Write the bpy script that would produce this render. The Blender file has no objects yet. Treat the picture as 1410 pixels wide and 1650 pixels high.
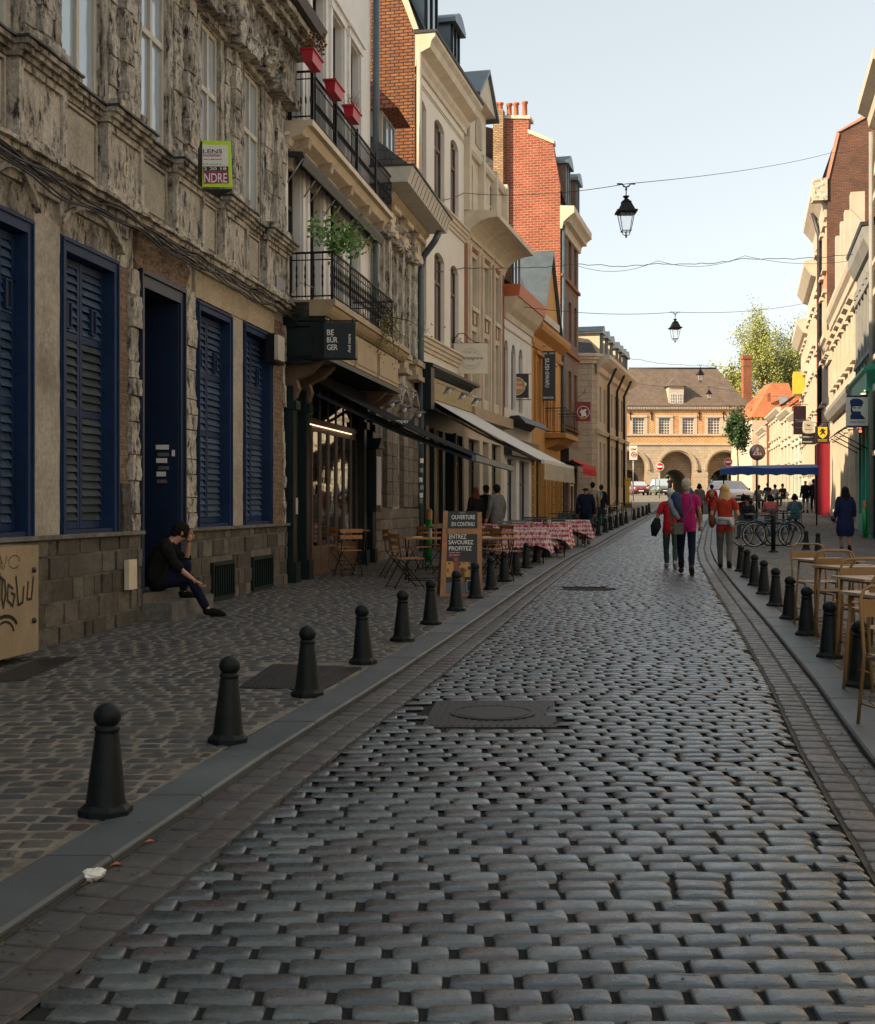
import bpy, bmesh, math, random
import numpy as np
from mathutils import Vector, Matrix, noise
random.seed(7)
rnd = random.Random(11)
R = math.radians
scene = bpy.context.scene
COL = scene.collection

# ---------------------------------------------------------------- camera, sky, sun, exposure
cam_d = bpy.data.cameras.new('camera'); cam = bpy.data.objects.new('camera', cam_d); COL.objects.link(cam)
cam.location = (0, 0, 1.5); cam.rotation_euler = (R(90), 0, 0)
cam_d.sensor_fit = 'HORIZONTAL'; cam_d.sensor_width = 36.0; cam_d.lens = 36*2000/1410
cam_d.shift_y = -11/1410; cam_d.clip_end = 3000; cam_d.clip_start = 0.1
scene.camera = cam
SUN_EL, SUN_AZ = R(29), R(66)          # azimuth measured from straight behind the camera towards the left
to_sun = Vector((-math.sin(SUN_AZ)*math.cos(SUN_EL), -math.cos(SUN_AZ)*math.cos(SUN_EL), math.sin(SUN_EL)))
world = bpy.data.worlds.new('World'); scene.world = world; world.use_nodes = True
wn = world.node_tree; wn.nodes.clear()
wo = wn.nodes.new('ShaderNodeOutputWorld'); bg = wn.nodes.new('ShaderNodeBackground'); sky = wn.nodes.new('ShaderNodeTexSky')
sky.sky_type = 'NISHITA'; sky.sun_disc = False; sky.sun_elevation = SUN_EL
sky.sun_rotation = math.atan2(to_sun.x, to_sun.y)
sky.air_density = 1.0; sky.dust_density = 1.2; sky.ozone_density = 1.0; sky.altitude = 30
bg.inputs['Strength'].default_value = 0.15
hs = wn.nodes.new('ShaderNodeHueSaturation'); hs.inputs['Saturation'].default_value = .32
gm = wn.nodes.new('ShaderNodeGamma'); gm.inputs['Gamma'].default_value = .55      # thin high haze evens out the sky
wn.links.new(sky.outputs[0], hs.inputs['Color']); wn.links.new(hs.outputs[0], gm.inputs[0]); wt = wn.nodes.new('ShaderNodeMix'); wt.data_type = 'RGBA'; wt.blend_type = 'MULTIPLY'; wt.inputs[0].default_value = 1; wt.inputs[7].default_value = (.88, .93, .93, 1)
wn.links.new(gm.outputs[0], wt.inputs[6]); wn.links.new(wt.outputs[2], bg.inputs[0]); wn.links.new(bg.outputs[0], wo.inputs[0])
sun_d = bpy.data.lights.new('sun', 'SUN'); sun = bpy.data.objects.new('sun', sun_d); COL.objects.link(sun)
sun_d.energy = 3.3; sun_d.angle = R(0.5); sun_d.color = (1.0, 0.76, 0.50)
sun.rotation_euler = to_sun.to_track_quat('Z', 'Y').to_euler()
scene.view_settings.view_transform = 'Standard'; scene.view_settings.look = 'None'
scene.view_settings.exposure = 1.6; scene.view_settings.gamma = 1.0; scene.view_settings.use_curve_mapping = False

# ---------------------------------------------------------------- terrain heights and pixel helpers (photo pixels, 1410 wide)
GZ = [(-60, -.3), (0, 0), (37, .31), (58, .83), (75, 1.4), (90, 1.8), (113, 2.3), (150, 2.8), (700, 3.4)]
def gz(Y):
    if Y <= GZ[0][0]: return GZ[0][1]
    for (a, b), (c, d) in zip(GZ, GZ[1:]):
        if Y <= c: return b + (d-b)*(Y-a)/(c-a)
    return GZ[-1][1]
XL = [(-60, -12.9), (0, -2.22), (4.18, -1.47), (7.3, -.93), (9.68, -.46), (14, .33), (20.2, 1.42), (28.3, 2.9), (34.6, 4.18), (46, 6.75), (60, 10.05), (150, 30.6), (700, 150)]
def xl(Y):
    for (a, b), (c, d) in zip(XL, XL[1:]):
        if Y <= c: return b + (d-b)*(Y-a)/(c-a)
    return XL[-1][1]
def xr(Y): return xl(Y) + 3.42
def G(px, py, dz=0.0):
    lo, hi = 2.0, 160.0
    for _ in range(60):
        m = (lo+hi)/2
        y = 814 + (1.5-gz(m)-dz)/m*2000
        if y > py: lo = m
        else: hi = m
    Y = (lo+hi)/2
    return Vector(((px-705)/2000*Y, Y, gz(Y)+dz))
def PX(px, py, Y): return Vector(((px-705)/2000*Y, Y, 1.5+(814-py)/2000*Y))

# ---------------------------------------------------------------- mesh builder
ORG = {}
class MB:
    def __init__(s): s.v = []; s.f = []; s.m = []; s.sm = []
    def add(s, vs, fs, mi=0, sm=False):
        b = len(s.v); s.v.extend([tuple(p) for p in vs])
        for f in fs: s.f.append([b+i for i in f]); s.m.append(mi); s.sm.append(sm)
    def poly(s, pts, mi=0): s.add(pts, [list(range(len(pts)))], mi)
    def box(s, o, a, b, c, mi=0):
        o, a, b, c = Vector(o), Vector(a), Vector(b), Vector(c)
        if a.cross(b).dot(c) < 0: a, b = b, a
        vs = [o, o+a, o+a+b, o+b, o+c, o+a+c, o+a+b+c, o+b+c]
        s.add(vs, [(0,3,2,1),(4,5,6,7),(0,1,5,4),(1,2,6,5),(2,3,7,6),(3,0,4,7)], mi)
    def cbox(s, c, sx, sy, sz, mi=0, rz=0):
        ca, sa = math.cos(rz), math.sin(rz)
        a = Vector((ca, sa, 0))*sx; b = Vector((-sa, ca, 0))*sy; d = Vector((0, 0, sz))
        s.box(Vector(c)-a/2-b/2-d/2, a, b, d, mi)
    def tube(s, pts, r, n=6, mi=0, cap=True, sm=True):
        pts = [Vector(p) for p in pts]; N = len(pts)
        rs = r if isinstance(r, (list, tuple)) else [r]*N
        vs = []; prev = None
        for i, p in enumerate(pts):
            t = (pts[min(i+1, N-1)] - pts[max(i-1, 0)])
            t = t.normalized() if t.length > 1e-9 else Vector((0, 0, 1))
            if prev is None:
                u = t.orthogonal().normalized()
            else:
                u = prev - t*prev.dot(t)
                u = u.normalized() if u.length > 1e-6 else t.orthogonal().normalized()
            prev = u; w = t.cross(u)
            for k in range(n):
                a = 2*math.pi*k/n
                vs.append(p + (u*math.cos(a) + w*math.sin(a))*rs[i])
        fs = []
        for i in range(N-1):
            for k in range(n):
                k2 = (k+1) % n
                fs.append((i*n+k, i*n+k2, (i+1)*n+k2, (i+1)*n+k))
        if cap: fs.append(tuple(range(n-1, -1, -1))); fs.append(tuple((N-1)*n+k for k in range(n)))
        s.add(vs, fs, mi, sm)
    def lathe(s, prof, c, n=12, mi=0, axis=None, sm=True):
        c = Vector(c)
        if axis is None: ax = Vector((0, 0, 1)); u = Vector((1, 0, 0))
        else: ax = Vector(axis).normalized(); u = ax.orthogonal().normalized()
        w = ax.cross(u); vs = []
        for r, z in prof:
            for k in range(n):
                a = 2*math.pi*k/n
                vs.append(c + ax*z + (u*math.cos(a)+w*math.sin(a))*max(r, 1e-4))
        fs = []
        for i in range(len(prof)-1):
            for k in range(n):
                k2 = (k+1) % n
                fs.append((i*n+k, i*n+k2, (i+1)*n+k2, (i+1)*n+k))
        s.add(vs, fs, mi, sm)
    def ell(s, c, rx, ry, rz, mi=0, n=10, m=7, M=None):
        c = Vector(c); vs = []; fs = []
        for j in range(m+1):
            th = math.pi*j/m
            for k in range(n):
                a = 2*math.pi*k/n
                p = Vector((rx*math.sin(th)*math.cos(a), ry*math.sin(th)*math.sin(a), rz*math.cos(th)))
                if M is not None: p = M @ p
                vs.append(c+p)
        for j in range(m):
            for k in range(n):
                k2 = (k+1) % n
                fs.append((j*n+k, (j+1)*n+k, (j+1)*n+k2, j*n+k2))
        s.add(vs, fs, mi, True)
    def prism(s, pts, off, mi=0):
        """polygon pts (list of vectors) extruded by vector off"""
        pts = [Vector(p) for p in pts]; off = Vector(off); n = len(pts)
        vs = pts + [p+off for p in pts]
        fs = [tuple(range(n-1, -1, -1)), tuple(range(n, 2*n))] + [(i, (i+1) % n, n+(i+1) % n, n+i) for i in range(n)]
        s.add(vs, fs, mi)

def setp(o, label=None, cat=None, group=None, kind=None):
    if label: o['label'] = label
    if cat: o['category'] = cat
    if group: o['group'] = group
    if kind: o['kind'] = kind
    return o
def empty(name, loc, label, cat, group=None, rz=0.0):
    o = bpy.data.objects.new(name, None); COL.objects.link(o); o.location = loc; o.rotation_euler = (0, 0, rz)
    o.empty_display_size = .2
    ORG[o.name] = Vector(loc) if rz == 0 else None
    return setp(o, label, cat, group)
def build_mesh(name, mb, mats, org=Vector((0, 0, 0)), uv=True):
    me = bpy.data.meshes.new(name)
    V = np.array([tuple(p) for p in mb.v], dtype=np.float64).reshape(-1, 3)
    O = np.array(tuple(org)); me.from_pydata((V-O).tolist(), [], mb.f)
    if not isinstance(mats, (list, tuple)): mats = [mats]
    for m in mats: me.materials.append(m)
    me.polygons.foreach_set('material_index', mb.m); me.polygons.foreach_set('use_smooth', mb.sm)
    if uv and len(me.loops):
        uvl = me.uv_layers.new(name='UVMap')
        nl = len(me.loops); li = np.empty(nl, dtype=np.int32); me.loops.foreach_get('vertex_index', li)
        npol = len(me.polygons); nr = np.empty(npol*3); me.polygons.foreach_get('normal', nr); nr = nr.reshape(-1, 3)
        tot = np.empty(npol, dtype=np.int32); me.polygons.foreach_get('loop_total', tot)
        nn = np.repeat(nr, tot, axis=0); P = V[li]
        h = np.hypot(nn[:, 0], nn[:, 1]); h2 = np.where(h < 1e-6, 1, h)
        tx = -nn[:, 1]/h2; ty = nn[:, 0]/h2
        flat = np.abs(nn[:, 2]) > .75
        u = np.where(flat, P[:, 0], P[:, 0]*tx+P[:, 1]*ty); v = np.where(flat, P[:, 1], P[:, 2])
        uvl.data.foreach_set('uv', np.stack([u, v], 1).ravel())
    me.update(); return me
def mk(name, mb, mats, parent=None, label=None, cat=None, group=None, kind=None, org=None, uv=True):
    if parent is not None:
        og = ORG.get(parent.name)
        og = Vector((0, 0, 0)) if og is None else og
    else: og = Vector(org) if org is not None else Vector((0, 0, 0))
    me = build_mesh(name, mb, mats, og, uv)
    o = bpy.data.objects.new(name, me); COL.objects.link(o)
    if parent is not None: o.parent = parent; ORG[o.name] = ORG.get(parent.name)
    else: o.location = og; ORG[o.name] = og
    return setp(o, label, cat, group, kind)
def copy_thing(src, loc, rz, label=None, group=None):
    r = src.copy(); COL.objects.link(r); r.location = loc; r.rotation_euler = (0, 0, rz)
    if label: r['label'] = label
    if group: r['group'] = group
    for ch in list(src.children):
        c = ch.copy(); COL.objects.link(c); c.parent = r
        for g in ch.children:
            d = g.copy(); COL.objects.link(d); d.parent = c
    return r

# ---------------------------------------------------------------- materials
MC = {}
def nodes(m):
    m.use_nodes = True; nt = m.node_tree; nt.nodes.clear()
    out = nt.nodes.new('ShaderNodeOutputMaterial'); b = nt.nodes.new('ShaderNodeBsdfPrincipled')
    nt.links.new(b.outputs[0], out.inputs[0]); return nt, b
def N(nt, t, **kw):
    n = nt.nodes.new(t)
    for k, v in kw.items():
        if k in n.inputs.keys(): n.inputs[k].default_value = v
        else: setattr(n, k, v)
    return n
def ramp(nt, fac, stops):
    r = nt.nodes.new('ShaderNodeValToRGB'); e = r.color_ramp.elements
    while len(e) < len(stops): e.new(.5)
    for i, (p, c) in enumerate(stops):
        e[i].position = p; e[i].color = (c[0], c[1], c[2], 1) if isinstance(c, (tuple, list)) else (c, c, c, 1)
    nt.links.new(fac, r.inputs[0]); return r.outputs[0]
def mul(nt, a, b, fac=1.0, mode='MULTIPLY'):
    m = nt.nodes.new('ShaderNodeMix'); m.data_type = 'RGBA'; m.blend_type = mode
    m.inputs[0].default_value = fac if not hasattr(fac, 'links') else 1
    if hasattr(fac, 'links'): nt.links.new(fac, m.inputs[0])
    for s, x in ((6, a), (7, b)):
        if hasattr(x, 'links'): nt.links.new(x, m.inputs[s])
        else: m.inputs[s].default_value = (x[0], x[1], x[2], 1)
    return m.outputs[2]
def coords(nt, kind='Object', sc=(1, 1, 1)):
    tc = nt.nodes.new('ShaderNodeTexCoord'); mp = nt.nodes.new('ShaderNodeMapping'); mp.inputs['Scale'].default_value = sc
    nt.links.new(tc.outputs[kind], mp.inputs[0]); return mp.outputs[0]
def noise_t(nt, vec, scale, detail=4, rough=.6):
    n = nt.nodes.new('ShaderNodeTexNoise'); n.inputs['Scale'].default_value = scale
    n.inputs['Detail'].default_value = detail; n.inputs['Roughness'].default_value = rough
    nt.links.new(vec, n.inputs['Vector']); return n.outputs[0]
def bump(nt, b, h, strength, dist=.02, prev=None):
    bp = nt.nodes.new('ShaderNodeBump'); bp.inputs['Strength'].default_value = strength; bp.inputs['Distance'].default_value = dist
    nt.links.new(h, bp.inputs['Height'])
    if prev is not None: nt.links.new(prev, bp.inputs['Normal'])
    nt.links.new(bp.outputs[0], b.inputs['Normal']); return bp.outputs[0]
def M(name, c, rough=.7, metal=0.0, var=.25, vs=3.0, bmp=.15, bs=40, grime=0.0, gcol=(.03, .028, .025), coat=0.0, spec=.5, objvar=0.0):
    if name in MC: return MC[name]
    m = bpy.data.materials.new(name); nt, b = nodes(m); MC[name] = m
    b.inputs['Roughness'].default_value = rough; b.inputs['Metallic'].default_value = metal
    b.inputs['Coat Weight'].default_value = coat; b.inputs['Specular IOR Level'].default_value = spec
    vec = coords(nt); col = None
    n1 = noise_t(nt, vec, vs, 5, .65)
    v = ramp(nt, n1, [(.25, 1-var), (.75, 1+var*.35)])
    col = mul(nt, c, v)
    if grime > 0:
        v2 = coords(nt, 'Object', (1, 1, .22)); n2 = noise_t(nt, v2, 2.2, 6, .7)
        g = ramp(nt, n2, [(.42, 0.0), (.42+.28/max(grime, .2), 1.0)])
        gm = N(nt, 'ShaderNodeMath', operation='MULTIPLY'); gm.inputs[1].default_value = min(grime, .95)
        nt.links.new(g, gm.inputs[0]); col = mul(nt, col, gcol, gm.outputs[0], 'MIX')
    if objvar > 0:
        oi = nt.nodes.new('ShaderNodeObjectInfo'); r = ramp(nt, oi.outputs['Random'], [(0, 1-objvar), (1, 1+objvar*.4)])
        col = mul(nt, col, r)
    nt.links.new(col, b.inputs['Base Color'])
    if bmp > 0:
        n3 = noise_t(nt, vec, bs, 5, .7); bump(nt, b, n3, bmp, .02)
    return m
def M_brick(name, c1, c2, mortar, bw=.22, bh=.065, ms=.012, rough=.85, stain=.4, bmp=.6, spots=None):
    if name in MC: return MC[name]
    m = bpy.data.materials.new(name); nt, b = nodes(m); MC[name] = m
    vec = coords(nt, 'UV'); b.inputs['Roughness'].default_value = rough
    nz = nt.nodes.new('ShaderNodeTexNoise'); nz.inputs['Scale'].default_value = 6; nt.links.new(vec, nz.inputs['Vector'])
    mx = nt.nodes.new('ShaderNodeMix'); mx.data_type = 'VECTOR'; mx.inputs[0].default_value = .012
    nt.links.new(vec, mx.inputs[4]); nt.links.new(nz.outputs[1], mx.inputs[5])
    br = nt.nodes.new('ShaderNodeTexBrick'); nt.links.new(mx.outputs[1], br.inputs['Vector'])
    br.inputs['Color1'].default_value = (*c1, 1); br.inputs['Color2'].default_value = (*c2, 1); br.inputs['Mortar'].default_value = (*mortar, 1)
    br.inputs['Scale'].default_value = 1; br.inputs['Brick Width'].default_value = bw; br.inputs['Row Height'].default_value = bh
    br.inputs['Mortar Size'].default_value = ms; br.inputs['Mortar Smooth'].default_value = .3; br.inputs['Bias'].default_value = -.1
    n1 = noise_t(nt, vec, .9, 6, .7); v = ramp(nt, n1, [(.3, 1-stain), (.7, 1.1)])
    col = mul(nt, br.outputs[0], v)
    n2 = noise_t(nt, vec, 14, 3, .6); col = mul(nt, col, ramp(nt, n2, [(.2, .65), (.8, 1.2)]))
    nt.links.new(col, b.inputs['Base Color'])
    inv = N(nt, 'ShaderNodeMath', operation='SUBTRACT'); inv.inputs[0].default_value = 1; nt.links.new(br.outputs['Fac'], inv.inputs[1])
    p = bump(nt, b, inv.outputs[0], bmp, .012); bump(nt, b, noise_t(nt, vec, 50, 4), .25, .01, p)
    return m
def M_two(name, ca, cb, scale=3, lo=.4, hi=.6, rough=.85, bmp=.5, bs=12, stretch=(1, 1, 1), cc=None, det=8, objvar=0.0, bdist=.03):
    """patchy weathered surface: two (or three) own colours broken up by noise"""
    if name in MC: return MC[name]
    m = bpy.data.materials.new(name); nt, b = nodes(m); MC[name] = m
    b.inputs['Roughness'].default_value = rough
    vec = coords(nt, 'Object', stretch)
    n = noise_t(nt, vec, scale, det, .72)
    col = ramp(nt, n, [(lo, ca), (hi, cb)])
    if cc is not None:
        n2 = noise_t(nt, coords(nt, 'Object', (1.3, 1.1, .5)), scale*2.7, 6, .75)
        col = mul(nt, col, cc, ramp(nt, n2, [(.50, 0.0), (.62, 1.0)]), 'MIX')
    n4 = noise_t(nt, coords(nt), 22, 4, .7); col = mul(nt, col, ramp(nt, n4, [(.25, .62), (.7, 1.15)]))
    if objvar:
        oi = nt.nodes.new('ShaderNodeObjectInfo'); col = mul(nt, col, ramp(nt, oi.outputs['Random'], [(0, 1-objvar), (1, 1.1)]))
    nt.links.new(col, b.inputs['Base Color'])
    n3 = noise_t(nt, coords(nt), bs, 8, .75); bump(nt, b, n3, bmp, bdist)
    return m
def M_stone(name, ca, cb, cc, rough=.5, bmp=.5, bs=60, spec=.5):
    """paving stones: colour picked per stone (mesh attribute plus object random)"""
    if name in MC: return MC[name]
    m = bpy.data.materials.new(name); nt, b = nodes(m); MC[name] = m
    at = nt.nodes.new('ShaderNodeAttribute'); at.attribute_name = 'tone'
    oi = nt.nodes.new('ShaderNodeObjectInfo'); ad = N(nt, 'ShaderNodeMath', operation='ADD'); fr = N(nt, 'ShaderNodeMath', operation='FRACT')
    nt.links.new(at.outputs['Fac'], ad.inputs[0]); nt.links.new(oi.outputs['Random'], ad.inputs[1]); nt.links.new(ad.outputs[0], fr.inputs[0])
    col = ramp(nt, fr.outputs[0], [(0, ca), (.34, cb), (.6, ca), (.8, cc), (1, cb)])
    geo = nt.nodes.new('ShaderNodeNewGeometry')
    n1 = noise_t(nt, geo.outputs['Position'], 1.3, 5, .65); col = mul(nt, col, ramp(nt, n1, [(.3, .7), (.7, 1.2)]))
    n2 = noise_t(nt, geo.outputs['Position'], 30, 5, .7); col = mul(nt, col, ramp(nt, n2, [(.25, .7), (.75, 1.2)]))
    nt.links.new(col, b.inputs['Base Color'])
    rg = ramp(nt, noise_t(nt, geo.outputs['Position'], 14, 4, .7), [(.3, max(rough-.12, .05)), (.7, rough+.15)])
    nt.links.new(rg, b.inputs['Roughness']); b.inputs['Specular IOR Level'].default_value = spec
    n3 = noise_t(nt, geo.outputs['Position'], bs, 5, .7); bump(nt, b, n3, bmp, .006)
    return m
def M_check(name, c1, c2, size=.045):
    m = bpy.data.materials.new(name); nt, b = nodes(m); b.inputs['Roughness'].default_value = .9
    sep = nt.nodes.new('ShaderNodeSeparateXYZ'); nt.links.new(coords(nt, 'UV', (1/size, 1/size, 1)), sep.inputs[0])
    s = []
    for i in (0, 1):
        h = N(nt, 'ShaderNodeMath', operation='MULTIPLY'); h.inputs[1].default_value = .5; nt.links.new(sep.outputs[i], h.inputs[0])
        f = N(nt, 'ShaderNodeMath', operation='FRACT'); nt.links.new(h.outputs[0], f.inputs[0])
        g = N(nt, 'ShaderNodeMath', operation='GREATER_THAN'); g.inputs[1].default_value = .5; nt.links.new(f.outputs[0], g.inputs[0]); s.append(g)
    a = N(nt, 'ShaderNodeMath', operation='ADD'); nt.links.new(s[0].outputs[0], a.inputs[0]); nt.links.new(s[1].outputs[0], a.inputs[1])
    d = N(nt, 'ShaderNodeMath', operation='MULTIPLY'); d.inputs[1].default_value = .5; nt.links.new(a.outputs[0], d.inputs[0])
    nt.links.new(ramp(nt, d.outputs[0], [(0, c1), (1, c2)]), b.inputs['Base Color']); return m
def M_glass(name, c=(.02, .025, .03), rough=.06):
    if name in MC: return MC[name]
    m = bpy.data.materials.new(name); nt, b = nodes(m); MC[name] = m
    b.inputs['Base Color'].default_value = (*c, 1); b.inputs['Roughness'].default_value = rough; b.inputs['Specular IOR Level'].default_value = .8
    b.inputs['Coat Weight'].default_value = .6; b.inputs['Coat Roughness'].default_value = .02
    bump(nt, b, noise_t(nt, coords(nt), 1.6, 2), .06, .05); return m
def M_emit(name, c, s):
    m = bpy.data.materials.new(name); nt, b = nodes(m)
    b.inputs['Base Color'].default_value = (*c, 1); b.inputs['Emission Color'].default_value = (*c, 1); b.inputs['Emission Strength'].default_value = s
    return m
def flat(name, c, rough=.6, **k): return M(name, c, rough, var=.08, bmp=.03, **k)

# ---------------------------------------------------------------- facade frame
class Fac:
    def __init__(s, X, Y, slope, side=1):
        s.P = Vector((X, Y)); s.d = Vector((slope, 1)).normalized()
        s.n = Vector((s.d.y, -s.d.x))*side; s.side = side
    def pt(s, u, n, z):
        p = s.P + s.d*u + s.n*n; return Vector((p.x, p.y, z))
    def u(s, px, n=0.0):
        k = (px-705)/2000; q = s.P + s.n*n
        return (k*q.y - q.x)/(s.d.x - k*s.d.y)
    def z(s, px, py, n=0.0):
        return 1.5 + (814-py)/2000*s.pt(s.u(px, n), n, 0).y
    def box(s, mb, u0, u1, n0, n1, z0, z1, mi=0):
        o = s.pt(u0, n0, z0)
        mb.box(o, s.pt(u1, n0, z0)-o, s.pt(u0, n1, z0)-o, Vector((0, 0, z1-z0)), mi)
    def prof(s, mb, u0, u1, pf, mi=0, dz=0.0):
        a = [s.pt(u0, n, z) for n, z in pf]; b = [s.pt(u1, n, z+dz) for n, z in pf]; k = len(pf)
        fs = [tuple(range(k)), tuple(range(2*k-1, k-1, -1))] + [(i, (i+1) % k, k+(i+1) % k, k+i) for i in range(k)]
        mb.add(a+b, fs, mi)
    def wall(s, mb, u0, u1, z0, z1, holes=(), reveal=.2, n=0.0, mi=0, mr=None):
        mr = mi if mr is None else mr
        us = sorted({u0, u1, *[h[0] for h in holes], *[h[1] for h in holes]}); us = [u for u in us if u0-1e-6 <= u <= u1+1e-6]
        zs = sorted({z0, z1, *[h[2] for h in holes], *[h[3] for h in holes]}); zs = [z for z in zs if z0-1e-6 <= z <= z1+1e-6]
        for a, b in zip(us, us[1:]):
            for c, d in zip(zs, zs[1:]):
                mu, mz = (a+b)/2, (c+d)/2
                if any(h[0] < mu < h[1] and h[2] < mz < h[3] for h in holes): continue
                mb.poly([s.pt(a, n, c), s.pt(b, n, c), s.pt(b, n, d), s.pt(a, n, d)], mi)
        for h in holes:
            a, b, c, d = h[:4]
            for q in (((a, c), (a, d)), ((b, d), (b, c)), ((a, d), (b, d)), ((b, c), (a, c))):
                (ua, za), (ub, zb) = q
                mb.poly([s.pt(ua, n, za), s.pt(ub, n, zb), s.pt(ub, n-reveal, zb), s.pt(ua, n-reveal, za)], mr)
def window(F, par, a, b, c, d, nb, fm, gm, cols=2, rows=(.3,), fw=.055, single=False, bars=0, name='window', curtain=None):
    """casement set back at depth nb: frame part with pane sub-parts"""
    mb = MB(); t = .05
    F.box(mb, a, a+fw, nb-t, nb, c, d); F.box(mb, b-fw, b, nb-t, nb, c, d)
    F.box(mb, a+fw, b-fw, nb-t, nb, c, c+fw); F.box(mb, a+fw, b-fw, nb-t, nb, d-fw, d)
    ys = [c+fw] ; hs = [d-fw-r*(d-c) for r in rows]
    for h in sorted(hs): F.box(mb, a+fw, b-fw, nb-t, nb+.012, h-fw*.6, h+fw*.6)
    for k in range(1, cols):
        u = a+(b-a)*k/cols; F.box(mb, u-fw*.55, u+fw*.55, nb-t, nb+.006, c+fw+.001, d-fw-.001)
    for k in range(bars):
        z = c+(d-c)*(k+1)/(bars+1); F.box(mb, a+fw, b-fw, nb-t*.6, nb-.008, z-.012, z+.012)
    w = mk(name, mb, fm, par)
    zs = [c+fw*.5]+sorted(hs)+[d-fw*.5]
    if single:
        g = MB(); g.poly([F.pt(a, nb-.03, c), F.pt(b, nb-.03, c), F.pt(b, nb-.03, d), F.pt(a, nb-.03, d)]); mk('pane', g, gm, w)
    else:
        for k in range(cols):
            ua, ub = a+(b-a)*k/cols, a+(b-a)*(k+1)/cols
            for z0, z1 in zip(zs, zs[1:]):
                g = MB(); j = rnd.uniform(-.004, .004)
                g.poly([F.pt(ua+.01, nb-.03+j, z0), F.pt(ub-.01, nb-.03-j, z0), F.pt(ub-.01, nb-.03, z1), F.pt(ua+.01, nb-.03, z1)])
                mk('pane', g, gm, w)
    return w
def rough(mb, F, u0, u1, n0, n1, z0, z1, amp=.02, cell=.09, mi=0, freq=5.0, seed=0.0):
    """weather-worn block: front and two sides tessellated and pushed about by noise"""
    nu = max(1, round((u1-u0)/cell)); nz = max(1, round((z1-z0)/cell)); nn = max(1, round((n1-n0)/cell))
    path = [(u0, n0+(n1-n0)*i/nn) for i in range(nn)] + [(u0+(u1-u0)*i/nu, n1) for i in range(nu+1)] + [(u1, n1-(n1-n0)*(i+1)/nn) for i in range(nn)]
    vs = []; k = len(path)
    for j in range(nz+1):
        z = z0+(z1-z0)*j/nz
        for u, n in path:
            p = F.pt(u, n, z); q = p*freq+Vector((seed, 0, 0))
            a = noise.fractal(q, .8, 2.2, 4)*amp
            b = noise.noise(q*1.7+Vector((9, 3, 1)))*amp*.6 if n > n0+1e-6 else 0
            fn = F.n*(a if n > n0+1e-6 else 0); du = F.d*b
            zz = noise.noise(q*1.3)*amp*.5 if 0 < j < nz else 0
            vs.append(Vector((p.x+fn.x+du.x, p.y+fn.y+du.y, z+zz)))
    fs = [(j*k+i, j*k+i+1, (j+1)*k+i+1, (j+1)*k+i) for j in range(nz) for i in range(k-1)]
    fs.append(tuple(nz*k+i for i in range(k))); fs.append(tuple(i for i in range(k-1, -1, -1)))
    mb.add(vs, fs, mi)

# ---------------------------------------------------------------- text
TXT = {}
def text_geo(s):
    if s in TXT: return TXT[s]
    cu = bpy.data.curves.new('t', 'FONT'); cu.body = s; cu.resolution_u = 3; cu.offset = .012
    o = bpy.data.objects.new('t', cu); COL.objects.link(o)
    dg = bpy.context.evaluated_depsgraph_get(); dg.update(); me = bpy.data.meshes.new_from_object(o.evaluated_get(dg))
    v = [tuple(x.co) for x in me.vertices]; f = [tuple(p.vertices) for p in me.polygons]
    bpy.data.objects.remove(o); bpy.data.curves.remove(cu); bpy.data.meshes.remove(me)
    TXT[s] = (v, f); return TXT[s]
def text(mb, s, o, right, up, w, h, mi=0, shear=0.0):
    """fit string s into w x h with lower left corner o"""
    v, f = text_geo(s); xs = [p[0] for p in v]; ys = [p[1] for p in v]
    x0, x1, y0, y1 = min(xs), max(xs), min(ys), max(ys); o = Vector(o); right = Vector(right).normalized(); up = Vector(up).normalized()
    vs = []
    for p in v:
        a = (p[0]-x0)/(x1-x0); b = (p[1]-y0)/max(y1-y0, 1e-5)
        vs.append(o+right*(a*w+shear*b*h)+up*(b*h))
    mb.add(vs, f, mi)
def disc(mb, c, r, right, up, mi=0, n=24, r2=None, off=0.0):
    c = Vector(c); right = Vector(right).normalized(); up = Vector(up).normalized(); nn = right.cross(up)
    ry = r if r2 is None else r2
    mb.poly([c+nn*off+right*(math.cos(2*math.pi*k/n)*r)+up*(math.sin(2*math.pi*k/n)*ry) for k in range(n)], mi)
def ring(mb, c, r, t, right, up, mi=0, n=28, off=0.0):
    c = Vector(c); right = Vector(right).normalized(); up = Vector(up).normalized(); c = c+right.cross(up)*off
    for k in range(n):
        a, b = 2*math.pi*k/n, 2*math.pi*(k+1)/n
        e = lambda q, rr: c+right*(math.cos(q)*rr)+up*(math.sin(q)*rr)
        mb.poly([e(a, r-t), e(b, r-t), e(b, r), e(a, r)], mi)
# ---------------------------------------------------------------- material palette
m_joint = M('joint_dirt', (.009, .009, .009), .95, bmp=.5, bs=60, vs=2)
m_sand = M_two('joint_sand', (.27, .24, .185), (.13, .115, .09), 2.5, .35, .65, bmp=.4, bs=80)
m_sand2 = M_two('gutter_sand', (.105, .09, .07), (.05, .043, .035), 2.5, .35, .65, bmp=.4, bs=80)
m_slatfade = M('faded_slat_paint', (.055, .075, .085), .75, spec=.25, var=.5, vs=7, bmp=.4, bs=70, grime=.5, gcol=(.11, .115, .11), objvar=.3)
m_far = M_two('far_paving', (.10, .095, .085), (.05, .05, .05), 3, bmp=.3)
m_cob = M_stone('road_cobble', (.022, .033, .038), (.092, .113, .117), (.056, .048, .051), .27, .28, 60, .9)
m_set = M_stone('pavement_sett', (.055, .062, .066), (.115, .104, .088), (.080, .060, .057), .6, .9, 60, .35)
m_gut = M_stone('gutter_sett', (.068, .072, .072), (.098, .094, .088), (.074, .060, .062), .42, .6, 80, .4)
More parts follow.
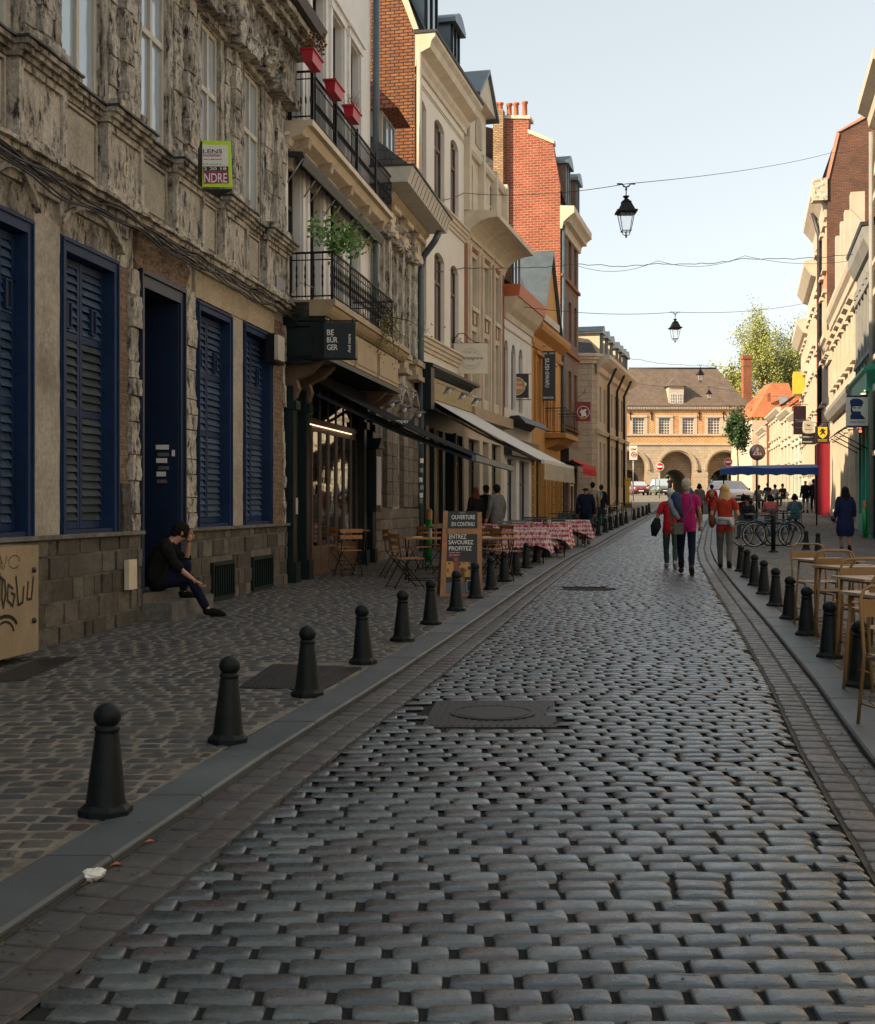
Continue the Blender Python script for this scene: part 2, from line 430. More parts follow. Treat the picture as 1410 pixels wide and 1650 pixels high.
m_kerb = M('kerb_granite', (.095, .11, .118), .5, grime=.35, gcol=(.05, .05, .048), var=.4, vs=1.5, bmp=.25, bs=90, objvar=.2)
m_iron = M('cast_iron', (.03, .026, .026), .5, metal=.3, var=.4, bmp=.3)
m_bol = M('bollard_green_black', (.006, .011, .013), .5, var=.5, vs=9, bmp=.2, bs=50, spec=.22)
m_stA = M_two('old_stone', (.58, .53, .45), (.23, .21, .175), 2.6, .42, .70, bmp=.9, bs=9, stretch=(1, 1, .5), cc=(.03, .027, .022), bdist=.04)
m_stB = M_two('weathered_stone', (.62, .57, .48), (.18, .16, .13), 3.4, .44, .64, bmp=1.0, bs=11, stretch=(1, 1, .45), cc=(.018, .016, .014), bdist=.05, objvar=.25)
m_render = M_two('cracked_render', (.42, .38, .31), (.22, .19, .145), 1.4, .42, .72, bmp=.35, bs=14)
m_base = M_two('base_stone', (.19, .165, .125), (.075, .068, .058), 6, .35, .7, bmp=.9, bs=45, objvar=.55, bdist=.02)
m_mort = M_two('grey_mortar', (.17, .165, .145), (.09, .088, .078), 6, bmp=.3)
m_rubb = M_brick('rubble_brick', (.26, .15, .09), (.20, .10, .06), (.24, .19, .13), .2, .07, .016, stain=.6, bmp=1.0)
m_blue = M('navy_shutter_paint', (.010, .031, .090), .55, var=.4, vs=5, bmp=.15, bs=60, spec=.2, grime=.1, gcol=(.07, .085, .10))
m_blue2 = M('navy_slat_paint', (.045, .080, .150), .65, spec=.25, var=.5, vs=7, bmp=.3, bs=70, grime=.5, gcol=(.075, .095, .11), objvar=.3)
m_bluesolid = M('navy_door_paint', (.006, .018, .052), .45, var=.35, bmp=.1, spec=.35)
m_cream = M('cream_window_paint', (.5, .46, .38), .5, var=.25, bmp=.1)
m_glass = M_glass('window_glass')
m_glassB = M_glass('window_glass_painted_sky', (.34, .41, .47), .12)  # pale blue base colour imitates sky reflected in the panes
m_lead = M('lead_flashing', (.03, .03, .032), .5, metal=.2, var=.4)
m_cable = flat('black_cable', (.012, .012, .012), .6)
m_white = M('off_white_plaster', (.74, .71, .66), .8, var=.15, vs=1.2, bmp=.1, grime=.18, gcol=(.3, .26, .2))
m_creamw = M('cream_plaster', (.76, .69, .58), .85, var=.10, vs=.8, bmp=.06, grime=.12, gcol=(.4, .33, .24))
m_creamtrim = M('cream_stone_trim', (.66, .56, .42), .8, var=.22, vs=2, bmp=.15, grime=.3, gcol=(.2, .16, .11))
m_tan = M_two('tan_limestone', (.50, .41, .28), (.28, .22, .15), 2.2, .35, .75, bmp=.5, bs=12)
m_brA = M_brick('dark_party_brick', (.33, .13, .045), (.22, .075, .03), (.035, .022, .016), .24, .085, .016, stain=.35)
m_brR = M_brick('red_brick', (.38, .085, .04), (.27, .05, .03), (.42, .26, .17), .30, .115, .017, stain=.35)
m_brO = M_brick('orange_strip_brick', (.45, .15, .06), (.35, .10, .045), (.14, .07, .04), .22, .075, .014, stain=.2)
m_brB = M_brick('brown_brick', (.27, .15, .10), (.20, .11, .075), (.18, .14, .10), .22, .075, .012, stain=.3)
m_brY = M_brick('buff_chimney_brick', (.50, .34, .18), (.36, .2, .1), (.12, .08, .05), .23, .08, .014, stain=.3)
m_brG = M_brick('gate_brick', (.62, .30, .12), (.52, .22, .09), (.50, .36, .2), .5, .2, .03, stain=.3)
m_gst = M_brick('gate_limestone', (.50, .42, .31), (.43, .355, .26), (.33, .27, .2), .75, .32, .02, stain=.25, bmp=.3)
m_slate = M_brick('slate_roof', (.10, .10, .105), (.07, .072, .078), (.035, .035, .038), .3, .2, .012, stain=.3)
m_gslate = M_brick('brown_tile_roof', (.17, .13, .10), (.14, .105, .08), (.09, .07, .055), .35, .22, .012, stain=.3)
m_zinc = M('zinc_sheet', (.14, .175, .19), .4, metal=.6, var=.3, vs=2, bmp=.05)
m_tile = M_brick('red_clay_tile', (.45, .14, .06), (.35, .095, .045), (.08, .03, .02), .2, .14, .02, stain=.3)
m_otile = M_brick('orange_clay_tile', (.55, .20, .08), (.48, .15, .06), (.25, .09, .04), .25, .2, .02, stain=.25)
m_pot = M('clay_pot', (.45, .14, .05), .8, var=.25)
m_black = M('black_ironwork', (.008, .008, .009), .5, var=.3, spec=.25)
m_green = M('dark_green_paint', (.006, .016, .015), .45, var=.3, bmp=.05, spec=.3)
m_gold = M('olive_gold_panel', (.34, .26, .11), .5, var=.3, vs=4, grime=.25)
m_tanpanel = M('tan_painted_panel', (.36, .27, .16), .55, var=.25, vs=3, grime=.3)
m_wood = M('varnished_wood', (.40, .17, .05), .45, var=.35, vs=9, bmp=.1)
m_doorwood = M('brown_door_wood', (.12, .075, .045), .45, var=.3, vs=9, bmp=.1)
m_ochre = M('ochre_plaster', (.56, .29, .075), .75, var=.2, vs=1.6, bmp=.08)
m_ochd = M('ochre_trim', (.48, .22, .05), .7, var=.25, vs=2)
m_pipe = M('blue_grey_pipe', (.10, .14, .17), .45, metal=.2, var=.35, vs=3)
m_pipeL = M('cream_pipe', (.55, .48, .38), .5, var=.2)
m_red = flat('red_plastic', (.42, .012, .03), .4)
m_awnB = M('black_awning_fabric', (.010, .012, .014), .9, var=.2, spec=.1)
m_awnG = M('grey_awning_fabric', (.60, .58, .54), .85, var=.1, bmp=.05)
m_awnC = M('cream_valance_fabric', (.42, .37, .28), .9, var=.25, vs=7)
m_metal = flat('grey_metal', (.25, .26, .27), .4, metal=.6)
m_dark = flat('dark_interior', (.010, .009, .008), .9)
m_brown = M('brown_window_frame', (.12, .05, .03), .5, var=.25)
m_greenf = M('green_window_frame', (.02, .14, .11), .5, var=.25)
m_greyf = M('grey_window_frame', (.22, .24, .24), .5, var=.2)
m_whitef = flat('white_window_frame', (.7, .68, .62), .5)
m_signw = flat('white_sign_paint', (.75, .73, .68), .5)
m_ink = flat('black_sign_paint', (.012, .013, .015), .5)
m_leaf = M('green_leaf', (.06, .13, .02), .6, var=.5, vs=20, bmp=0)
m_leafY = M('spring_leaf', (.33, .36, .10), .6, var=.45, vs=.5, bmp=0)
m_bark = M('bark', (.12, .09, .06), .9, var=.4, bmp=.5)
m_dry = M('dried_plant', (.16, .08, .03), .8, var=.4, vs=20, bmp=0)
m_teal = M('turquoise_paint', (.015, .30, .19), .45, var=.15)
m_crimson = M('crimson_paint', (.22, .006, .02), .45, var=.15)
m_lite = M('right_cream_stone', (.50, .44, .35), .8, var=.2, vs=1.5, bmp=.12, grime=.15, gcol=(.35, .28, .2))
m_gstone = M('right_grey_stone', (.25, .26, .25), .75, var=.25, vs=1.5, bmp=.15)
m_pinkb = M('salmon_render', (.5, .25, .16), .8, var=.2, vs=1.5)

m_leafY2 = M('golden_leaf', (.34, .27, .05), .6, var=.45, vs=.5, bmp=0); m_leafD = M('dark_leaf', (.03, .075, .015), .6, var=.45, vs=2, bmp=0); m_leafB = M('lime_leaf', (.20, .33, .02), .6, var=.4, vs=2, bmp=0)
m_brD = M_brick('dark_gable_brick', (.20, .085, .05), (.13, .06, .04), (.08, .055, .04), .26, .085, .014, stain=.4)
m_yel = flat('yellow_paint', (.6, .36, .03), .5); m_spot = M_emit('spotlight_glow', (1, .75, .45), 1.2)
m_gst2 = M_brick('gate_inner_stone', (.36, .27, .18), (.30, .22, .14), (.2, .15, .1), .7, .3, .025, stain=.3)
m_gstone2 = M('gate_moulding_stone', (.40, .33, .23), .8, var=.25); m_pale = flat('pale_brick', (.66, .52, .28), .85)
m_tealpale = M('pale_green_render', (.45, .52, .46), .8, var=.2)
m_clear = bpy.data.materials.new('clear_glass'); nt, bb = nodes(m_clear); bb.inputs['Base Color'].default_value = (.9, .95, .95, 1); bb.inputs['Roughness'].default_value = .03; bb.inputs['Alpha'].default_value = .12
m_navy = flat('navy_print', (.012, .04, .14), .5)
m_strip = M_emit('warm_light_strip', (1.0, .7, .42), .9)
m_mirror = M_glass('shop_glass', (.012, .012, .012), .03)
m_glassC = M_glass('window_glass_grey', (.06, .065, .06), .15)
m_leafG = M('bright_leaf', (.07, .20, .02), .6, var=.4, vs=20, bmp=0); m_leafO = M('olive_leaf', (.20, .19, .03), .6, var=.4, vs=20, bmp=0)
m_base3 = M_two('street_block_stone', (.25, .21, .16), (.12, .10, .08), 6, .35, .7, bmp=.8, bs=40, objvar=.35, bdist=.02)
m_claygut = M('clay_gutter', (.5, .13, .05), .5, var=.2); m_tealdark = flat('dark_teal_paint', (.015, .05, .06), .4); m_redaw = flat('red_awning_fabric', (.5, .02, .02), .8)
m_tanb = M('pale_ashlar', (.50, .42, .30), .8, var=.2, vs=1.2, bmp=.15, grime=.15, gcol=(.25, .2, .14))

# ---------------------------------------------------------------- ground, road, pavements
def strip(name, fa, fb, dz, Ys, mat, label=None, kind='structure', parent=None):
    mb = MB()
    for a, b in zip(Ys, Ys[1:]):
        mb.poly([(fa(a), a, gz(a)+dz), (fb(a), a, gz(a)+dz), (fb(b), b, gz(b)+dz), (fa(b), b, gz(b)+dz)])
    return mk(name, mb, mat, parent, label=label, kind=kind)
YS = sorted(set([-60, -30, -15, -5, 0, 700, 400, 250, 180] + [y*1.0 for y in range(1, 150, 3)] + [p[0] for p in GZ[1:-1]] + [p[0] for p in XL[1:-1]]))
ground = strip('ground', lambda Y: -900, lambda Y: 900, -.03, YS, m_far)
YR = [y for y in YS if -60 <= y <= 250]
road = strip('road', lambda Y: xl(Y)-.02, lambda Y: xr(Y)+.02, -.02, YR, m_joint, 'dark cobbled street of polished rounded stones')
KW = .29
def klx(Y): return xl(Y)-KW
def krx(Y): return xr(Y)+KW
pave_l = strip('pavement', lambda Y: xl(Y)-9, klx, .0235, YR, m_sand, 'left pavement of brown setts in sandy joints')
pave_r = strip('pavement', krx, lambda Y: xr(Y)+16, .022, YR, m_sand, 'right pavement of brown setts behind the black bollards')
# template stones
def stone_tmpl(seed, dome=.05, inset=.10, low=False):
    r = random.Random(seed); out = []
    c = .085
    base = [(-.5+c, -.5), (.5-c, -.5), (.5, -.5+c), (.5, .5-c), (.5-c, .5), (-.5+c, .5), (-.5, .5-c), (-.5, -.5+c)]
    base = [(x+r.uniform(-.03, .03), y+r.uniform(-.05, .05)) for x, y in base]
    vs = [(x, y, -1.0) for x, y in base] + [(x*1.0, y*1.0, -.20) for x, y in base] + [(x*(1-inset*.7), y*(1-inset*1.3), -.03+r.uniform(-.03, .03)) for x, y in base] + [(x*.55, y*.55, .01+dome+r.uniform(-.05, .05)) for x, y in base]
    if low: vs = vs[8:]; L = 3
    else: L = 4
    fs = []
    for j in range(L-1):
        for i in range(8):
            k = (i+1) % 8; fs.append((j*8+i, j*8+k, (j+1)*8+k, (j+1)*8+i))
    fs.append(tuple((L-1)*8+i for i in range(8)))
    return np.array(vs), fs
def stones_mesh(name, items, mat, parent, dome, inset, label=None):
    """items: (x,y,w,l,h,rz,tone,tx,ty) -> one joined mesh"""
    T = [stone_tmpl(900+i, dome, inset, True) for i in range(10)]
    V = []; F = []; tone = []; off = 0; r = random.Random(5)
    fl = T[0][1]; nv = len(T[0][0])
    for (x, y, w, l, h, rz, tn, tx, ty) in items:
        t = T[r.randrange(10)][0]; q = t*np.array([w, l, h]); c, s = math.cos(rz), math.sin(rz)
        px = q[:, 0]*c-q[:, 1]*s; py = q[:, 0]*s+q[:, 1]*c
        pz = q[:, 2]+px*tx+py*ty+gz(y)+(gz(y+1)-gz(y))*py
        V.append(np.stack([px+x, py+y, pz], 1)); tone.append(np.full(nv, tn))
    V = np.concatenate(V); tone = np.concatenate(tone); n = len(items)
    base = np.array([i for f in fl for i in f]); tot = [len(f) for f in fl]
    li = (base[None, :]+(np.arange(n)*nv)[:, None]).ravel()
    me = bpy.data.meshes.new(name); me.vertices.add(len(V)); me.vertices.foreach_set('co', V.ravel())
    me.loops.add(len(li)); me.loops.foreach_set('vertex_index', li.astype(np.int32))
    totals = np.tile(np.array(tot), n); st = np.concatenate([[0], np.cumsum(totals)[:-1]])
    me.polygons.add(len(totals)); me.polygons.foreach_set('loop_start', st.astype(np.int32)); me.polygons.foreach_set('loop_total', totals.astype(np.int32))
    me.polygons.foreach_set('use_smooth', np.ones(len(totals), dtype=bool))
    a = me.attributes.new('tone', 'FLOAT', 'POINT'); a.data.foreach_set('value', tone.astype(np.float32))
    me.materials.append(mat); me.update(calc_edges=True); me.validate()
    o = bpy.data.objects.new(name, me); COL.objects.link(o); o.parent = parent; o['kind'] = 'stuff'
    if label: o['label'] = label
    return o
def stones_individual(name, items, mat, parent, dome, inset, dz):
    T = []
    for i in range(10):
        v, f = stone_tmpl(300+i, dome, inset); me = bpy.data.meshes.new(name); me.from_pydata(v.tolist(), [], f)
        me.polygons.foreach_set('use_smooth', [True]*len(f)); me.materials.append(mat); me.update(); T.append(me)
    r = random.Random(3)
    for (x, y, w, l, h, rz, tn, tx, ty) in items:
        o = bpy.data.objects.new(name, T[r.randrange(10)]); COL.objects.link(o)
        o.location = (x, y, gz(y)+dz); o.scale = (w, l, h); o.rotation_euler = (math.atan(ty), -math.atan(tx), rz); o.parent = parent
def lay(fa, fb, y0, y1, w, l, gapx, gapy, r, h=.05, tilt=.03, jit=.0, ymaxw=60, dz=0.0, skip=None, grow=True):
    items = []; y = y0; k = 0
    while y < y1:
        rowl = l*r.uniform(.92, 1.08)
        x = fa(y) - (r.random()*w if jit > .005 else (.55 if k % 2 else 0)*(w+gapx)+r.uniform(-.03, .03)); xe = fb(y)
        while x < xe-.03:
            ww = w*(r.uniform(.84, 1.15) if jit > .005 else r.uniform(.92, 1.07)); a, b = max(x, fa(y)+.01), min(x+ww, xe-.01)
            if b-a > .05 and not (skip and skip((a+b)/2, y)) :
                cx = (a+b)/2
                if abs((cx)/max(y, .1)) < .46:
                    items.append((cx, y+rowl/2+r.uniform(-jit, jit), b-a, rowl*r.uniform(.93, 1.0), h, r.uniform(-.035, .035)*(2.6 if jit > .005 else 1), r.random(), r.uniform(-tilt, tilt), r.uniform(-tilt, tilt)))
            x += ww+gapx*r.uniform(.7, 1.3)
        y += rowl+gapy; k += 1
    return items
def cam_size(it):
    x, y, w, l = it[:4]; return w/y * l/(y*y)
rr = random.Random(21)
def in_cover(x, y):
    if abs(x-((783-705)/2000*8.6)) < .46 and 8.02 < y+.07 < 9.12: return True
    if 19.3 < y < 20.3 and abs(x-((945-705)/2000*19.8)) < .42: return True
    return False
cob = lay(lambda Y: xl(Y)+.37, lambda Y: xr(Y)-.36, 3.2, 64, .192, .112, .026, .008, rr, .035, .03, .003, skip=in_cover)
cob.sort(key=cam_size, reverse=True)
stones_individual('cobblestone', cob[:300], m_cob, road, .05, .10, 0)
stones_mesh('cobblestones', cob[300:], m_cob, road, .05, .10)
# gutters: two lengthwise rows of squarer setts on each side
def lay_line(fx, y0, y1, w, l, r, h=.03):
    out = []; y = y0
    while y < y1:
        ll = l*r.uniform(.8, 1.25); s = (fx(y+.5)-fx(y))/.5
        out.append((fx(y+ll/2), y+ll/2, w*r.uniform(.93, 1), ll-.014, h, -math.atan(s), r.random(), r.uniform(-.02, .02), r.uniform(-.02, .02)))
        y += ll
    return out
gut = []
for off in (.095, .275):
    gut += lay_line(lambda Y, o=off: xl(Y)+o, 3.3, 64, .155, .165, rr)
    gut += lay_line(lambda Y, o=off: xr(Y)-o+.01, 4.6, 64, .155, .165, rr)
gl = strip('gutter_bed', lambda Y: xl(Y)+.0, lambda Y: xl(Y)+.375, -.010, YR, m_sand2, parent=road, kind=None)
gr = strip('gutter_bed', lambda Y: xr(Y)-.365, lambda Y: xr(Y), -.010, YR, m_sand2, parent=road, kind=None)
gut.sort(key=cam_size, reverse=True)
stones_individual('gutter_sett', gut[:290], m_gut, road, .03, .06, 0)
stones_mesh('gutter_setts', gut[290:], m_gut, road, .03, .06)
# pavement setts
def fa_l(Y):
    lim = -4.1 + .1525*(Y-12.1) if Y < 20.6 else (-2.75+.165*(Y-20.6) if Y < 38 else -.0+.26*(Y-36))
    return lim
def skip_l(x, y):
    if 9.42 < y+.07 < 11.0 and -1.5 < x < -.85+.17*(y-9.5): return True
    return False
setl = lay(fa_l, klx, 4.2, 62, .145, .115, .022, .022, rr, .03, .06, .014, skip=skip_l)
sr = lay(krx, lambda Y: min(xr(Y)+9, 15.0+.25*(Y-43.4)+.3), 7.6, 62, .15, .12, .022, .02, rr, .03, .06, .012)
for L, P in ((setl, pave_l), (sr, pave_r)):
    L.sort(key=cam_size, reverse=True)
for o in (stones_mesh('setts', setl[300:], m_set, pave_l, .12, .12), stones_mesh('setts', sr[300:], m_set, pave_r, .12, .12)):
    o.location.z = .027
stones_individual('sett', setl[:300], m_set, pave_l, .12, .12, .027)
stones_individual('sett', sr[:300], m_set, pave_r, .12, .12, .027)
# kerbs of long granite slabs
for side in (0, 1):
    kb = MB(); f0, f1 = ((klx, xl) if side == 0 else (xr, krx))
    for a, b in zip(YR, YR[1:]):
        kb.poly([(f0(a), a, gz(a)+.008), (f1(a), a, gz(a)+.008), (f1(b), b, gz(b)+.008), (f0(b), b, gz(b)+.008)])
    kp = mk('kerb', kb, m_joint, kind='structure', label='left kerb of long grey granite slabs' if side == 0 else 'right kerb of long grey granite slabs')
    y = 2.0
    while y < 100:
        ln = rr.uniform(.9, 1.15); s = MB(); g_ = .006; e = .012; zt = .032+rr.uniform(-.002, .002)
        pts = []
        for yy in (y+g_, y+ln-g_):
            x0, x1 = f0(yy)+.004, f1(yy)-.004; z = gz(yy)
            pts.append([(x0, yy, z-.05), (x0, yy, z+zt-e), (x0+e, yy, z+zt), (x1-e, yy, z+zt), (x1, yy, z+zt-e), (x1, yy, z-.05)])
        vs = pts[0]+pts[1]; s.add(vs, [(i, i+1, 7+i, 6+i) for i in range(5)]+[(5, 4, 3, 2, 1, 0), (6, 7, 8, 9, 10, 11)])
        mk('kerb_stone', s, m_kerb, kp); y += ln
# iron covers set in the paving
def cover(name, pts, dz, label, mat, round_lid=False):
    mb = MB(); P = [Vector(p) for p in pts]; up = Vector((0, 0, 1))
    mb.prism([p+up*(dz-.03) for p in P], up*.03)
    c = sum(P, Vector())/4; a = (P[1]-P[0]); b = (P[3]-P[0])
    for i in range(1, 18):
        o = P[0]+a*(i/18)+b*.03+up*dz
        mb.box(o-a.normalized()*.008, a.normalized()*.016, b*.94, up*.004)
    t = mk(name, mb, mat, label=label, cat='manhole cover')
    if round_lid:
        m2 = MB(); rr_ = []
        pr = [(.30, .0), (.30, .007), (.27, .007), (.27, .003), (.25, .003), (.25, .006), (0, .006)]
        m2.lathe(pr, c+up*dz, 32, sm=False); mk('round_lid', m2, mat, t)
    return t
gx = lambda x, y, d=0: (x, y, gz(y)+d)
mcx = (783-705)/2000*8.6
cover('manhole_cover', [gx(mcx-.44, 8.05), gx(mcx+.44, 8.05), gx(mcx+.52, 9.1), gx(mcx-.34, 9.1)], -.006, 'round iron manhole lid in a ribbed square frame in the middle of the cobbled road', m_iron, True)
dcx = 2.24
cover('drain_grate', [gx(dcx-.48, 17.5), gx(dcx+.40, 17.5), gx(dcx+.52, 18.55), gx(dcx-.36, 18.55)], -.010, 'low iron drain grate in the road further up than the round manhole', m_iron)
p = [G(383, 1108, .03), G(520, 1112, .03), G(583, 1076, .03), G(440, 1070, .03)]
cover('pavement_hatch', [(q.x, q.y, q.z-.0) for q in p], .004, 'flat dark iron hatch in the left pavement between two bollards', m_iron)
p = [G(-40, 1102, .03), G(40, 1096, .03), G(124, 1060, .03), G(62, 1062, .03)]
cover('cellar_plate', [(q.x, q.y, q.z) for q in p], .004, 'brown ribbed iron plate lying at the foot of the graffiti cabinet', m_iron)
# ================================================================ left row, first house (derelict, navy shutters)
F1 = Fac(-3.87, 12.1, .1525)
F2 = Fac(-2.575, 20.6, .1625); F3 = Fac(-1.477, 27.35, .1725); F4 = Fac(-.6, 32.4, .2425); F5 = Fac(.823, 38.3, .2575)
F6 = Fac(2.37, 44.3, .2625); F7 = Fac(3.77, 49.6, .2625); F8 = Fac(5.6, 56.6, .2625); F9 = Fac(8.51, 66, .2725)
def bld(name, F, u, label, zb=None):
    p = F.pt(u, 0, 0); return empty(name, (p.x, p.y, gz(p.y) if zb is None else zb), label, 'house')
b1 = bld('derelict_house', F1, 3, 'derelict old stone house with navy blue shutters and crumbling facade, nearest on the left')
U0, U1 = F1.u(-60)-14, F1.u(456)
ZS0, ZS1 = 1.20, 4.22                       # shutters
shut = [(-30, 47), (91, 185), (313, 369), (388, 434)]
sh = [(F1.u(a), F1.u(b), ZS0, ZS1) for a, b in shut]
ud0, ud1 = F1.u(220), F1.u(289)
door_h = (ud0, ud1, .42, 4.22)
W1 = [(-62, 13), (93, 157), (222, 265), (320, 350), (389, 416)]
wu = [(F1.u(a, -.02), F1.u(b, -.02), 5.80, 8.02) for a, b in W1]
w = MB()
F1.wall(w, U0, U1, -.3, 9.5, sh+[door_h]+wu, .32)
F1.box(w, U0, U1, -9, -.001, 9.3, 9.5); F1.box(w, U1-.02, U1, -9, -.002, -.3, 9.5); F1.box(w, U0, U0+.02, -9, -.002, -.3, 9.5)
mk('wall', w, m_stA, b1)
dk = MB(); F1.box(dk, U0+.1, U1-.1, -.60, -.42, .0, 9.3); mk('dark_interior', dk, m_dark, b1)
rf = MB(); rf.poly([F1.pt(U0, .1, 9.5), F1.pt(U1, .1, 9.5), F1.pt(U1, -4.5, 12.2), F1.pt(U0, -4.5, 12.2)]); rf.poly([F1.pt(U0, -9, 9.5), F1.pt(U1, -9, 9.5), F1.pt(U1, -4.5, 12.2), F1.pt(U0, -4.5, 12.2)])
rf.poly([F1.pt(U1, 0, 9.5), F1.pt(U1, -9, 9.5), F1.pt(U1, -4.5, 12.2)]); mk('roof', rf, m_slate, b1)
# base of dressed stone blocks, every block its own piece
bz = [.0, .235, .47, .70, .93, 1.17]
bk = MB(); F1.box(bk, U0, ud0-.03, .0, .06, -.3, 1.16); F1.box(bk, ud1+.03, U1, .0, .06, -.3, 1.16); mk('base_mortar', bk, m_mort, b1)
gr1 = (F1.u(331), F1.u(368)); gr2 = (F1.u(397), F1.u(431)); r = random.Random(4)
for j in range(5):
    u = 11.3-F1.P.y-1.0 + r.uniform(0, .3)
    while u < U1-.04:
        g = .030; L = r.choice([.18, .26, .34, .42, .5]); a, b = u, min(u+L, U1-.02); u += L
        z0, z1 = gz(F1.pt(a, 0, 0).y)+bz[j]*1.0-.04, gz(F1.pt(a, 0, 0).y)+bz[j+1]-.04
        z1 = min(z1, 1.165)
        if b > ud0-.02 and a < ud1+.02: 
            if a < ud0-.1: b = ud0-.03
            elif b > ud1+.1: a = ud1+.03
            else: continue
        hit = False
        for q0, q1 in (gr1, gr2):
            if j < 3 and b > q0 and a < q1:
                if a < q0-.06: b = q0
                elif b > q1+.06: a = q1
                else: hit = True
        if hit or b-a < .08: continue
        s = MB(); rough(s, F1, a+g/2, b-g/2, .05, .078+r.uniform(-.010, .012), z0+g/2, z1-g/2, .007, .09, freq=6, seed=a*3+j)
        mk('base_stone', s, m_base, b1)
s = MB(); rough(s, F1, -2, ud0-.04, .0, .13, 1.165, 1.205, .008, .12); rough(s, F1, ud1+.04, U1, .0, .13, 1.165, 1.205, .008, .12); mk('base_ledge', s, m_mort, b1)
for q0, q1 in (gr1, gr2):
    s = MB(); zb = gz(F1.pt(q0, 0, 0).y)+.06
    F1.box(s, q0+.02, q1-.02, .03, .062, zb, .70)
    t = .05
    for a, b, c, d in ((q0+.02, q0+.06, zb, .72), (q1-.06, q1-.02, zb, .72), (q0+.06, q1-.06, .67, .72), (q0+.06, q1-.06, zb, zb+.04)): F1.box(s, a, b, .062, .11, c, d)
    g = mk('cellar_grille', s, m_green, b1)
    n = 9
    for i in range(n):
        u = q0+.09+(q1-q0-.18)*i/(n-1); s = MB(); F1.box(s, u-.011, u+.011, .064, .095, zb+.04, .67); mk('bar', s, m_green, g)
# shutters: frame > leaves of slats
for i, (a, b, c, d) in enumerate(sh):
    s = MB(); fw = .12 if i < 2 else .10; top = d
    for q in ((a, a+fw, c, d), (b-fw, b, c, d), (a+fw, b-fw, d-fw*1.2, d)):
        F1.box(s, q[0], q[1], -.20, .05, q[2], q[3])
    for q in ((a+.02, a+.045, c, d-.02), (b-.045, b-.02, c, d-.02)): F1.box(s, q[0], q[1], .051, .07, q[2], q[3])
    F1.box(s, a+.045, b-.045, .051, .07, d-.045, d-.02)
    F1.box(s, a+fw, b-fw, -.2, .03, c-.02, c+.05)
    S = mk('shutter', s, m_blue, b1)
    nl = 2; w0 = a+fw; wl = (b-a-2*fw)/nl
    for k in range(nl):
        x0 = w0+k*wl+.006; x1 = x0+wl-.012; z0 = c+.055; z1 = d-fw*1.2-.01
        s = MB(); st = .055 if i < 2 else .045
        F1.box(s, x0, x0+st, -.13, -.085, z0, z1); F1.box(s, x1-st, x1, -.13, -.085, z0, z1)
        H = z1-z0
        for zz in (z0, z0+H*.42, z0+H*.70, z1-.08): F1.box(s, x0+st, x1-st, -.13, -.088, zz, zz+.075)
        F1.box(s, x0+st, x1-st, -.135, -.128, z0+.07, z1-.08)
        for zz in (z0+.35, z0+H*.55, z1-.4): F1.box(s, (x0-.02 if k == 0 else x1-.02), (x0+.02 if k == 0 else x1+.02), -.083, -.055, zz-.05, zz+.05)
        lf = mk('stile', s, m_blue, S)
        # peep slot
        um = (x0+x1)/2; pz = z0+H*.79
        ps = MB()
        for q in ((um-.06, um-.04, pz-.14, pz+.14), (um+.04, um+.06, pz-.14, pz+.14), (um-.04, um+.04, pz+.12, pz+.14), (um-.04, um+.04, pz-.14, pz-.12)): F1.box(ps, q[0], q[1], -.1, -.055, q[2], q[3])
        F1.box(ps, um-.04, um+.04, -.1, -.075, pz-.12, pz+.12, 1); mk('peep_slot', ps, [m_blue, m_ink], S)
        for za, zb in ((z0+.075, z0+H*.42), (z0+H*.42+.075, z0+H*.70), (z0+H*.70+.075, z1-.08)):
            n = max(1, round((zb-za)/.088)); hh = (zb-za)/n
            for q in range(n):
                zz = za+q*hh; s = MB(); j = r.uniform(-.004, .004); jj = r.uniform(-.004, .006)
                o = F1.pt(x0+st+.002, -.125, zz+hh*.98+j); e = F1.pt(x1-st-.002, -.125, zz+hh*.98+jj)-o
                dn = F1.pt(x0+st+.002, -.088+jj, zz+.004)-F1.pt(x0+st+.002, -.125, zz+hh*.98)
                s.box(o, e, dn, F1.pt(0, .009, .004)-F1.pt(0, 0, 0)); mk('slat', s, m_slatfade if i == 1 and zz < z0+H*.7 else m_blue2, S)
# pillars between shutters
s = MB(); rough(s, F1, sh[0][1]+.01, sh[1][0]-.01, .0, .04, 1.2, 4.32, .006, .1); mk('render_pillar', s, m_render, b1)
s = MB(); rough(s, F1, sh[2][1]+.01, sh[3][0]-.01, .0, .035, 1.2, 4.3, .006, .1); mk('render_pillar', s, m_render, b1)
def quoin_col(u0, u1, z0, z1, nm, mat, hts=(.2, .3, .38), n1=.07, amp=.022):
    z = z0
    while z < z1-.08:
        h = min(r.choice(hts), z1-z); s = MB(); ja, jb = r.uniform(0, .03), r.uniform(0, .03)
        rough(s, F1, u0+ja, u1-jb, 0, n1+r.uniform(-.025, .02), z+.007, z+h-.007, amp, .055, freq=7, seed=z*5+u0); mk(nm, s, mat, b1); z += h
ua, ub = sh[1][1], ud0
s = MB(); rough(s, F1, ua+.01, (ua+ub)/2, 0, .02, 1.2, 4.2, .02, .06, freq=9); mk('rubble_patch', s, m_rubb, b1)
quoin_col((ua+ub)/2+.01, ub-.02, 1.2, 4.25, 'jamb_stone', m_stA)
quoin_col(ua+.06, (ua+ub)/2+.02, 1.2, 1.75, 'jamb_stone', m_base)
quoin_col(ud1+.02, sh[2][0]-.02, 1.2, 4.3, 'jamb_stone', m_stA, n1=.05)
s = MB(); rough(s, F1, sh[3][1]+.01, U1-.14, 0, .03, 1.2, 4.5, .025, .06, freq=9); mk('rubble_patch', s, m_rubb, b1)
quoin_col(U1-.14, U1-.005, 1.2, 4.5, 'jamb_stone', m_stA, n1=.05)
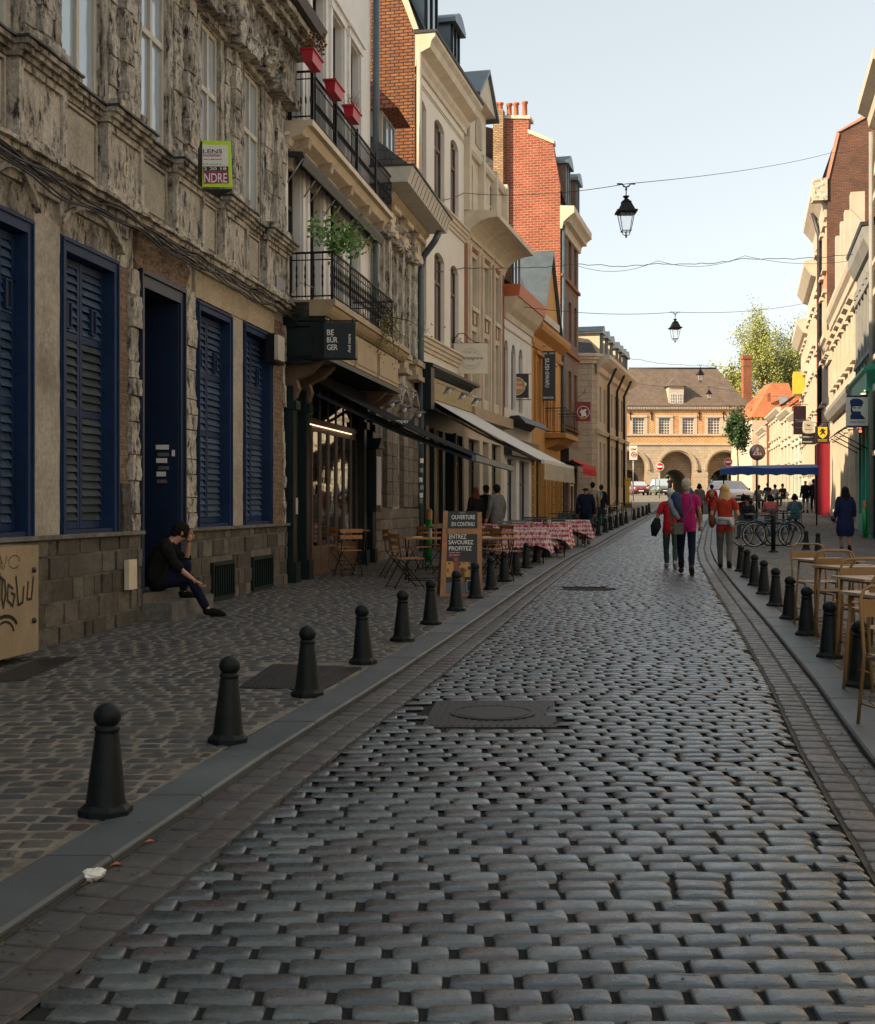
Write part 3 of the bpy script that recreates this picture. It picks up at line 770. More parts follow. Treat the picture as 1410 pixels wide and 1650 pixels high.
# arched mouldings over the first two shutters
for (a, b, c, d) in sh[:2]:
    s = MB(); n = 14
    for k in range(n):
        t0, t1 = k/n, (k+1)/n
        f = lambda t: 4.30+.30*math.sin(math.pi*t)**.8
        for (lo, hi, nn) in ((.0, .06, .10), (.06, .2, .06)):
            p = [F1.pt(a-.05+(b-a+.1)*t0, .0, f(t0)+lo), F1.pt(a-.05+(b-a+.1)*t1, .0, f(t1)+lo), F1.pt(a-.05+(b-a+.1)*t1, .0, f(t1)+hi), F1.pt(a-.05+(b-a+.1)*t0, .0, f(t0)+hi)]
            s.prism(p, F1.pt(0, nn, 0)-F1.pt(0, 0, 0))
    mk('arch_moulding', s, m_stA, b1)
    s = MB(); rough(s, F1, a-.02, b+.02, .0, .03, 4.23, 4.5, .03, .07, freq=8); mk('rubble_patch', s, m_stB, b1)
for (a, b) in ((sh[2][0]-.1, sh[3][1]+.1),):
    s = MB(); rough(s, F1, a, b, 0, .05, 4.24, 4.66, .012, .1); F1.box(s, a-.03, b+.03, .05, .09, 4.60, 4.67); mk('lintel_stone', s, m_tan, b1)
s = MB(); rough(s, F1, ud0-.1, ud1+.15, 0, .05, 4.24, 4.7, .06, .06, freq=7); mk('rubble_patch', s, m_rubb, b1)
s = MB(); rough(s, F1, -3, sh[1][1]+.3, 0, .05, 4.52, 4.72, .02, .1); mk('lintel_stone', s, m_stA, b1)
# string course with cables
s = MB()
rough(s, F1, -4, U1+.02, 0, .16, 4.74, 4.80, .03, .1, freq=4); rough(s, F1, -4, U1+.02, 0, .10, 4.68, 4.74, .02, .1); rough(s, F1, -4, U1+.02, .0, .22, 4.80, 4.84, .035, .08, freq=6, seed=4)
mk('string_course', s, m_stB, b1)
for k in range(6):
    t = MB(); pts = []; n = 60; ph = r.uniform(0, 6)
    for i in range(n+1):
        u = -4+(U1+4)*i/n; pts.append(F1.pt(u, .19+.03*math.sin(u*1.3+ph)+.012*k, 4.70-.035*k+.035*math.sin(u*2.1+ph)+.02*math.sin(u*5+k)))
    t.tube(pts, .010 if k else .014, 5); mk('facade_cable', t, m_cable, label='black cable along the derelict facade string course, %s' % ['thickest topmost strand', 'second strand from top', 'third strand from top', 'third from bottom', 'second from bottom', 'lowest strand'][k], cat='cable', group='cables along the derelict facade', org=pts[30])
# parapet zone: flat panels and projecting pedestals
PZ0, PZ1 = 4.86, 5.62
ped = [(30, 108), (174, 232), (284, 330), (362, 401), (430, 466)]
pu = [(F1.u(a, .16), F1.u(b, .16)) for a, b in ped]
s = MB(); rough(s, F1, -5, U1, 0, .03, PZ0, PZ1, .012, .1); mk('parapet_band', s, m_stA, b1)
prev = -3.5
for i, (a, b) in enumerate(pu):
    b = min(b, U1-.005)
    s = MB(); t = .09
    rough(s, F1, a, b, 0, .13, PZ0, PZ1, .006, .1, seed=i)
    for q in ((a, a+t, PZ0, PZ1), (b-t, b, PZ0, PZ1), (a+t, b-t, PZ1-t, PZ1), (a+t, b-t, PZ0, PZ0+t)): F1.box(s, q[0], q[1], .131, .165, q[2], q[3])
    F1.box(s, a-.04, b+.04, .0, .20, PZ0-.02, PZ0+.05)
    mk('pedestal', s, m_stA, b1)
    if i == 1:
        rg = MB(); 
        c = F1.pt((a+b)/2, .15, 5.22); pts = [c+F1.d.to_3d()*(.045*math.cos(q*math.pi/8))+Vector((0, 0, .075*math.sin(q*math.pi/8))) for q in range(17)]
        rg.tube(pts, .012, 6); mk('oval_ring', rg, m_creamtrim, b1)
    if a-.1 > prev+.15:
        s = MB(); rough(s, F1, prev+.12, a-.12, .03, .055, PZ0+.12, PZ1-.1, .006, .1, seed=i+9)
        for q in ((prev+.06, prev+.09, PZ0+.06, PZ1-.04), (a-.09, a-.06, PZ0+.06, PZ1-.04), (prev+.09, a-.09, PZ1-.07, PZ1-.04)): F1.box(s, q[0], q[1], .03, .07, q[2], q[3])
        mk('parapet_panel', s, m_render, b1)
    prev = b
# sill ledge (breaks forward over each pedestal) with lead on top
s = MB(); l = MB(); cur = -5.0
segs = []
for a, b in pu: segs += [(cur, a-.05, .16), (a-.05, min(b+.05, U1), .29)]; cur = min(b+.05, U1)
if cur < U1: segs.append((cur, U1, .16))
for a, b, n in segs:
    if b-a < .02: continue
    rough(s, F1, a, b, 0, n-.09, 5.60, 5.65, .008, .08); rough(s, F1, a, b, 0, n-.04, 5.65, 5.70, .012, .08); rough(s, F1, a-.02, b+.02, 0, n, 5.70, 5.75, .012, .07)
    rough(l, F1, a-.03, b+.03, 0, n+.03, 5.752, 5.775, .018, .07, freq=6)
mk('sill_ledge', s, m_stB, b1); mk('lead_cover', l, m_lead, b1)
for i, (a, b, c, d) in enumerate(wu):
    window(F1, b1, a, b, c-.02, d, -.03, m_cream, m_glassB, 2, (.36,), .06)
    s = MB(); rough(s, F1, a-.16, a-.01, .0, .03, c, d+.12, .010, .08); rough(s, F1, b+.01, b+.16, .0, .03, c, d+.12, .012, .08); rough(s, F1, a-.16, b+.16, 0, .08, d+.02, d+.2, .02, .08)
    mk('window_surround', s, m_stB, b1)
# rusticated pilasters between the upper windows
gaps = [(wu[i][1]+.18, wu[i+1][0]-.18) for i in range(4)]+[(wu[4][1]+.18, U1-.01), (wu[0][0]-2.0, wu[0][0]-.2)]
for a, b in gaps:
    if b-a < .12: continue
    z = 5.78
    mid = (a+b)/2; W = min(b-a, .95)
    while z < 8.0:
        h = r.choice([.26, .34, .42]); h = min(h, 8.02-z)
        for (x0, x1, nn) in ((a, mid-W*.17, .05), (mid-W*.15, mid+W*.15, .11), (mid+W*.17, b, .05)):
            if x1-x0 < .06: continue
            s = MB(); rough(s, F1, x0+.008, x1-.008, 0, nn+r.uniform(-.02, .02), z+.006, z+h-.006, .026, .06, freq=6.5, seed=z*3+x0)
            mk('pilaster_stone', s, m_stB if r.random() < .7 else m_stA, b1)
        z += h
    s = MB(); rough(s, F1, a-.03, b+.03, 0, .2, 5.76, 5.95, .04, .06, freq=5, seed=a); mk('pilaster_base', s, m_stA, b1)
# crumbling entablature, brackets, cornice and gutter
for i, (a, b, c, d) in enumerate(wu):
    s = MB(); rough(s, F1, a-.35, b+.35, 0, .24, 8.12, 8.62, .17, .05, freq=6, seed=i*3); mk('carved_ornament', s, m_stB, b1)
for a, b in gaps:
    if b-a < .1: continue
    s = MB(); rough(s, F1, a-.02, b+.02, 0, .30, 8.03, 8.20, .05, .06); rough(s, F1, a+.05, b-.05, 0, .24, 8.20, 8.85, .03, .08); rough(s, F1, a-.04, b+.04, 0, .40, 8.85, 8.98, .03, .08); mk('capital', s, m_stB, b1)
s = MB(); rough(s, F1, -5, U1, 0, .16, 8.62, 8.90, .02, .09); rough(s, F1, -5, U1, 0, .34, 8.90, 9.02, .03, .09, freq=4); rough(s, F1, -5, U1+.05, 0, .46, 9.02, 9.10, .03, .09); rough(s, F1, -5, U1+.05, 0, .58, 9.10, 9.2, .02, .09)
mk('cornice', s, m_stB, b1)
s = MB(); F1.prof(s, -5, U1+.1, [(0, 9.2), (.68, 9.22), (.74, 9.36), (.70, 9.37), (.64, 9.26), (0, 9.30)]); mk('gutter', s, m_lead, b1)
# door
s = MB(); nb = -.30
for q in ((ud0, ud0+.10, 4.2), (ud1-.10, ud1, 4.2)): F1.box(s, q[0], q[1], -.32, .06, .43, q[2])
F1.box(s, ud0+.10, ud1-.10, -.32, .06, 4.06, 4.2)
F1.box(s, ud0-.03, ud0+.0, .0, .09, 1.2, 4.25); F1.box(s, ud1, ud1+.03, .0, .09, 1.2, 4.25); F1.box(s, ud0-.03, ud1+.03, .0, .09, 4.205, 4.26)
F1.box(s, ud1-.13, ud1-.10, -1.0, .03, .43, 4.06); F1.box(s, ud0+.10, ud0+.12, -1.0, .03, .43, 4.06)
mk('door_frame', s, m_bluesolid, b1)
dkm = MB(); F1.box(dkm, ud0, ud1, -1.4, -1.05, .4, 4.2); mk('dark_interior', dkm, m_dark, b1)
s = MB(); a, b = ud0+.12, ud1-.13; nb = -.62
F1.box(s, a, b, nb-.04, nb, .45, 3.0); F1.box(s, a, b, nb-.04, nb+.04, 3.0, 3.12)
D = mk('door', s, m_bluesolid, b1)
for (x0, x1, z0, z1) in ((a+.05, (a+b)/2-.03, 1.35, 2.8), ((a+b)/2+.03, b-.05, 1.35, 2.8), (a+.05, (a+b)/2-.03, .6, 1.15), ((a+b)/2+.03, b-.05, .6, 1.15)):
    s = MB(); t = .035
    for q in ((x0, x0+t, z0, z1), (x1-t, x1, z0, z1), (x0+t, x1-t, z0, z0+t), (x0+t, x1-t, z1-t, z1)): F1.box(s, q[0], q[1], nb, nb+.03, q[2], q[3])
    F1.box(s, x0+t+.03, x1-t-.03, nb, nb+.015, z0+t+.03, z1-t-.03); mk('door_panel', s, m_bluesolid, D)
s = MB(); F1.box(s, a+.08, (a+b)/2-.05, nb+.03, nb+.05, 1.22, 1.27); s.ell(F1.pt((a+b)/2+.06, nb+.06, 1.45), .03, .03, .03); mk('letter_slot', s, m_black, D)
s = MB()
for k in range(7):
    for j in range(9):
        u = a+.05+(b-a-.1)*k/6; c = F1.pt(u, nb+.01, 3.2+.085*j+.02*(k % 2)); pts = [c+F1.d.to_3d()*(.04*math.cos(q))+Vector((0, 0, .045*math.sin(q))) for q in [i*math.pi/4 for i in range(9)]]
        s.tube(pts, .007, 4, cap=False)
F1.box(s, a, b, nb-.05, nb-.03, 3.12, 4.06, 1)
mk('transom_grille', s, [m_black, m_glass], b1)
# steps: two stone slabs in front of the door
def steps():
    p = F1.pt((ud0+ud1)/2, .2, 0); z = gz(p.y)+.05; t = empty('door_step', (p.x, p.y, z), 'worn two-tier stone doorstep under the sitting man', 'doorstep')
    s = MB(); rough(s, F1, ud0-.06, ud1+.02, -.9, .10, z-.05, .46, .006, .08); mk('upper_step', s, m_base, t)
    s = MB(); rough(s, F1, ud0+.04, ud1+.10, .1, .42, z-.05, z+.185, .008, .07); mk('lower_step', s, m_mort, t)
steps()
# small fixtures
s = MB(); u = F1.u(205, .1); F1.box(s, F1.u(201, .1), F1.u(214, .1), .095, .15, F1.z(205, 950, .1), F1.z(205, 902, .1)); mk('meter_hatch', s, m_creamtrim, label='narrow cream meter hatch low on the wall beside the doorstep', cat='meter box', org=F1.pt(u, .1, .6))
def intercom():
    F1i = Fac(*F1.P, .1525); u = ud1-.131
    t = empty('doorbell_panel', F1.pt(u, -.3, 2.0), 'stack of small white doorbells and stickers on the blue door reveal', 'doorbells')
    for k in range(6):
        s = MB(); z = 1.78+k*.085; h = .06 if k % 2 else .045; n0 = -.24+r.uniform(-.02, .02)
        F1.box(s, u-.018, u-.001, n0, n0+.14+r.uniform(-.03, .03), z, z+h); mk('bell_plate', s, m_signw if k % 2 else m_metal, t)
    s = MB(); F1.box(s, u-.006, u-.001, -.05, -.01, 2.12, 2.2); mk('sticker', s, m_signw, t)
intercom()
s = MB(); c = F1.pt(U1-.05, .16, 0); F1.box(s, F1.u(440, .16), F1.u(455, .16), .04, .20, 3.75, 4.2); 
t = mk('outdoor_lamp', s, m_black, label='unlit oblong bulkhead lamp at the corner of the derelict house', cat='wall lamp', org=F1.pt(U1-.1, .1, 4))
s = MB(); F1.box(s, F1.u(442, .2), F1.u(453, .2), .201, .26, 3.78, 4.17); mk('lamp_lens', s, m_cream, t)
s = MB(); F1.box(s, F1.u(440, .1), F1.u(450, .1), .05, .16, 4.95, 5.15); s.tube([F1.pt(F1.u(446, .1), .17, 4.95), F1.pt(F1.u(446, .1)+.1, .25, 4.75), F1.pt(F1.u(452, .1), .3, 4.8), F1.pt(F1.u(455, .1), .15, 5.0)], .012, 5)
mk('junction_box', s, m_metal, label='small grey junction box with looped cables below the cornice corner', cat='junction box', org=F1.pt(F1.u(446, .1), .1, 5))
# ---- graffiti cabinet at the left frame edge
def cabinet():
    n1 = .42; a, b = F1.u(62, n1)-1.35, F1.u(62, n1); y = F1.pt(b, n1, 0).y; z0 = gz(y)+.10; z1 = F1.z(30, 880, n1)
    p = F1.pt((a+b)/2, .2, z0); t = empty('graffiti_cabinet', p, 'beige utility cabinet covered in black graffiti at the left edge', 'utility cabinet')
    s = MB(); F1.box(s, a, b, .1, n1, z0, z1); mk('cabinet_body', s, m_cab, t)
    s = MB(); 
    for q in ((b-.10, z1-.22), (b-.10, z0+.28)): s.lathe([(.025, 0), (.025, .02), (.0, .02)], F1.pt(q[0], n1, q[1]), 12, axis=F1.n.to_3d())
    mk('lock', s, m_ink, t)
    g = MB(); H = z1-z0
    def stroke(pts, w, k=0): 
        P = [F1.pt(b-(1.0-x), n1+.004, z0+y*H) for x, y in pts]
        Q = []
        for i in range(len(P)-1):
            for q in range(4):
                Q.append(P[i].lerp(P[i+1], q/4))
        Q.append(P[-1])
        for i in range(len(Q)-1):
            d = (Q[i+1]-Q[i]); d = d.normalized() if d.length else d; e = d.cross(F1.n.to_3d())*w
            g.poly([Q[i]-e, Q[i+1]-e, Q[i+1]+e, Q[i]+e])
        for q in Q: 
            g.poly([q+F1.n.to_3d()*.0008+F1.d.to_3d()*(w*math.cos(a_))+Vector((0, 0, w*math.sin(a_))) for a_ in [i*math.pi/4 for i in range(8)]])
    arc = lambda cx, cy, rx, ry, a0, a1, n=9: [(cx+rx*math.cos(R(a0+(a1-a0)*i/n)), cy+ry*math.sin(R(a0+(a1-a0)*i/n))) for i in range(n+1)]
    stroke([(.16, .66), (.20, .50), (.26, .44), (.22, .60), (.14, .72), (.13, .60), (.10, .52)], .013)
    stroke([(.34, .72), (.33, .55), (.36, .46), (.40, .58), (.38, .70), (.30, .74), (.28, .58), (.27, .46)], .013)
    stroke([(.52, .62), (.44, .66), (.43, .52), (.52, .46), (.56, .56), (.50, .58)], .012)
    stroke([(.72, .62), (.70, .48), (.62, .46), (.60, .60), (.58, .72)], .012); stroke([(.9, .7), (.86, .5), (.78, .5), (.80, .66)], .012)
    stroke(arc(.38, .26, .22, .12, 180, 20), .016); stroke(arc(.38, .22, .16, .11, 170, 10), .010)
    stroke(arc(.55, .86, .10, .06, 0, 320), .003); stroke([(.42, .92), (.36, .80), (.30, .93), (.34, .86), (.22, .86)], .003); stroke(arc(.28, .80, .05, .05, 0, 330), .003)
    mk('graffiti', g, m_ink, t)
m_cab = M('beige_cabinet_paint', (.33, .25, .15), .6, var=.3, vs=3, grime=.35, gcol=(.16, .11, .06))
cabinet()
# ---- for-sale board
def sale():
    n0 = .75; Fx = F1; py = 300
    Y = Fx.pt(Fx.u(350, n0), n0, 0).y
    P = lambda x, y, e=0: PX(x, y, Y-e)
    t = empty('sale_board', P(350, 300), 'lime bordered V-shaped estate agent board fixed on the derelict facade', 'sign board')
    s = MB(); s.prism([P(326, 301), P(374, 302), P(371, 227), P(326, 226)], Vector((0, .03, 0))); mk('lime_panel', s, m_lime, t)
    s = MB(); s.prism([P(326, 300), P(321, 296, -.3), P(321, 240, -.3), P(326, 227)], Vector((-.02, .02, 0))); s.prism([P(326, 303), P(374, 304), P(352, 317, -.35)], Vector((0, 0, -.02))); mk('side_panel', s, m_ink, t)
    s = MB(); s.prism([P(326, 268, .004), P(368, 268, .004), P(367, 234, .004), P(326, 233, .004)], Vector((0, .003, 0)), 0); s.prism([P(327, 275, .004), P(368, 275, .004), P(368, 268.3, .004), P(327, 268.3, .004)], Vector((0, .003, 0)), 1)
    s.prism([P(328, 296, .004), P(369, 295, .004), P(368, 275.3, .004), P(327, 275.3, .004)], Vector((0, .003, 0)), 2)
    u = Y/2000; rt, up = Vector((1, 0, 0)), Vector((0, 0, 1))
    text(s, 'LENS', P(327, 247, .007), rt, up, 31*u, 6.5*u, 3); text(s, 'mobilier', P(327, 252.5, .007), rt, up, 30*u, 5.5*u, 2)
    text(s, 'MENT IMMOBILIER', P(328, 257.5, .007), rt, up, 30*u, 1.8*u, 3); text(s, 'S À LILLE 4', P(327, 266, .007), rt, up, 30*u, 3.6*u, 4)
    text(s, '2 20 18', P(328, 274, .007), rt, up, 37*u, 4.6*u, 0); text(s, 'NDRE', P(329, 294, .007), rt, up, 37*u, 15*u, 0)
    mk('printed_face', s, [m_signw, m_ink, m_magenta, m_ink, m_metal], t)
m_lime = flat('lime_paint', (.50, .75, .02), .5); m_magenta = flat('magenta_print', (.30, .01, .09), .5)
sale()
# ================================================================ left row, second house: burger restaurant with balconies
def shell(F, par, u0, u1, z0, z1, holes, mat, reveal=.22, depth=9.0, mr=None, side=None, dark=True, mats=None):
    w = MB(); F.wall(w, u0, u1, z0, z1, holes, reveal, mi=0, mr=1 if mr else 0)
    mk('wall', w, [mat, mr] if mr else mat, par)
    w = MB(); F.box(w, u0, u0+.02, -depth, -.001, z0, z1-.01); F.box(w, u1-.02, u1, -depth, -.001, z0, z1-.01); F.box(w, u0+.03, u1-.03, -depth, -.55, z1-.12, z1-.02)
    mk('side_wall', w, side or mat, par)
    if dark:
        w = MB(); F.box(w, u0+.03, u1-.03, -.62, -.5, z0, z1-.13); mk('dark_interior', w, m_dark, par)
def railing(F, par, a, b, n, z0, z1, nb, name='balcony_railing', mat=None, side_a=True, side_b=True, turned=False):
    mat = mat or m_black; s = MB()
    pts = [F.pt(a, 0, 0)] if side_a else []
    line = ([(a, .02), (a, n)] if side_a else [(a, n)]) + ([(b, n), (b, .02)] if side_b else [(b, n)])
    for zz, t in ((z1, .022), (z0+.06, .014), (z1-.12, .012)):
        s.tube([F.pt(u, q, zz) for u, q in line], t, 5, sm=False)
    rail = mk(name, s, mat, par); L = [math.hypot(x2-x1, y2-y1) for (x1, y1), (x2, y2) in zip(line, line[1:])]; tot = sum(L)
    for i in range(nb):
        d = tot*(i+.5)/nb
        for (x1, y1), (x2, y2), l in zip(line, line[1:], L):
            if d <= l: u, q = x1+(x2-x1)*d/l, y1+(y2-y1)*d/l; break
            d -= l
        s = MB(); zm = (z0+z1)/2
        if turned: s.tube([F.pt(u, q, z) for z in (z0+.03, zm-.2, zm-.14, zm-.05, zm, zm+.05, zm+.14, zm+.2, z1)], [.009, .009, .018, .012, .022, .012, .018, .009, .009], 5)
        else:
            s.tube([F.pt(u, q, z0+.03), F.pt(u, q, z1)], .008, 4)
            c = F.pt(u, q, z0+.33); r0 = .045
            s.tube([c+F.d.to_3d()*(r0*math.cos(k*math.pi/4))+Vector((0, 0, r0*1.5*math.sin(k*math.pi/4))) for k in range(9)], .006, 4)
        mk('baluster', s, mat, rail)
    return rail
b2 = bld('restaurant_house', F2, 3, 'tall off-white house with two iron balconies above a dark green burger restaurant front')
E2 = 6.83; Z2 = 13.6
h2 = []
for a, b in ((455.5, 483), (500, 521), (533, 551), (562, 578)): h2.append((F2.u(a), F2.u(b), 7.95, 11.0))
h1 = []
for a, b in ((460, 484), (496, 517), (529, 549), (560, 577)): h1.append((F2.u(a), F2.u(b), 4.95, 7.45))
shell(F2, b2, 0, E2, 4.8, Z2, h2+h1, m_white, .30)
w = MB(); F2.wall(w, 0, E2, -.2, 4.8, [(1.05, 5.7, .2, 4.0)], .5); mk('shopfront_backing', w, m_green, b2)
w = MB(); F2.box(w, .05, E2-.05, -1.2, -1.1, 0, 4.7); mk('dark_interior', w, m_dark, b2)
for (a, b, c, d) in h2+h1:
    window(F2, b2, a, b, c, d, -.14, m_ink, m_glass, 2, (.3,), .06)
    s = MB()
    for q in ((a-.16, a-.02, c, d+.02), (b+.02, b+.16, c, d+.02)): F2.box(s, q[0], q[1], 0, .05, q[2], q[3])
    F2.box(s, a-.18, b+.18, 0, .07, d+.02, d+.18); F2.box(s, a-.22, b+.22, 0, .12, d+.18, d+.24); mk('window_surround', s, m_white, b2)
s = MB(); s.poly([F2.pt(0, .2, 13.6), F2.pt(E2, .2, 13.6), F2.pt(E2, -4.5, 17.4), F2.pt(0, -4.5, 17.4)]); s.poly([F2.pt(0, -9, 13.6), F2.pt(E2, -9, 13.6), F2.pt(E2, -4.5, 17.4), F2.pt(0, -4.5, 17.4)])
for q in (0, E2): s.poly([F2.pt(q, 0, 13.5), F2.pt(q, -4.5, 17.4), F2.pt(q, -9, 13.5)])
mk('roof', s, m_slate, b2)
# balconies
s = MB(); F2.box(s, -.0, E2, 0, .52, 7.78, 7.88); F2.prof(s, 0, E2, [(0, 7.50), (.10, 7.50), (.14, 7.6), (.34, 7.66), (.42, 7.78), (0, 7.78)]); mk('balcony_floor', s, m_creamtrim, b2)
for u in (.35, 1.9, 3.5, 5.1, 6.5):
    s = MB(); F2.prof(s, u-.09, u+.09, [(0, 7.15), (.08, 7.15), (.14, 7.35), (.36, 7.5), (.4, 7.66), (0, 7.66)]); mk('console', s, m_tan, b2)
br = railing(F2, b2, .02, E2-.05, .48, 7.88, 8.68, 92)
for k, (u0, u1) in enumerate(((.1, 1.7), (1.7, 3.4), (3.4, 5.1), (5.1, 6.7))):
    s = MB(); F2.box(s, u0-.02, u0+.03, .46, .51, 7.88, 8.74); mk('post', s, m_black, br)
s = MB(); F2.box(s, .0, E2, 0, .9, 4.80, 4.90); F2.prof(s, 0, E2, [(0, 4.63), (.74, 4.63), (.80, 4.68), (.84, 4.74), (.86, 4.80), (0, 4.80)]); mk('balcony_floor', s, m_tanpanel, b2)
railing(F2, b2, .02, 5.1, .86, 4.9, 5.68, 46, turned=True)
# rolled awnings over the first floor windows with arms
s = MB(); F2.prof(s, .15, E2-.1, [(.02, 7.42), (.30, 7.40), (.34, 7.30), (.30, 7.18), (.27, 7.18), (.24, 7.32), (.02, 7.36)]); mk('rolled_awning', s, m_ink, b2)
for a, b, c, d in h1:
    for u in (a-.05, b+.05):
        s = MB(); s.tube([F2.pt(u, .02, 6.85), F2.pt(u, .32, 7.28)], .014, 4); mk('awning_arm', s, m_metal, b2)
# downpipe between house two and three
s = MB(); s.tube([F2.pt(E2+.05, .12, 13.6), F2.pt(E2+.05, .12, 8.6)], .075, 8); s.tube([F2.pt(E2+.05, .12, 8.6), F2.pt(E2+.0, .5, 8.4), F2.pt(E2-.1, .14, 7.9), F2.pt(E2-.1, .12, 4.9)], .055, 8); mk('downpipe', s, m_pipe, b2)
# shopfront
zt2 = F2.z(500, 522, .4)
s = MB(); F2.box(s, .05, 6.3, 0, .72, 3.98, 4.62); F2.box(s, .0, 6.35, 0, .78, 3.90, 3.98); mk('fascia_box', s, m_green, b2)
for a, b in ((.12, 2.1), (2.2, 4.1), (4.2, 6.2)):
    s = MB(); F2.box(s, a, b, .721, .74, 4.02, 4.60); F2.box(s, a+.06, b-.06, .741, .755, 4.09, 4.52); mk('fascia_panel', s, m_tanpanel, b2)
for u in (.28, 1.12, 5.72, 6.55):
    s = MB(); F2.box(s, u-.11, u+.11, 0, .14, 0.05, 3.5); F2.box(s, u-.14, u+.14, 0, .2, .05, .55); F2.box(s, u-.13, u+.13, 0, .2, 3.1, 3.25); mk('pilaster', s, m_green, b2)
    s = MB(); F2.prof(s, u-.1, u+.1, [(.0, 3.3), (.16, 3.3), (.22, 3.45), (.18, 3.6), (.44, 3.72), (.62, 3.9), (0, 3.9)]); mk('corbel', s, m_doorwood, b2)
s = MB(); F2.box(s, .42, .98, -.1, -.05, .15, 3.0)
for z0, z1 in ((.3, .5), (.6, .75), (.85, 1.0), (1.1, 1.25), (1.5, 2.9)): F2.box(s, .5, .9, -.05, -.02, z0, z1)
d2 = mk('side_door', s, m_doorwood, b2)
s = MB(); s.tube([F2.pt(.55, .02, 1.6), F2.pt(.55, .06, 1.65), F2.pt(.55, .06, 1.85), F2.pt(.55, .02, 1.9)], .015, 5); mk('handle', s, m_black, d2)
s = MB(); F2.box(s, .30, .42, .141, .15, 1.35, 1.62); mk('notice', s, m_cream, b2)
s = MB(); F2.box(s, 1.08, 5.7, -.05, .02, 2.98, 3.08); F2.box(s, 1.08, 5.7, -.05, .0, .05, .28); F2.box(s, 1.08, 5.7, -.06, .0, 3.9, 4.0); mk('shop_frame', s, m_doorwood, b2)
s = MB(); F2.box(s, 1.3, 4.9, .02, .035, 2.945, 2.96); mk('light_strip', s, m_strip, b2)
for i in range(6):
    a = 1.9+.62*i; s = MB()
    for q in ((a, a+.07, .28, 2.98), (a+.53, a+.60, .28, 2.98), (a+.07, a+.53, .28, .75), (a+.07, a+.53, 2.85, 2.98)): F2.box(s, q[0], q[1], -.04, .0, q[2], q[3])
    dd = mk('folding_door', s, m_doorwood, b2)
    g = MB(); g.poly([F2.pt(a+.07, -.02+.004*(i % 3-1), .75), F2.pt(a+.53, -.02, .75), F2.pt(a+.53, -.02, 2.85), F2.pt(a+.07, -.02+.004*(i % 2), 2.85)]); mk('pane', g, m_mirror, dd)
    g = MB(); g.poly([F2.pt(a+.02, -.02, 3.08), F2.pt(a+.58, -.02, 3.08), F2.pt(a+.58, -.02, 3.9), F2.pt(a+.02, -.02, 3.9)]); F2.box(g, a-.02, a+.02, -.04, .0, 3.08, 3.9, 1); mk('transom_pane', g, [m_mirror, m_doorwood], b2)
s = MB(); F2.box(s, 1.34, 1.38, -.45, .0, .1, 2.9); mk('open_door_leaf', s, m_wood, b2)
# three red flower boxes
pt = [(485, 517, 68, 103), (523, 550, 124, 153), (553, 578, 167, 190)]
for i, (x0, x1, y0, y1) in enumerate(pt):
    n = .66; u = F2.u((x0+x1)/2+2, n); zt = 8.74; L = .62
    t = empty('flower_box', F2.pt(u, n, zt), ['red plastic flower box with dried brown plant, nearest on the upper balcony', 'empty red flower box in the middle of the upper balcony railing', 'red flower box with thin dry sprigs, farthest on the upper balcony'][i], 'flower box', 'red flower boxes on the upper balcony')
    s = MB(); hh = .20
    a = [F2.pt(u+q*L/2, n+e*.10, zt) for q, e in ((-1, -1), (1, -1), (1, 1), (-1, 1))]; b = [F2.pt(u+q*L/2*.86, n+e*.075, zt-hh) for q, e in ((-1, -1), (1, -1), (1, 1), (-1, 1))]
    s.add(a+b, [(0, 1, 5, 4), (1, 2, 6, 5), (2, 3, 7, 6), (3, 0, 4, 7), (4, 5, 6, 7)]); F2.box(s, u-L/2-.02, u+L/2+.02, n-.12, n+.12, zt-.03, zt); mk('planter', s, m_red, t)
    if i != 1:
        s = MB(); rq = random.Random(i)
        for k in range(70 if i == 0 else 26):
            p = F2.pt(u+rq.uniform(-.3, .3), n+rq.uniform(-.08, .1), zt); q = p+Vector((rq.uniform(-.15, .15), rq.uniform(-.15, .15), rq.uniform(.05, .32))); s.tube([p, q], .004, 3)
            if i == 0: s.ell(q, .03, .03, .02, 0, 5, 3)
        mk('dried_plant', s, m_dry, t)
# creeping plants on the lower balcony
def leafy(name, c, rad, n, size, mat, label, cat, seed, stems=6, group=None, squash=1.0, hang=0.0):
    rq = random.Random(seed); t = empty(name, c, label, cat, group); s = MB(); st = MB(); tips = []
    for k in range(stems):
        d = Vector((rq.gauss(0, 1), rq.gauss(0, 1), rq.uniform(.1, 1.5) if hang == 0 else -rq.uniform(.5, 1.5))).normalized(); L = rad*rq.uniform(.6, 1.2)
        e = Vector(c)+d*L; st.tube([c, Vector(c).lerp(e, .5)+Vector((rq.uniform(-.1, .1)*rad, 0, .1*rad)), e], [.02*rad, .012*rad, .005*rad], 4); tips.append(e)
    for k in range(n):
        b = rq.choice(tips).lerp(Vector(c), rq.random()**1.5*.8); p = b+Vector((rq.gauss(0, .16), rq.gauss(0, .16), rq.gauss(0, .16)*squash))*rad
        a = Vector((rq.gauss(0, 1), rq.gauss(0, 1), rq.gauss(0, 1))).normalized()*size*rq.uniform(.6, 1.3); b2_ = a.orthogonal().normalized()*a.length*.7
        s.poly([p-a, p-b2_*.9, p+a, p+b2_*.9])
    mk('foliage', s, mat, t, uv=False); mk('stem', st, m_bark, t); return t
leafy('climbing_plant', F2.pt(.35, .8, 5.75), .62, 520, .045, m_leafG, 'bright green climbing plant rising from the corner of the lower balcony', 'plant', 3, 12)
leafy('hanging_plant', F2.pt(3.9, .95, 5.2), .8, 420, .03, m_leafO, 'yellow-green plant trailing down over the far part of the lower balcony', 'plant', 5, 14, hang=1)
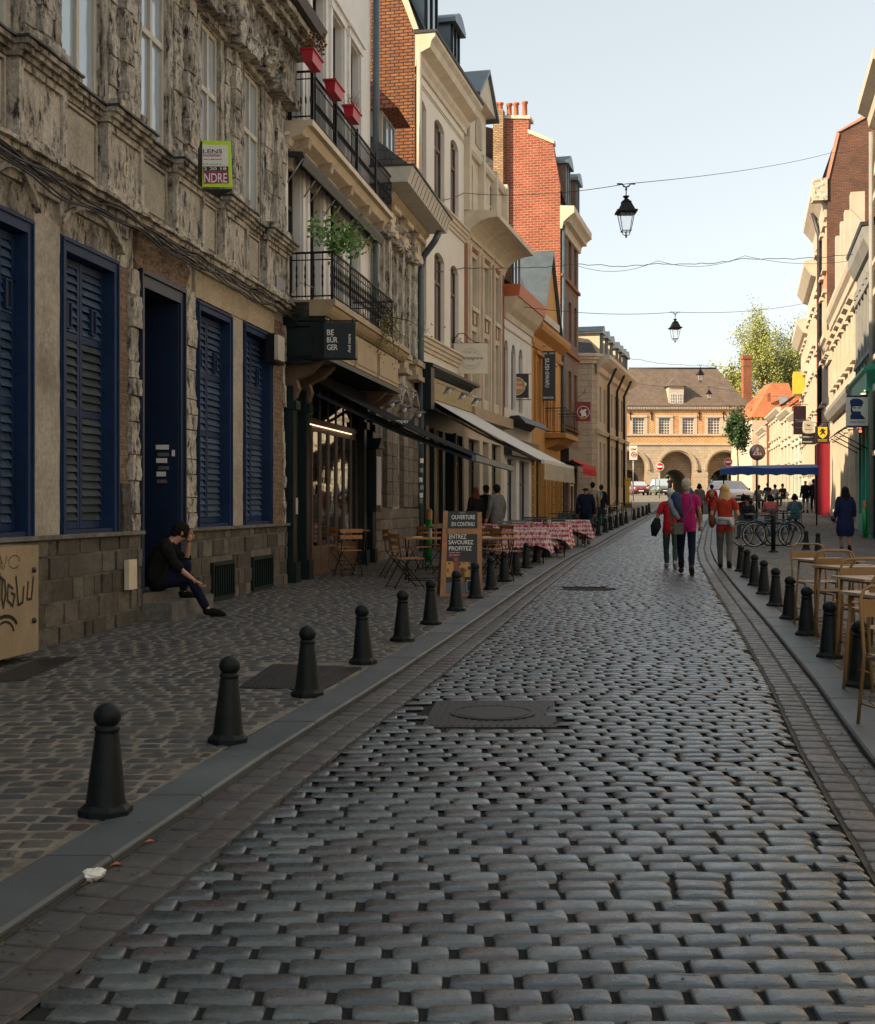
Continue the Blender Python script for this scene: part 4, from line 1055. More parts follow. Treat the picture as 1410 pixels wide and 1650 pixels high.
# projecting dark sign boxes and the hanging sign
def dark_box():
    Y = F2.pt(0.05, .45, 0).y
    t = empty('sign_box', F2.pt(.3, .5, 4.6), 'plain dark green shop sign casing at the near corner of the restaurant', 'sign casing')
    s = MB(); F2.box(s, .0, .045, .05, .50, F2.z(462, 577, .3), F2.z(462, 518, .3)); mk('casing', s, m_green, t)
    s = MB(); F2.box(s, .0, .1, .05, .46, F2.z(462, 514, .3), F2.z(462, 474, .3)); mk('upper_casing', s, m_green, t)
    s = MB(); a = F2.pt(.05, .3, 4.75); s.tube([a, a+Vector((-.15, 0, .25)), a+Vector((0, 0, .45)), a+Vector((.25, 0, .35)), a+Vector((.28, 0, 0)), a+Vector((.2, 0, -.4))], .012, 5); mk('loose_wire', s, m_cream, t)
dark_box()
def board(name, x0, x1, y0, y1, Y, label, mats, draw, thick=.04, arm=None, group=None, skew=0):
    """double sided board hung across the pavement, facing down the street"""
    a = PX(x0, y1, Y); b = PX(x1, y0, Y); t = empty(name, PX((x0+x1)/2, (y0+y1)/2, Y), label, 'sign', group)
    s = MB(); s.box(a, Vector((b.x-a.x, 0, 0)), Vector((0, thick, 0)), Vector((0, 0, b.z-a.z)), 0)
    mk('board', s, mats[0], t)
    g = MB(); u = Y/2000; draw(g, lambda x, y, e=.003: PX(x, y, Y)-Vector((0, e, 0)), u); mk('lettering', g, mats, t)
    if arm:
        s = MB()
        for p in arm: s.tube([PX(x, y, Y+.02) for x, y in p], .014, 5)
        mk('bracket', s, m_black, t)
    return t
RT, UP = Vector((1, 0, 0)), Vector((0, 0, 1))
def d_burger(g, P, u):
    for i, w in enumerate(('BE', 'BÜR', 'GER')): text(g, w, P(527, 540+i*12), RT, UP, (11 if i == 0 else 17)*u, (9 if i != 1 else 11)*u, 1)
    v, f = text_geo('And more'); x1 = max(p[0] for p in v); o = P(565, 568)
    g.add([o+UP*(p[0]/x1*30*u)-RT*(p[1]*7*u) for p in v], f, 1)
board('hanging_sign', 522, 573, 519, 577, 20.1, 'dark hanging sign reading BE BUR GER on the burger restaurant', [m_green, m_signw], d_burger, .07, [[(480, 517), (576, 517)], [(488, 579), (576, 579)], [(532, 514), (532, 519)], [(568, 514), (568, 519)]])
# dark awning of the restaurant
def awning(name, F, u0, u1, zw, n, zf, u0f, u1f, mat, vmat, label, val=.22, barmat=None, arms=2, letters=None):
    t = empty(name, F.pt(u0, 0, zw), label, 'awning'); s = MB(); K = 10; vs = []
    for i in range(K+1):
        q = i/K; sag = -.05*math.sin(math.pi*q)
        for (ua, ub) in ((0, 0), (1, 1)):
            u = (u0+(u0f-u0)*q) if ua == 0 else (u1+(u1f-u1)*q)
            vs.append(F.pt(u, .05+(n-.05)*q, zw+(zf-zw)*q+sag))
    fs = [(2*i, 2*i+1, 2*i+3, 2*i+2) for i in range(K)]; s.add(vs, fs, 0); s.add([v-Vector((0, 0, .012)) for v in vs], fs, 0); mk('canvas', s, mat, t)
    s = MB(); F.box(s, u0f, u1f, n-.03, n+.05, zf-.08, zf+.03); mk('front_bar', s, barmat or mat, t)
    if val:
        s = MB(); m = 40; rq = random.Random(2); top = []; bot = []
        for i in range(m+1):
            u = u0f+(u1f-u0f)*i/m; top.append(F.pt(u, n+.052, zf-.06)); bot.append(F.pt(u, n+.055+.04*math.sin(i*1.9), zf-.08-val+.01*math.sin(i*.9)))
        s.add(top+bot, [(i, i+1, m+2+i, m+1+i) for i in range(m)], 0); mk('valance', s, vmat, t)
    for k in range(arms):
        q = k/(max(arms-1, 1)); s = MB(); ua = u0+.15+(u1-u0-.3)*q; uf = u0f+.2+(u1f-u0f-.4)*q; ue = (ua+uf)/2+(.7 if q < .5 else -.7)
        s.tube([F.pt(ua, .1, zw-.25), F.pt(ue, n*.5, (zw+zf)/2-.22), F.pt(uf, n-.05, zf-.05)], [.035, .03, .03], 6); mk('folding_arm', s, m_metal if barmat is None else barmat, t)
    s = MB(); F.box(s, u0, u1, .02, .18, zw-.1, zw+.1); mk('roller_case', s, mat, t)
    if letters: letters(t)
    return t
zA = F2.z(507, 607, .1); ua = F2.u(507, .1); zB = F2.z(786, 741, 3.05)
awning('dark_awning', F2, ua, 5.6, zA-.05, 3.0, zB, ua-.2, F2.u(828, 3.05), m_awnB, m_awnB, 'black awning of the burger restaurant stretched over the pavement', 0.0, m_pipe, 3)
def proper():
    Y = 24.; t = empty('awning_lettering_plate', PX(640, 680, 23.), 'small black lettered plate hanging from the front of the dark awning', 'sign'); s = MB()
    s.box(PX(630, 688, 23.), RT*.44, Vector((0, .03, 0)), UP*.14, 0); text(s, 'proper', PX(633, 684, 22.99), RT, UP, .3, .08, 1); mk('plate', s, [m_ink, m_signw], t)
proper()
# ================================================================ third house: carved stone front, deep eaves
b3 = bld('carved_stone_house', F3, 2.5, 'low old house with carved brown stone front, green windows and deep boxed eaves')
E3 = 5.12
g3 = [(F3.u(612), F3.u(618.5), 5.15, 8.0), (F3.u(618)+.7, F3.u(618)+1.35, 5.15, 7.95)]
h3 = [(.35, .95, 5.15, 7.55), (1.85, 2.5, 5.15, 7.5), (3.35, 4.0, 5.15, 7.45)]
s3 = [(.55, 1.15, 1.5, 4.0), (2.5, 3.1, 1.5, 4.0)]
shell(F3, b3, 0, E3, -.2, 8.6, h3+s3, m_stA, .22)
for a, b, c, d in h3: window(F3, b3, a, b, c, d, -.12, m_greenf, m_glass, 2, (.35,), .05, bars=4)
for a, b, c, d in s3: window(F3, b3, a, b, c, d, -.12, m_greenf, m_glass, 1, (.3,), .05)
for i, (a, b) in enumerate(((1.0, 1.8), (2.55, 3.3), (4.05, 5.05), (.02, .3))):
    for (x0, x1, nn) in ((a, a+(b-a)*.3, .07), (a+(b-a)*.32, a+(b-a)*.68, .16), (a+(b-a)*.7, b, .07)):
        s = MB(); rough(s, F3, x0, x1, 0, nn, 5.3, 7.7, .02, .09, seed=x0); mk('pilaster', s, m_stA, b3)
    s = MB(); rough(s, F3, a, b, 0, .26, 7.72, 7.9, .05, .07); rough(s, F3, a+.1, b-.1, 0, .22, 7.9, 8.3, .02, .1); rough(s, F3, a, b, 0, .34, 8.25, 8.36, .015, .1); mk('capital', s, m_creamtrim, b3)
    s = MB(); rough(s, F3, a-.02, b+.02, 0, .30, 5.05, 5.18, .02, .08); rough(s, F3, a+.06, b-.06, 0, .24, 4.8, 5.05, .02, .08); rough(s, F3, a+.02, b-.02, 0, .30, 4.68, 4.8, .02, .08); mk('pilaster_base', s, m_tan, b3)
for a, b, c, d in h3:
    s = MB(); rough(s, F3, a-.35, b+.35, 0, .2, 7.6, 8.3, .13, .055, freq=7, seed=a); mk('carved_ornament', s, m_stB, b3)
    s = MB(); rough(s, F3, a-.1, b+.1, 0, .16, 5.05, 5.14, .01, .1); mk('sill', s, m_tan, b3)
s = MB(); F3.prof(s, -.02, E3-.05, [(0, 8.36), (.3, 8.36), (.42, 8.5), (.40, 8.56), (0, 8.56)]); mk('cornice', s, m_tan, b3)
s = MB(); F3.prof(s, -.15, E3+.02, [(0, 8.56), (.86, 8.56), (.98, 8.90), (0, 8.90)])
mk('boxed_eaves', s, m_cream, b3)
for k in range(14):
    s = MB(); u = .2+k*.36; s.tube([F3.pt(u, .875, 8.58), F3.pt(u, .975, 8.86)], .006, 4); mk('slate_joint', s, m_ink, b3)
s = MB(); F3.prof(s, -.17, E3+.04, [(0, 8.9), (1.02, 8.9), (1.02, 8.94), (0, 8.96)]); mk('gutter', s, m_lead, b3)
s = MB(); s.poly([F3.pt(0, .9, 8.95), F3.pt(E3, .9, 8.95), F3.pt(E3, -3.8, 12.6), F3.pt(0, -3.8, 12.6)]); s.poly([F3.pt(0, .9, 8.95), F3.pt(0, -3.8, 12.6), F3.pt(0, -3.8, 8.9)]); mk('roof', s, m_slate, b3)
# dormer
dm = MB(); da, db = .95, 2.2; F3.box(dm, da, db, -2.4, .05, 9.0, 10.5); dmo = mk('dormer', dm, m_cream, b3)
window(F3, b3, da+.15, db-.15, 9.1, 10.4, .12, m_greyf, m_glassB, 2, (.5,), .05, name='dormer_window')
s = MB(); z = 10.5
vs = [F3.pt(da-.15, .45, z), F3.pt(db+.15, .45, z), F3.pt(db+.15, -2.4, z), F3.pt(da-.15, -2.4, z), F3.pt((da+db)/2, -.4, z+.95), F3.pt((da+db)/2, -2.4, z+.95)]
s.add(vs, [(0, 1, 4), (1, 2, 5, 4), (3, 0, 4, 5), (0, 3, 2, 1)]); mk('dormer_roof', s, m_tile, b3)
# wavy arch mouldings and stone blocks at street level
for a in (.25, 1.45, 2.7, 3.9):
    s = MB(); n = 12
    for k in range(n):
        t0, t1 = k/n, (k+1)/n; f = lambda t: 3.95+.35*math.sin(math.pi*t)
        for lo, hi, nn in ((0, .05, .16), (.05, .10, .10), (.10, .15, .16), (.15, .2, .1)):
            s.prism([F3.pt(a+1.15*t0, .0, f(t0)+lo), F3.pt(a+1.15*t1, .0, f(t1)+lo), F3.pt(a+1.15*t1, .0, f(t1)+hi), F3.pt(a+1.15*t0, .0, f(t0)+hi)], F3.pt(0, nn, 0)-F3.pt(0, 0, 0))
    mk('wavy_moulding', s, m_stA, b3)
rq = random.Random(8)
for (a, b) in ((.02, .5), (1.2, 1.8), (1.85, 2.45), (3.15, 3.75), (3.8, 4.4), (4.45, 5.1)):
    z = 1.45
    while z < 4.0:
        h = min(.3, 4.0-z); s = MB(); rough(s, F3, a+.005, b-.005, 0, .06 if (b-a) < .56 else .12, z+.006, z+h-.006, .012, .1, seed=z+a); mk('block_stone', s, m_base3, b3); z += h
z = .22
while z < 1.4:
    u = 0
    while u < E3-.1:
        L = rq.uniform(.35, .6); s = MB(); rough(s, F3, u+.005, min(u+L, E3)-.005, 0, .13, z+.006, z+.234, .012, .12, seed=z+u); mk('block_stone', s, m_base3, b3); u += L
    z += .24
def dish(F, u, n, z, label, grp):
    t = empty('dish_lamp', F.pt(u, n, z), label, 'wall lamp', grp); s = MB()
    c = F.pt(u, n, z); ax = Vector((F.n.x*.5, F.n.y*.5, -1)).normalized()
    s.lathe([(.02, -.10), (.05, -.08), (.20, .02), (.21, .03), (.19, .025), (.04, -.05)], c, 14, axis=ax); s.tube([F.pt(u, 0, z+.12), F.pt(u, n*.5, z+.2), c-ax*.1], .012, 5); mk('shade', s, m_metal, t)
    s = MB(); s.ell(c, .07, .07, .08); mk('bulb', s, m_signw, t)
for k, u in enumerate((.35, 1.75, 3.6)): dish(F3, u, .4, 3.75, ['enamel dish lamp just beyond the restaurant fascia', 'enamel dish lamp in the middle of the carved stone house', 'enamel dish lamp beside the blue-grey downpipe'][k], 'dish lamps on the stone house')
s = MB(); F3.box(s, F3.u(606, .3), F3.u(606, .3)+.5, .05, .3, 1.35, 2.7); F3.box(s, F3.u(606, .3)+.04, F3.u(606, .3)+.46, .301, .31, 1.5, 2.55, 1)
s.prism([F3.pt(F3.u(606, .3)-.05, .05, 2.72), F3.pt(F3.u(606, .3)+.55, .05, 2.72), F3.pt(F3.u(606, .3)+.25, .05, 2.95)], F3.pt(0, .32, 0)-F3.pt(0, 0, 0))
mk('menu_case', s, [m_green, m_signw], label='black menu case with a pitched top on the stone wall', cat='menu case', org=F3.pt(.5, .2, 2))
s = MB(); u = E3+.02; s.tube([F3.pt(u-.35, .75, 8.6), F3.pt(u-.35, .6, 8.3), F3.pt(u, .25, 8.0), F3.pt(u, .17, 7.6), F3.pt(u, .17, .3)], .085, 8)
dp = mk('downpipe', s, m_pipe, label='tall blue-grey downpipe covered in stickers between the stone house and the cream house', cat='downpipe', org=F3.pt(u, .17, .3))
for k, z in enumerate((1.55, 1.7, 1.9, 2.1, 2.35, 2.6, 3.1)):
    s = MB(); c = F3.pt(u, .17, z); v = [c+(Matrix.Rotation(a, 3, 'Z') @ Vector((.0, -.089, 0)))+Vector((0, 0, h)) for h in (0, .12) for a in (-.6+.2*(k % 3), .0+.2*(k % 3), .5+.2*(k % 3))]
    s.add(v, [(0, 1, 4, 3), (1, 2, 5, 4)]); mk('sticker', s, m_signw if k % 2 else m_metal, dp)
# ================================================================ fourth house: tall cream plaster
b4 = bld('cream_house', F4, 3, 'tall smooth cream plaster house with arched windows and a grey slate mansard')
E4 = 6.04
cols4 = [(.13, 1.26), (2.18, 3.38), (4.17, 5.25)]
h4 = [(a, b, 10.05, 12.35) for a, b in cols4]+[(a, b, 6.12, 8.62) for a, b in cols4]
shell(F4, b4, 0, E4, 4.6, 13.1, h4, m_creamw, .26, side=m_brA)
for a, b, c, d in h4:
    window(F4, b4, a, b, c, d+.0, -.11, m_brown, m_glass, 2, (.3,), .07)
    s = MB(); n = 8; H = .17  # segmental arch infill in the two upper corners
    for k in range(n):
        t0, t1 = k/n, (k+1)/n; f = lambda t: d-H*(1-math.sin(math.pi*(.0+t))**.7)
        s.prism([F4.pt(a+(b-a)*t0, -.25, d+.01), F4.pt(a+(b-a)*t1, -.25, d+.01), F4.pt(a+(b-a)*t1, -.25, f(t1)), F4.pt(a+(b-a)*t0, -.25, f(t0))], F4.pt(0, .249, 0)-F4.pt(0, 0, 0))
    mk('arch_head', s, m_creamw, b4)
for z in (9.95, 6.02):
    s = MB(); F4.prof(s, -.02, E4+.05, [(0, z-.38), (.05, z-.38), (.05, z-.28), (.09, z-.27), (.09, z-.17), (.14, z-.16), (.14, z-.07), (.2, z-.05), (.2, z), (0, z)]); mk('string_course', s, m_creamtrim, b4)
s = MB(); F4.prof(s, -.02, E4+.1, [(0, 12.95), (.06, 12.95), (.06, 13.1), (.14, 13.2), (.16, 13.3), (.42, 13.42), (.46, 13.6), (.56, 13.7), (.56, 13.8), (0, 13.8)]); mk('cornice', s, m_creamtrim, b4)
s = MB(); F4.prof(s, -.02, E4, [(0, 12.7), (.025, 12.7), (.025, 12.73), (0, 12.73)]); F4.prof(s, -.02, E4, [(0, 12.62), (.025, 12.62), (.025, 12.65), (0, 12.65)]); mk('groove_moulding', s, m_creamtrim, b4)
s = MB(); F4.prof(s, -.05, E4+.1, [(0, 13.8), (.60, 13.8), (.62, 13.86), (0, 13.88)]); mk('gutter', s, m_lead, b4)
s = MB(); s.poly([F4.pt(0, .3, 13.85), F4.pt(E4, .3, 13.85), F4.pt(E4, -1.0, 16.6), F4.pt(0, -1.0, 16.6)]); s.poly([F4.pt(0, -1, 16.6), F4.pt(E4, -1, 16.6), F4.pt(E4, -5, 17.4), F4.pt(0, -5, 17.4)])
s.poly([F4.pt(E4, .3, 13.85), F4.pt(E4, -1, 16.6), F4.pt(E4, -5, 17.4), F4.pt(E4, -5, 13.5), F4.pt(E4, 0, 13.5)]); mk('mansard_roof', s, m_slate, b4)
# party wall gable (dark brick rising over the carved house)
s = MB(); vs = [F4.pt(-.02, 0, 7.5), F4.pt(-.02, -9, 7.5), F4.pt(-.02, -9, 16.5), F4.pt(-.02, -2.4, 17.3), F4.pt(-.02, -.9, 16.4), F4.pt(-.02, .02, 13.9)]
s.prism(vs, F4.pt(.25, 0, 0)-F4.pt(0, 0, 0)); mk('brick_gable', s, m_brA, b4)
s = MB(); a = F4.pt(-.06, .06, 13.9); s.prism([F4.pt(-.06, .12, 13.9), F4.pt(-.06, -.82, 16.55), F4.pt(-.06, -1.0, 16.45), F4.pt(-.06, -.02, 13.9)], F4.pt(.3, 0, 0)-F4.pt(0, 0, 0)); mk('gable_coping', s, m_creamtrim, b4)
# dormer with arched zinc hood
def dormer(F, par, a, b, z0, h, n0, n1, mbody, mroof, mframe, arch=True, glass=None):
    s = MB(); F.box(s, a, b, n0, n1, z0, z0+h); D = mk('dormer', s, mbody, par)
    window(F, D, a+.12, b-.12, z0+.1, z0+h-.05, n1+.06, mframe, glass or m_glass, 2, (.4,), .05, name='dormer_window', single=True) if False else None
    g = MB(); F.box(g, a+.12, b-.12, n1, n1+.03, z0+.15, z0+h-.08); mk('dormer_window', g, m_glass, D)
    s = MB()
    for q in ((a+.08, a+.13, z0+.1, z0+h), (b-.13, b-.08, z0+.1, z0+h), ((a+b)/2-.03, (a+b)/2+.03, z0+.1, z0+h)): F.box(s, q[0], q[1], n1+.03, n1+.07, q[2], q[3])
    mk('dormer_frame', s, mframe, D)
    s = MB(); m = 10 if arch else 2; rise = (b-a)*.28 if arch else (b-a)*.35; ov = .16
    pts = [(a-ov+(b-a+2*ov)*i/m, z0+h+.02+(rise*math.sin(math.pi*i/m) if arch else (rise if i == 1 else 0))) for i in range(m+1)]
    pl = [F.pt(u, n1+.2, z) for u, z in pts]+[F.pt(pts[-1][0], n1+.2, z0+h-.1), F.pt(pts[0][0], n1+.2, z0+h-.1)]
    s.prism(pl, F.pt(0, n0-n1-.2, 0)-F.pt(0, 0, 0)); mk('dormer_roof', s, mroof, D)
    return D
dormer(F4, b4, .55, 1.9, 13.9, 1.75, -2.5, .12, m_zinc, m_zinc, m_green)
dormer(F4, b4, 3.9, 5.0, 13.9, 1.75, -2.5, .05, m_zinc, m_zinc, m_green)
s = MB(); s.tube([F4.pt(.03, .12, 13.4), F4.pt(.03, .12, 8.6)], .07, 8); mk('downpipe', s, m_pipeL, b4)
# shopfront of the cream house
w = MB(); F4.wall(w, 0, E4, -.2, 4.62, [(.35, 1.15, .3, 3.6), (1.3, 2.1, .25, 3.6), (2.25, 3.2, .3, 3.6), (3.4, 4.6, .25, 3.6), (4.75, 5.8, .3, 3.6)], .25); mk('shopfront', w, m_green, b4)
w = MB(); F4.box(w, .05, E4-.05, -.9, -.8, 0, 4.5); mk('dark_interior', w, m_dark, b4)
for k, (a, b, tr) in enumerate(((.35, 1.15, 1), (1.3, 2.1, 0), (2.25, 3.2, 1), (4.75, 5.8, 1))):
    window(F4, b4, a, b, .9 if tr else .3, 3.6, -.12, m_tanpanel, m_mirror, 1, (.28,), .07, name='shop_window' if tr else 'shop_door')
    s = MB(); F4.box(s, a-.08, a-.02, -.02, .06, .3, 3.65); F4.box(s, a, b, -.1, .05, .85, .98); mk('shop_pillar', s, m_tanpanel, b4)
s = MB(); F4.prof(s, -.02, E4+.02, [(0, 4.95), (.18, 4.95), (.3, 5.08), (.5, 5.12), (.5, 5.2), (0, 5.3)]); F4.box(s, -.02, .35, 0, .45, 4.0, 5.1); mk('shop_cornice', s, m_green, b4)
s = MB(); F4.box(s, .36, E4, 0, .26, 4.35, 4.93); mk('fascia', s, m_gold, b4)
for k, u in enumerate((1.4, 3.2, 5.0)): dish(F4, u, .6, 4.62, ['enamel dish lamp over the olive fascia, nearest one', 'enamel dish lamp at the middle of the olive fascia', 'enamel dish lamp at the far end of the olive fascia'][k], 'dish lamps on the olive fascia')
zA = F4.z(683, 632, .1); zB = F4.z(877, 742, 3.25)
awning('grey_awning', F4, F4.u(684, .1), F4.u(684, .1)+5.3, zA-.05, 3.2, zB, F4.u(877, 3.25), F4.u(925, 3.25), m_awnG, m_awnC, 'pale grey fabric awning with a gathered cream valance over the checked terrace', .42, None, 3)
# ================================================================ fifth house: brick strips, cove cornice
b5 = bld('striped_brick_house', F5, 3, 'ornate cream stone house with red brick strips, deep cove cornice and small attic gable')
E5 = 6.2
cx5 = [(F5.u(757.5), F5.u(768.5)), (F5.u(777.5), F5.u(787.5)), (F5.u(795.5), F5.u(804))]
h5 = [(a, b, 10.75, 12.3) for a, b in ((F5.u(751.5, 0), F5.u(762)), (F5.u(771), F5.u(781)), (F5.u(789.5), F5.u(799)))]
zc = lambda x, y: F5.z(x, y)
h5 += [(a, b, 7.85, 9.4) for a, b in cx5]+[(a, b, 5.0, 7.05) for a, b in cx5]+[(.6, 2.2, .5, 3.6), (2.7, 3.6, .3, 3.6), (4.1, 5.7, .5, 3.6)]
shell(F5, b5, 0, E5, -.2, 12.7, h5, m_creamtrim, .35)
for a, b, c, d in h5[:9]: window(F5, b5, a, b, c, d, -.14, m_cream, m_glass, 2, (.3,), .06, single=True)
for a, b, c, d in h5[9:]: window(F5, b5, a, b, c, d, -.2, m_green, m_mirror, 1, (.3,), .06, single=True)
for a, b in ((0.02, .42), (F5.u(771), F5.u(774)), (F5.u(790), F5.u(793)), (F5.u(807), E5)):
    s = MB(); F5.box(s, a, b, 0, .02, 4.6, 9.7); mk('brick_strip', s, m_brO, b5)
for a, b, c, d in h5[3:6]:
    s = MB(); F5.box(s, a+.05, b-.05, .0, .03, 7.25, 7.6); F5.box(s, a+.4*(b-a), a+.6*(b-a), .031, .05, 7.25, 7.6, 1); mk('spandrel_panel', s, [m_brO, m_creamtrim], b5)
    s = MB(); F5.box(s, a+.0, b-.0, .0, .03, 9.55, 9.8); mk('spandrel_panel', s, m_brO, b5)
    s = MB(); F5.box(s, a-.25, a-.05, 0, .08, 4.6, 9.7); F5.box(s, b+.05, b+.2, 0, .08, 4.6, 9.7); F5.box(s, a-.3, b+.25, 0, .14, 9.82, 9.95); F5.box(s, a, b, 0, .1, 7.65, 7.78); mk('pilaster', s, m_creamtrim, b5)
cv = [(0, 9.5)]+[(1.0*(1-math.cos(t*math.pi/16)), 9.5+.85*math.sin(t*math.pi/16)) for t in range(9)]+[(1.06, 10.35), (1.06, 10.5), (.95, 10.55), (0, 10.62)]
s = MB(); F5.prof(s, 0, E5+.05, cv); mk('cove_cornice', s, m_creamtrim, b5)
s = MB(); F5.prof(s, -.02, E5+.05, [(0, 12.5), (.1, 12.5), (.16, 12.6), (.16, 12.72), (0, 12.75)]); mk('parapet_moulding', s, m_creamtrim, b5)
for u in (.05, 2.1, 4.15, 5.95):
    s = MB(); F5.box(s, u-.12, u+.12, 0, .2, 10.6, 12.85); mk('parapet_pier', s, m_creamtrim, b5)
# attic gable (zinc topped pediment)
s = MB(); ga, gb = .35, 2.7; F5.box(s, ga, gb, -2.5, .1, 12.75, 14.3); mk('attic_gable', s, m_creamtrim, b5)
s = MB(); s.prism([F5.pt(ga-.2, .4, 14.25), F5.pt(gb+.2, .4, 14.25), F5.pt((ga+gb)/2, .4, 15.3)], F5.pt(0, -2.9, 0)-F5.pt(0, 0, 0)); mk('pediment', s, m_creamtrim, b5)
s = MB(); s.prism([F5.pt(ga-.3, .5, 14.25), F5.pt((ga+gb)/2, .5, 15.42), F5.pt((ga+gb)/2, .5, 15.30), F5.pt(ga-.3, .5, 14.13)], F5.pt(0, -3, 0)-F5.pt(0, 0, 0)); s.prism([F5.pt(gb+.3, .5, 14.25), F5.pt((ga+gb)/2, .5, 15.42), F5.pt((ga+gb)/2, .5, 15.30), F5.pt(gb+.3, .5, 14.13)], F5.pt(0, -3, 0)-F5.pt(0, 0, 0)); mk('zinc_capping', s, m_zinc, b5)
s = MB(); n = 10; c = (ga+gb)/2; pl = [F5.pt(c+.42*math.cos(math.pi*i/n), .101, 13.5+.42*math.sin(math.pi*i/n)) for i in range(n+1)]+[F5.pt(c-.42, .101, 12.95), F5.pt(c+.42, .101, 12.95)]; s.prism(pl, F5.pt(0, .03, 0)-F5.pt(0, 0, 0)); mk('niche', s, m_tan, b5)
s = MB(); s.poly([F5.pt(0, -.2, 12.6), F5.pt(E5, -.2, 12.6), F5.pt(E5, -5, 15), F5.pt(0, -5, 15)]); s.poly([F5.pt(E5, -.2, 12.6), F5.pt(E5, -5, 15), F5.pt(E5, -9, 12.6)]); mk('roof', s, m_slate, b5)
s = MB(); F5.box(s, 0, E5, 0, .35, 4.2, 4.55); mk('shop_fascia', s, m_tanpanel, b5)
# chimney stacks with pots (on the gable of the tall brick house)
# ================================================================ sixth and seventh houses
b6 = bld('small_white_house', F6, 2.5, 'low white house with an orange tiled edge, round dormer and three arched windows')
E6 = 5.48
cx6 = [(F6.u(812.5), F6.u(819)), (F6.u(824), F6.u(831)), (F6.u(836), F6.u(842))]
h6 = [(a, b, 5.0, 7.45) for a, b in cx6]+[(.6, 2.3, .4, 3.2), (2.9, 4.9, .4, 3.2)]
shell(F6, b6, 0, E6, -.2, 8.9, h6, m_white, .3)
for a, b, c, d in h6[:3]:
    window(F6, b6, a, b, c, d, -.12, m_ink, m_glass, 2, (.3,), .06, single=True)
    s = MB(); n = 6; H = .3
    for k in range(n):
        t0, t1 = k/n, (k+1)/n; f = lambda t: d-H*(1-math.sin(math.pi*t)**.6); s.prism([F6.pt(a+(b-a)*t0, -.29, d+.01), F6.pt(a+(b-a)*t1, -.29, d+.01), F6.pt(a+(b-a)*t1, -.29, f(t1)), F6.pt(a+(b-a)*t0, -.29, f(t0))], F6.pt(0, .289, 0)-F6.pt(0, 0, 0))
    mk('arch_head', s, m_white, b6)
for a, b, c, d in h6[3:]: window(F6, b6, a, b, c, d, -.2, m_ink, m_mirror, 2, (.3,), .06, single=True)
s = MB(); F6.prof(s, -.02, E6, [(0, 8.2), (.06, 8.2), (.1, 8.4), (.3, 8.6), (.42, 8.8), (.5, 8.95), (0, 8.95)]); F6.box(s, 0, E6, 0, .04, 7.85, 7.92); mk('cornice', s, m_creamtrim, b6)
s = MB(); F6.prof(s, -.02, E6, [(0, 8.95), (.55, 8.95), (.62, 9.35), (.5, 9.38), (0, 9.4)]); mk('clay_gutter', s, m_claygut, b6)
s = MB(); s.poly([F6.pt(0, .4, 9.3), F6.pt(E6, .4, 9.3), F6.pt(E6, -4, 12.6), F6.pt(0, -4, 12.6)]); mk('roof', s, m_slate, b6)
s = MB(); F6.box(s, 0, E6, 0, .3, 3.3, 3.9); mk('shop_fascia', s, m_ink, b6)
s = MB(); F6.prof(s, .2, E6-.2, [(0, 4.5), (.2, 4.7), (.5, 4.72), (.75, 4.45), (.72, 4.42), (.5, 4.6), (.2, 4.6), (0, 4.4)]); mk('glass_canopy', s, m_lead, b6)
D = dormer(F6, b6, .9, 2.3, 9.3, 1.7, -3, .1, m_brB, m_zinc, m_greyf)
dormer(F6, b6, 4.2, 5.3, 9.3, .9, -3, -.5, m_brB, m_zinc, m_greyf)
b7 = bld('ochre_house', F7, 3, 'bright ochre orange house with moulded cornice, small balcony and grey zinc dormer')
E7 = 7.3
h7 = [(F7.u(862), F7.u(868.5), 5.0, 7.4), (F7.u(875), F7.u(880), 5.0, 7.4), (F7.u(886), F7.u(891), 5.0, 7.4), (.7, 2.6, .4, 3.4), (3.0, 4.4, .3, 3.4), (5, 6.8, .4, 3.4)]
shell(F7, b7, 0, E7, -.2, 8.7, h7, m_ochre, .25)
for a, b, c, d in h7[:3]:
    window(F7, b7, a, b, c, d, -.2, m_cream, m_glassC, 2, (.3,), .06, single=True)
    s = MB(); F7.box(s, a-.25, a-.03, 0, .1, 4.7, 7.6); F7.box(s, b+.03, b+.25, 0, .1, 4.7, 7.6); F7.box(s, a-.3, b+.3, 0, .18, 7.6, 7.75); mk('pilaster', s, m_ochd, b7)
for a, b, c, d in h7[3:]: window(F7, b7, a, b, c, d, -.2, m_tealdark, m_mirror, 1, (.3,), .06, single=True)
s = MB(); F7.prof(s, 0, E7, [(0, 7.85), (.1, 7.85), (.14, 8.0), (.06, 8.02), (.06, 8.3), (.2, 8.4), (.4, 8.55), (.45, 8.7), (.45, 8.85), (0, 8.9)]); mk('cornice', s, m_ochd, b7)
s = MB(); F7.prof(s, 0, 3.9, [(0, 8.9), (.5, 8.9), (.5, 9.2), (.45, 9.22), (0, 9.2)]); mk('tile_border', s, m_creamtrim, b7)
s = MB(); s.poly([F7.pt(0, .3, 8.95), F7.pt(E7, .3, 8.95), F7.pt(E7, -4.5, 11.5), F7.pt(0, -4.5, 11.5)]); mk('roof', s, m_slate, b7)
s = MB(); s.prism([F7.pt(1.6, .1, 8.95), F7.pt(6.3, .1, 8.95), F7.pt(3.9, .1, 12.2)], F7.pt(0, -3.5, 0)-F7.pt(0, 0, 0)); mk('dormer_gable', s, m_ochre, b7)
s = MB()
for (ua, za, ub, zb) in ((1.4, 8.9, 3.9, 12.3), (6.5, 8.9, 3.9, 12.3)):
    s.prism([F7.pt(ua, .25, za), F7.pt(ub, .25, zb), F7.pt(ub, .25, zb+.14), F7.pt(ua-.1*(1 if ua < 3 else -1), .25, za+.08)], F7.pt(0, -3.9, 0)-F7.pt(0, 0, 0))
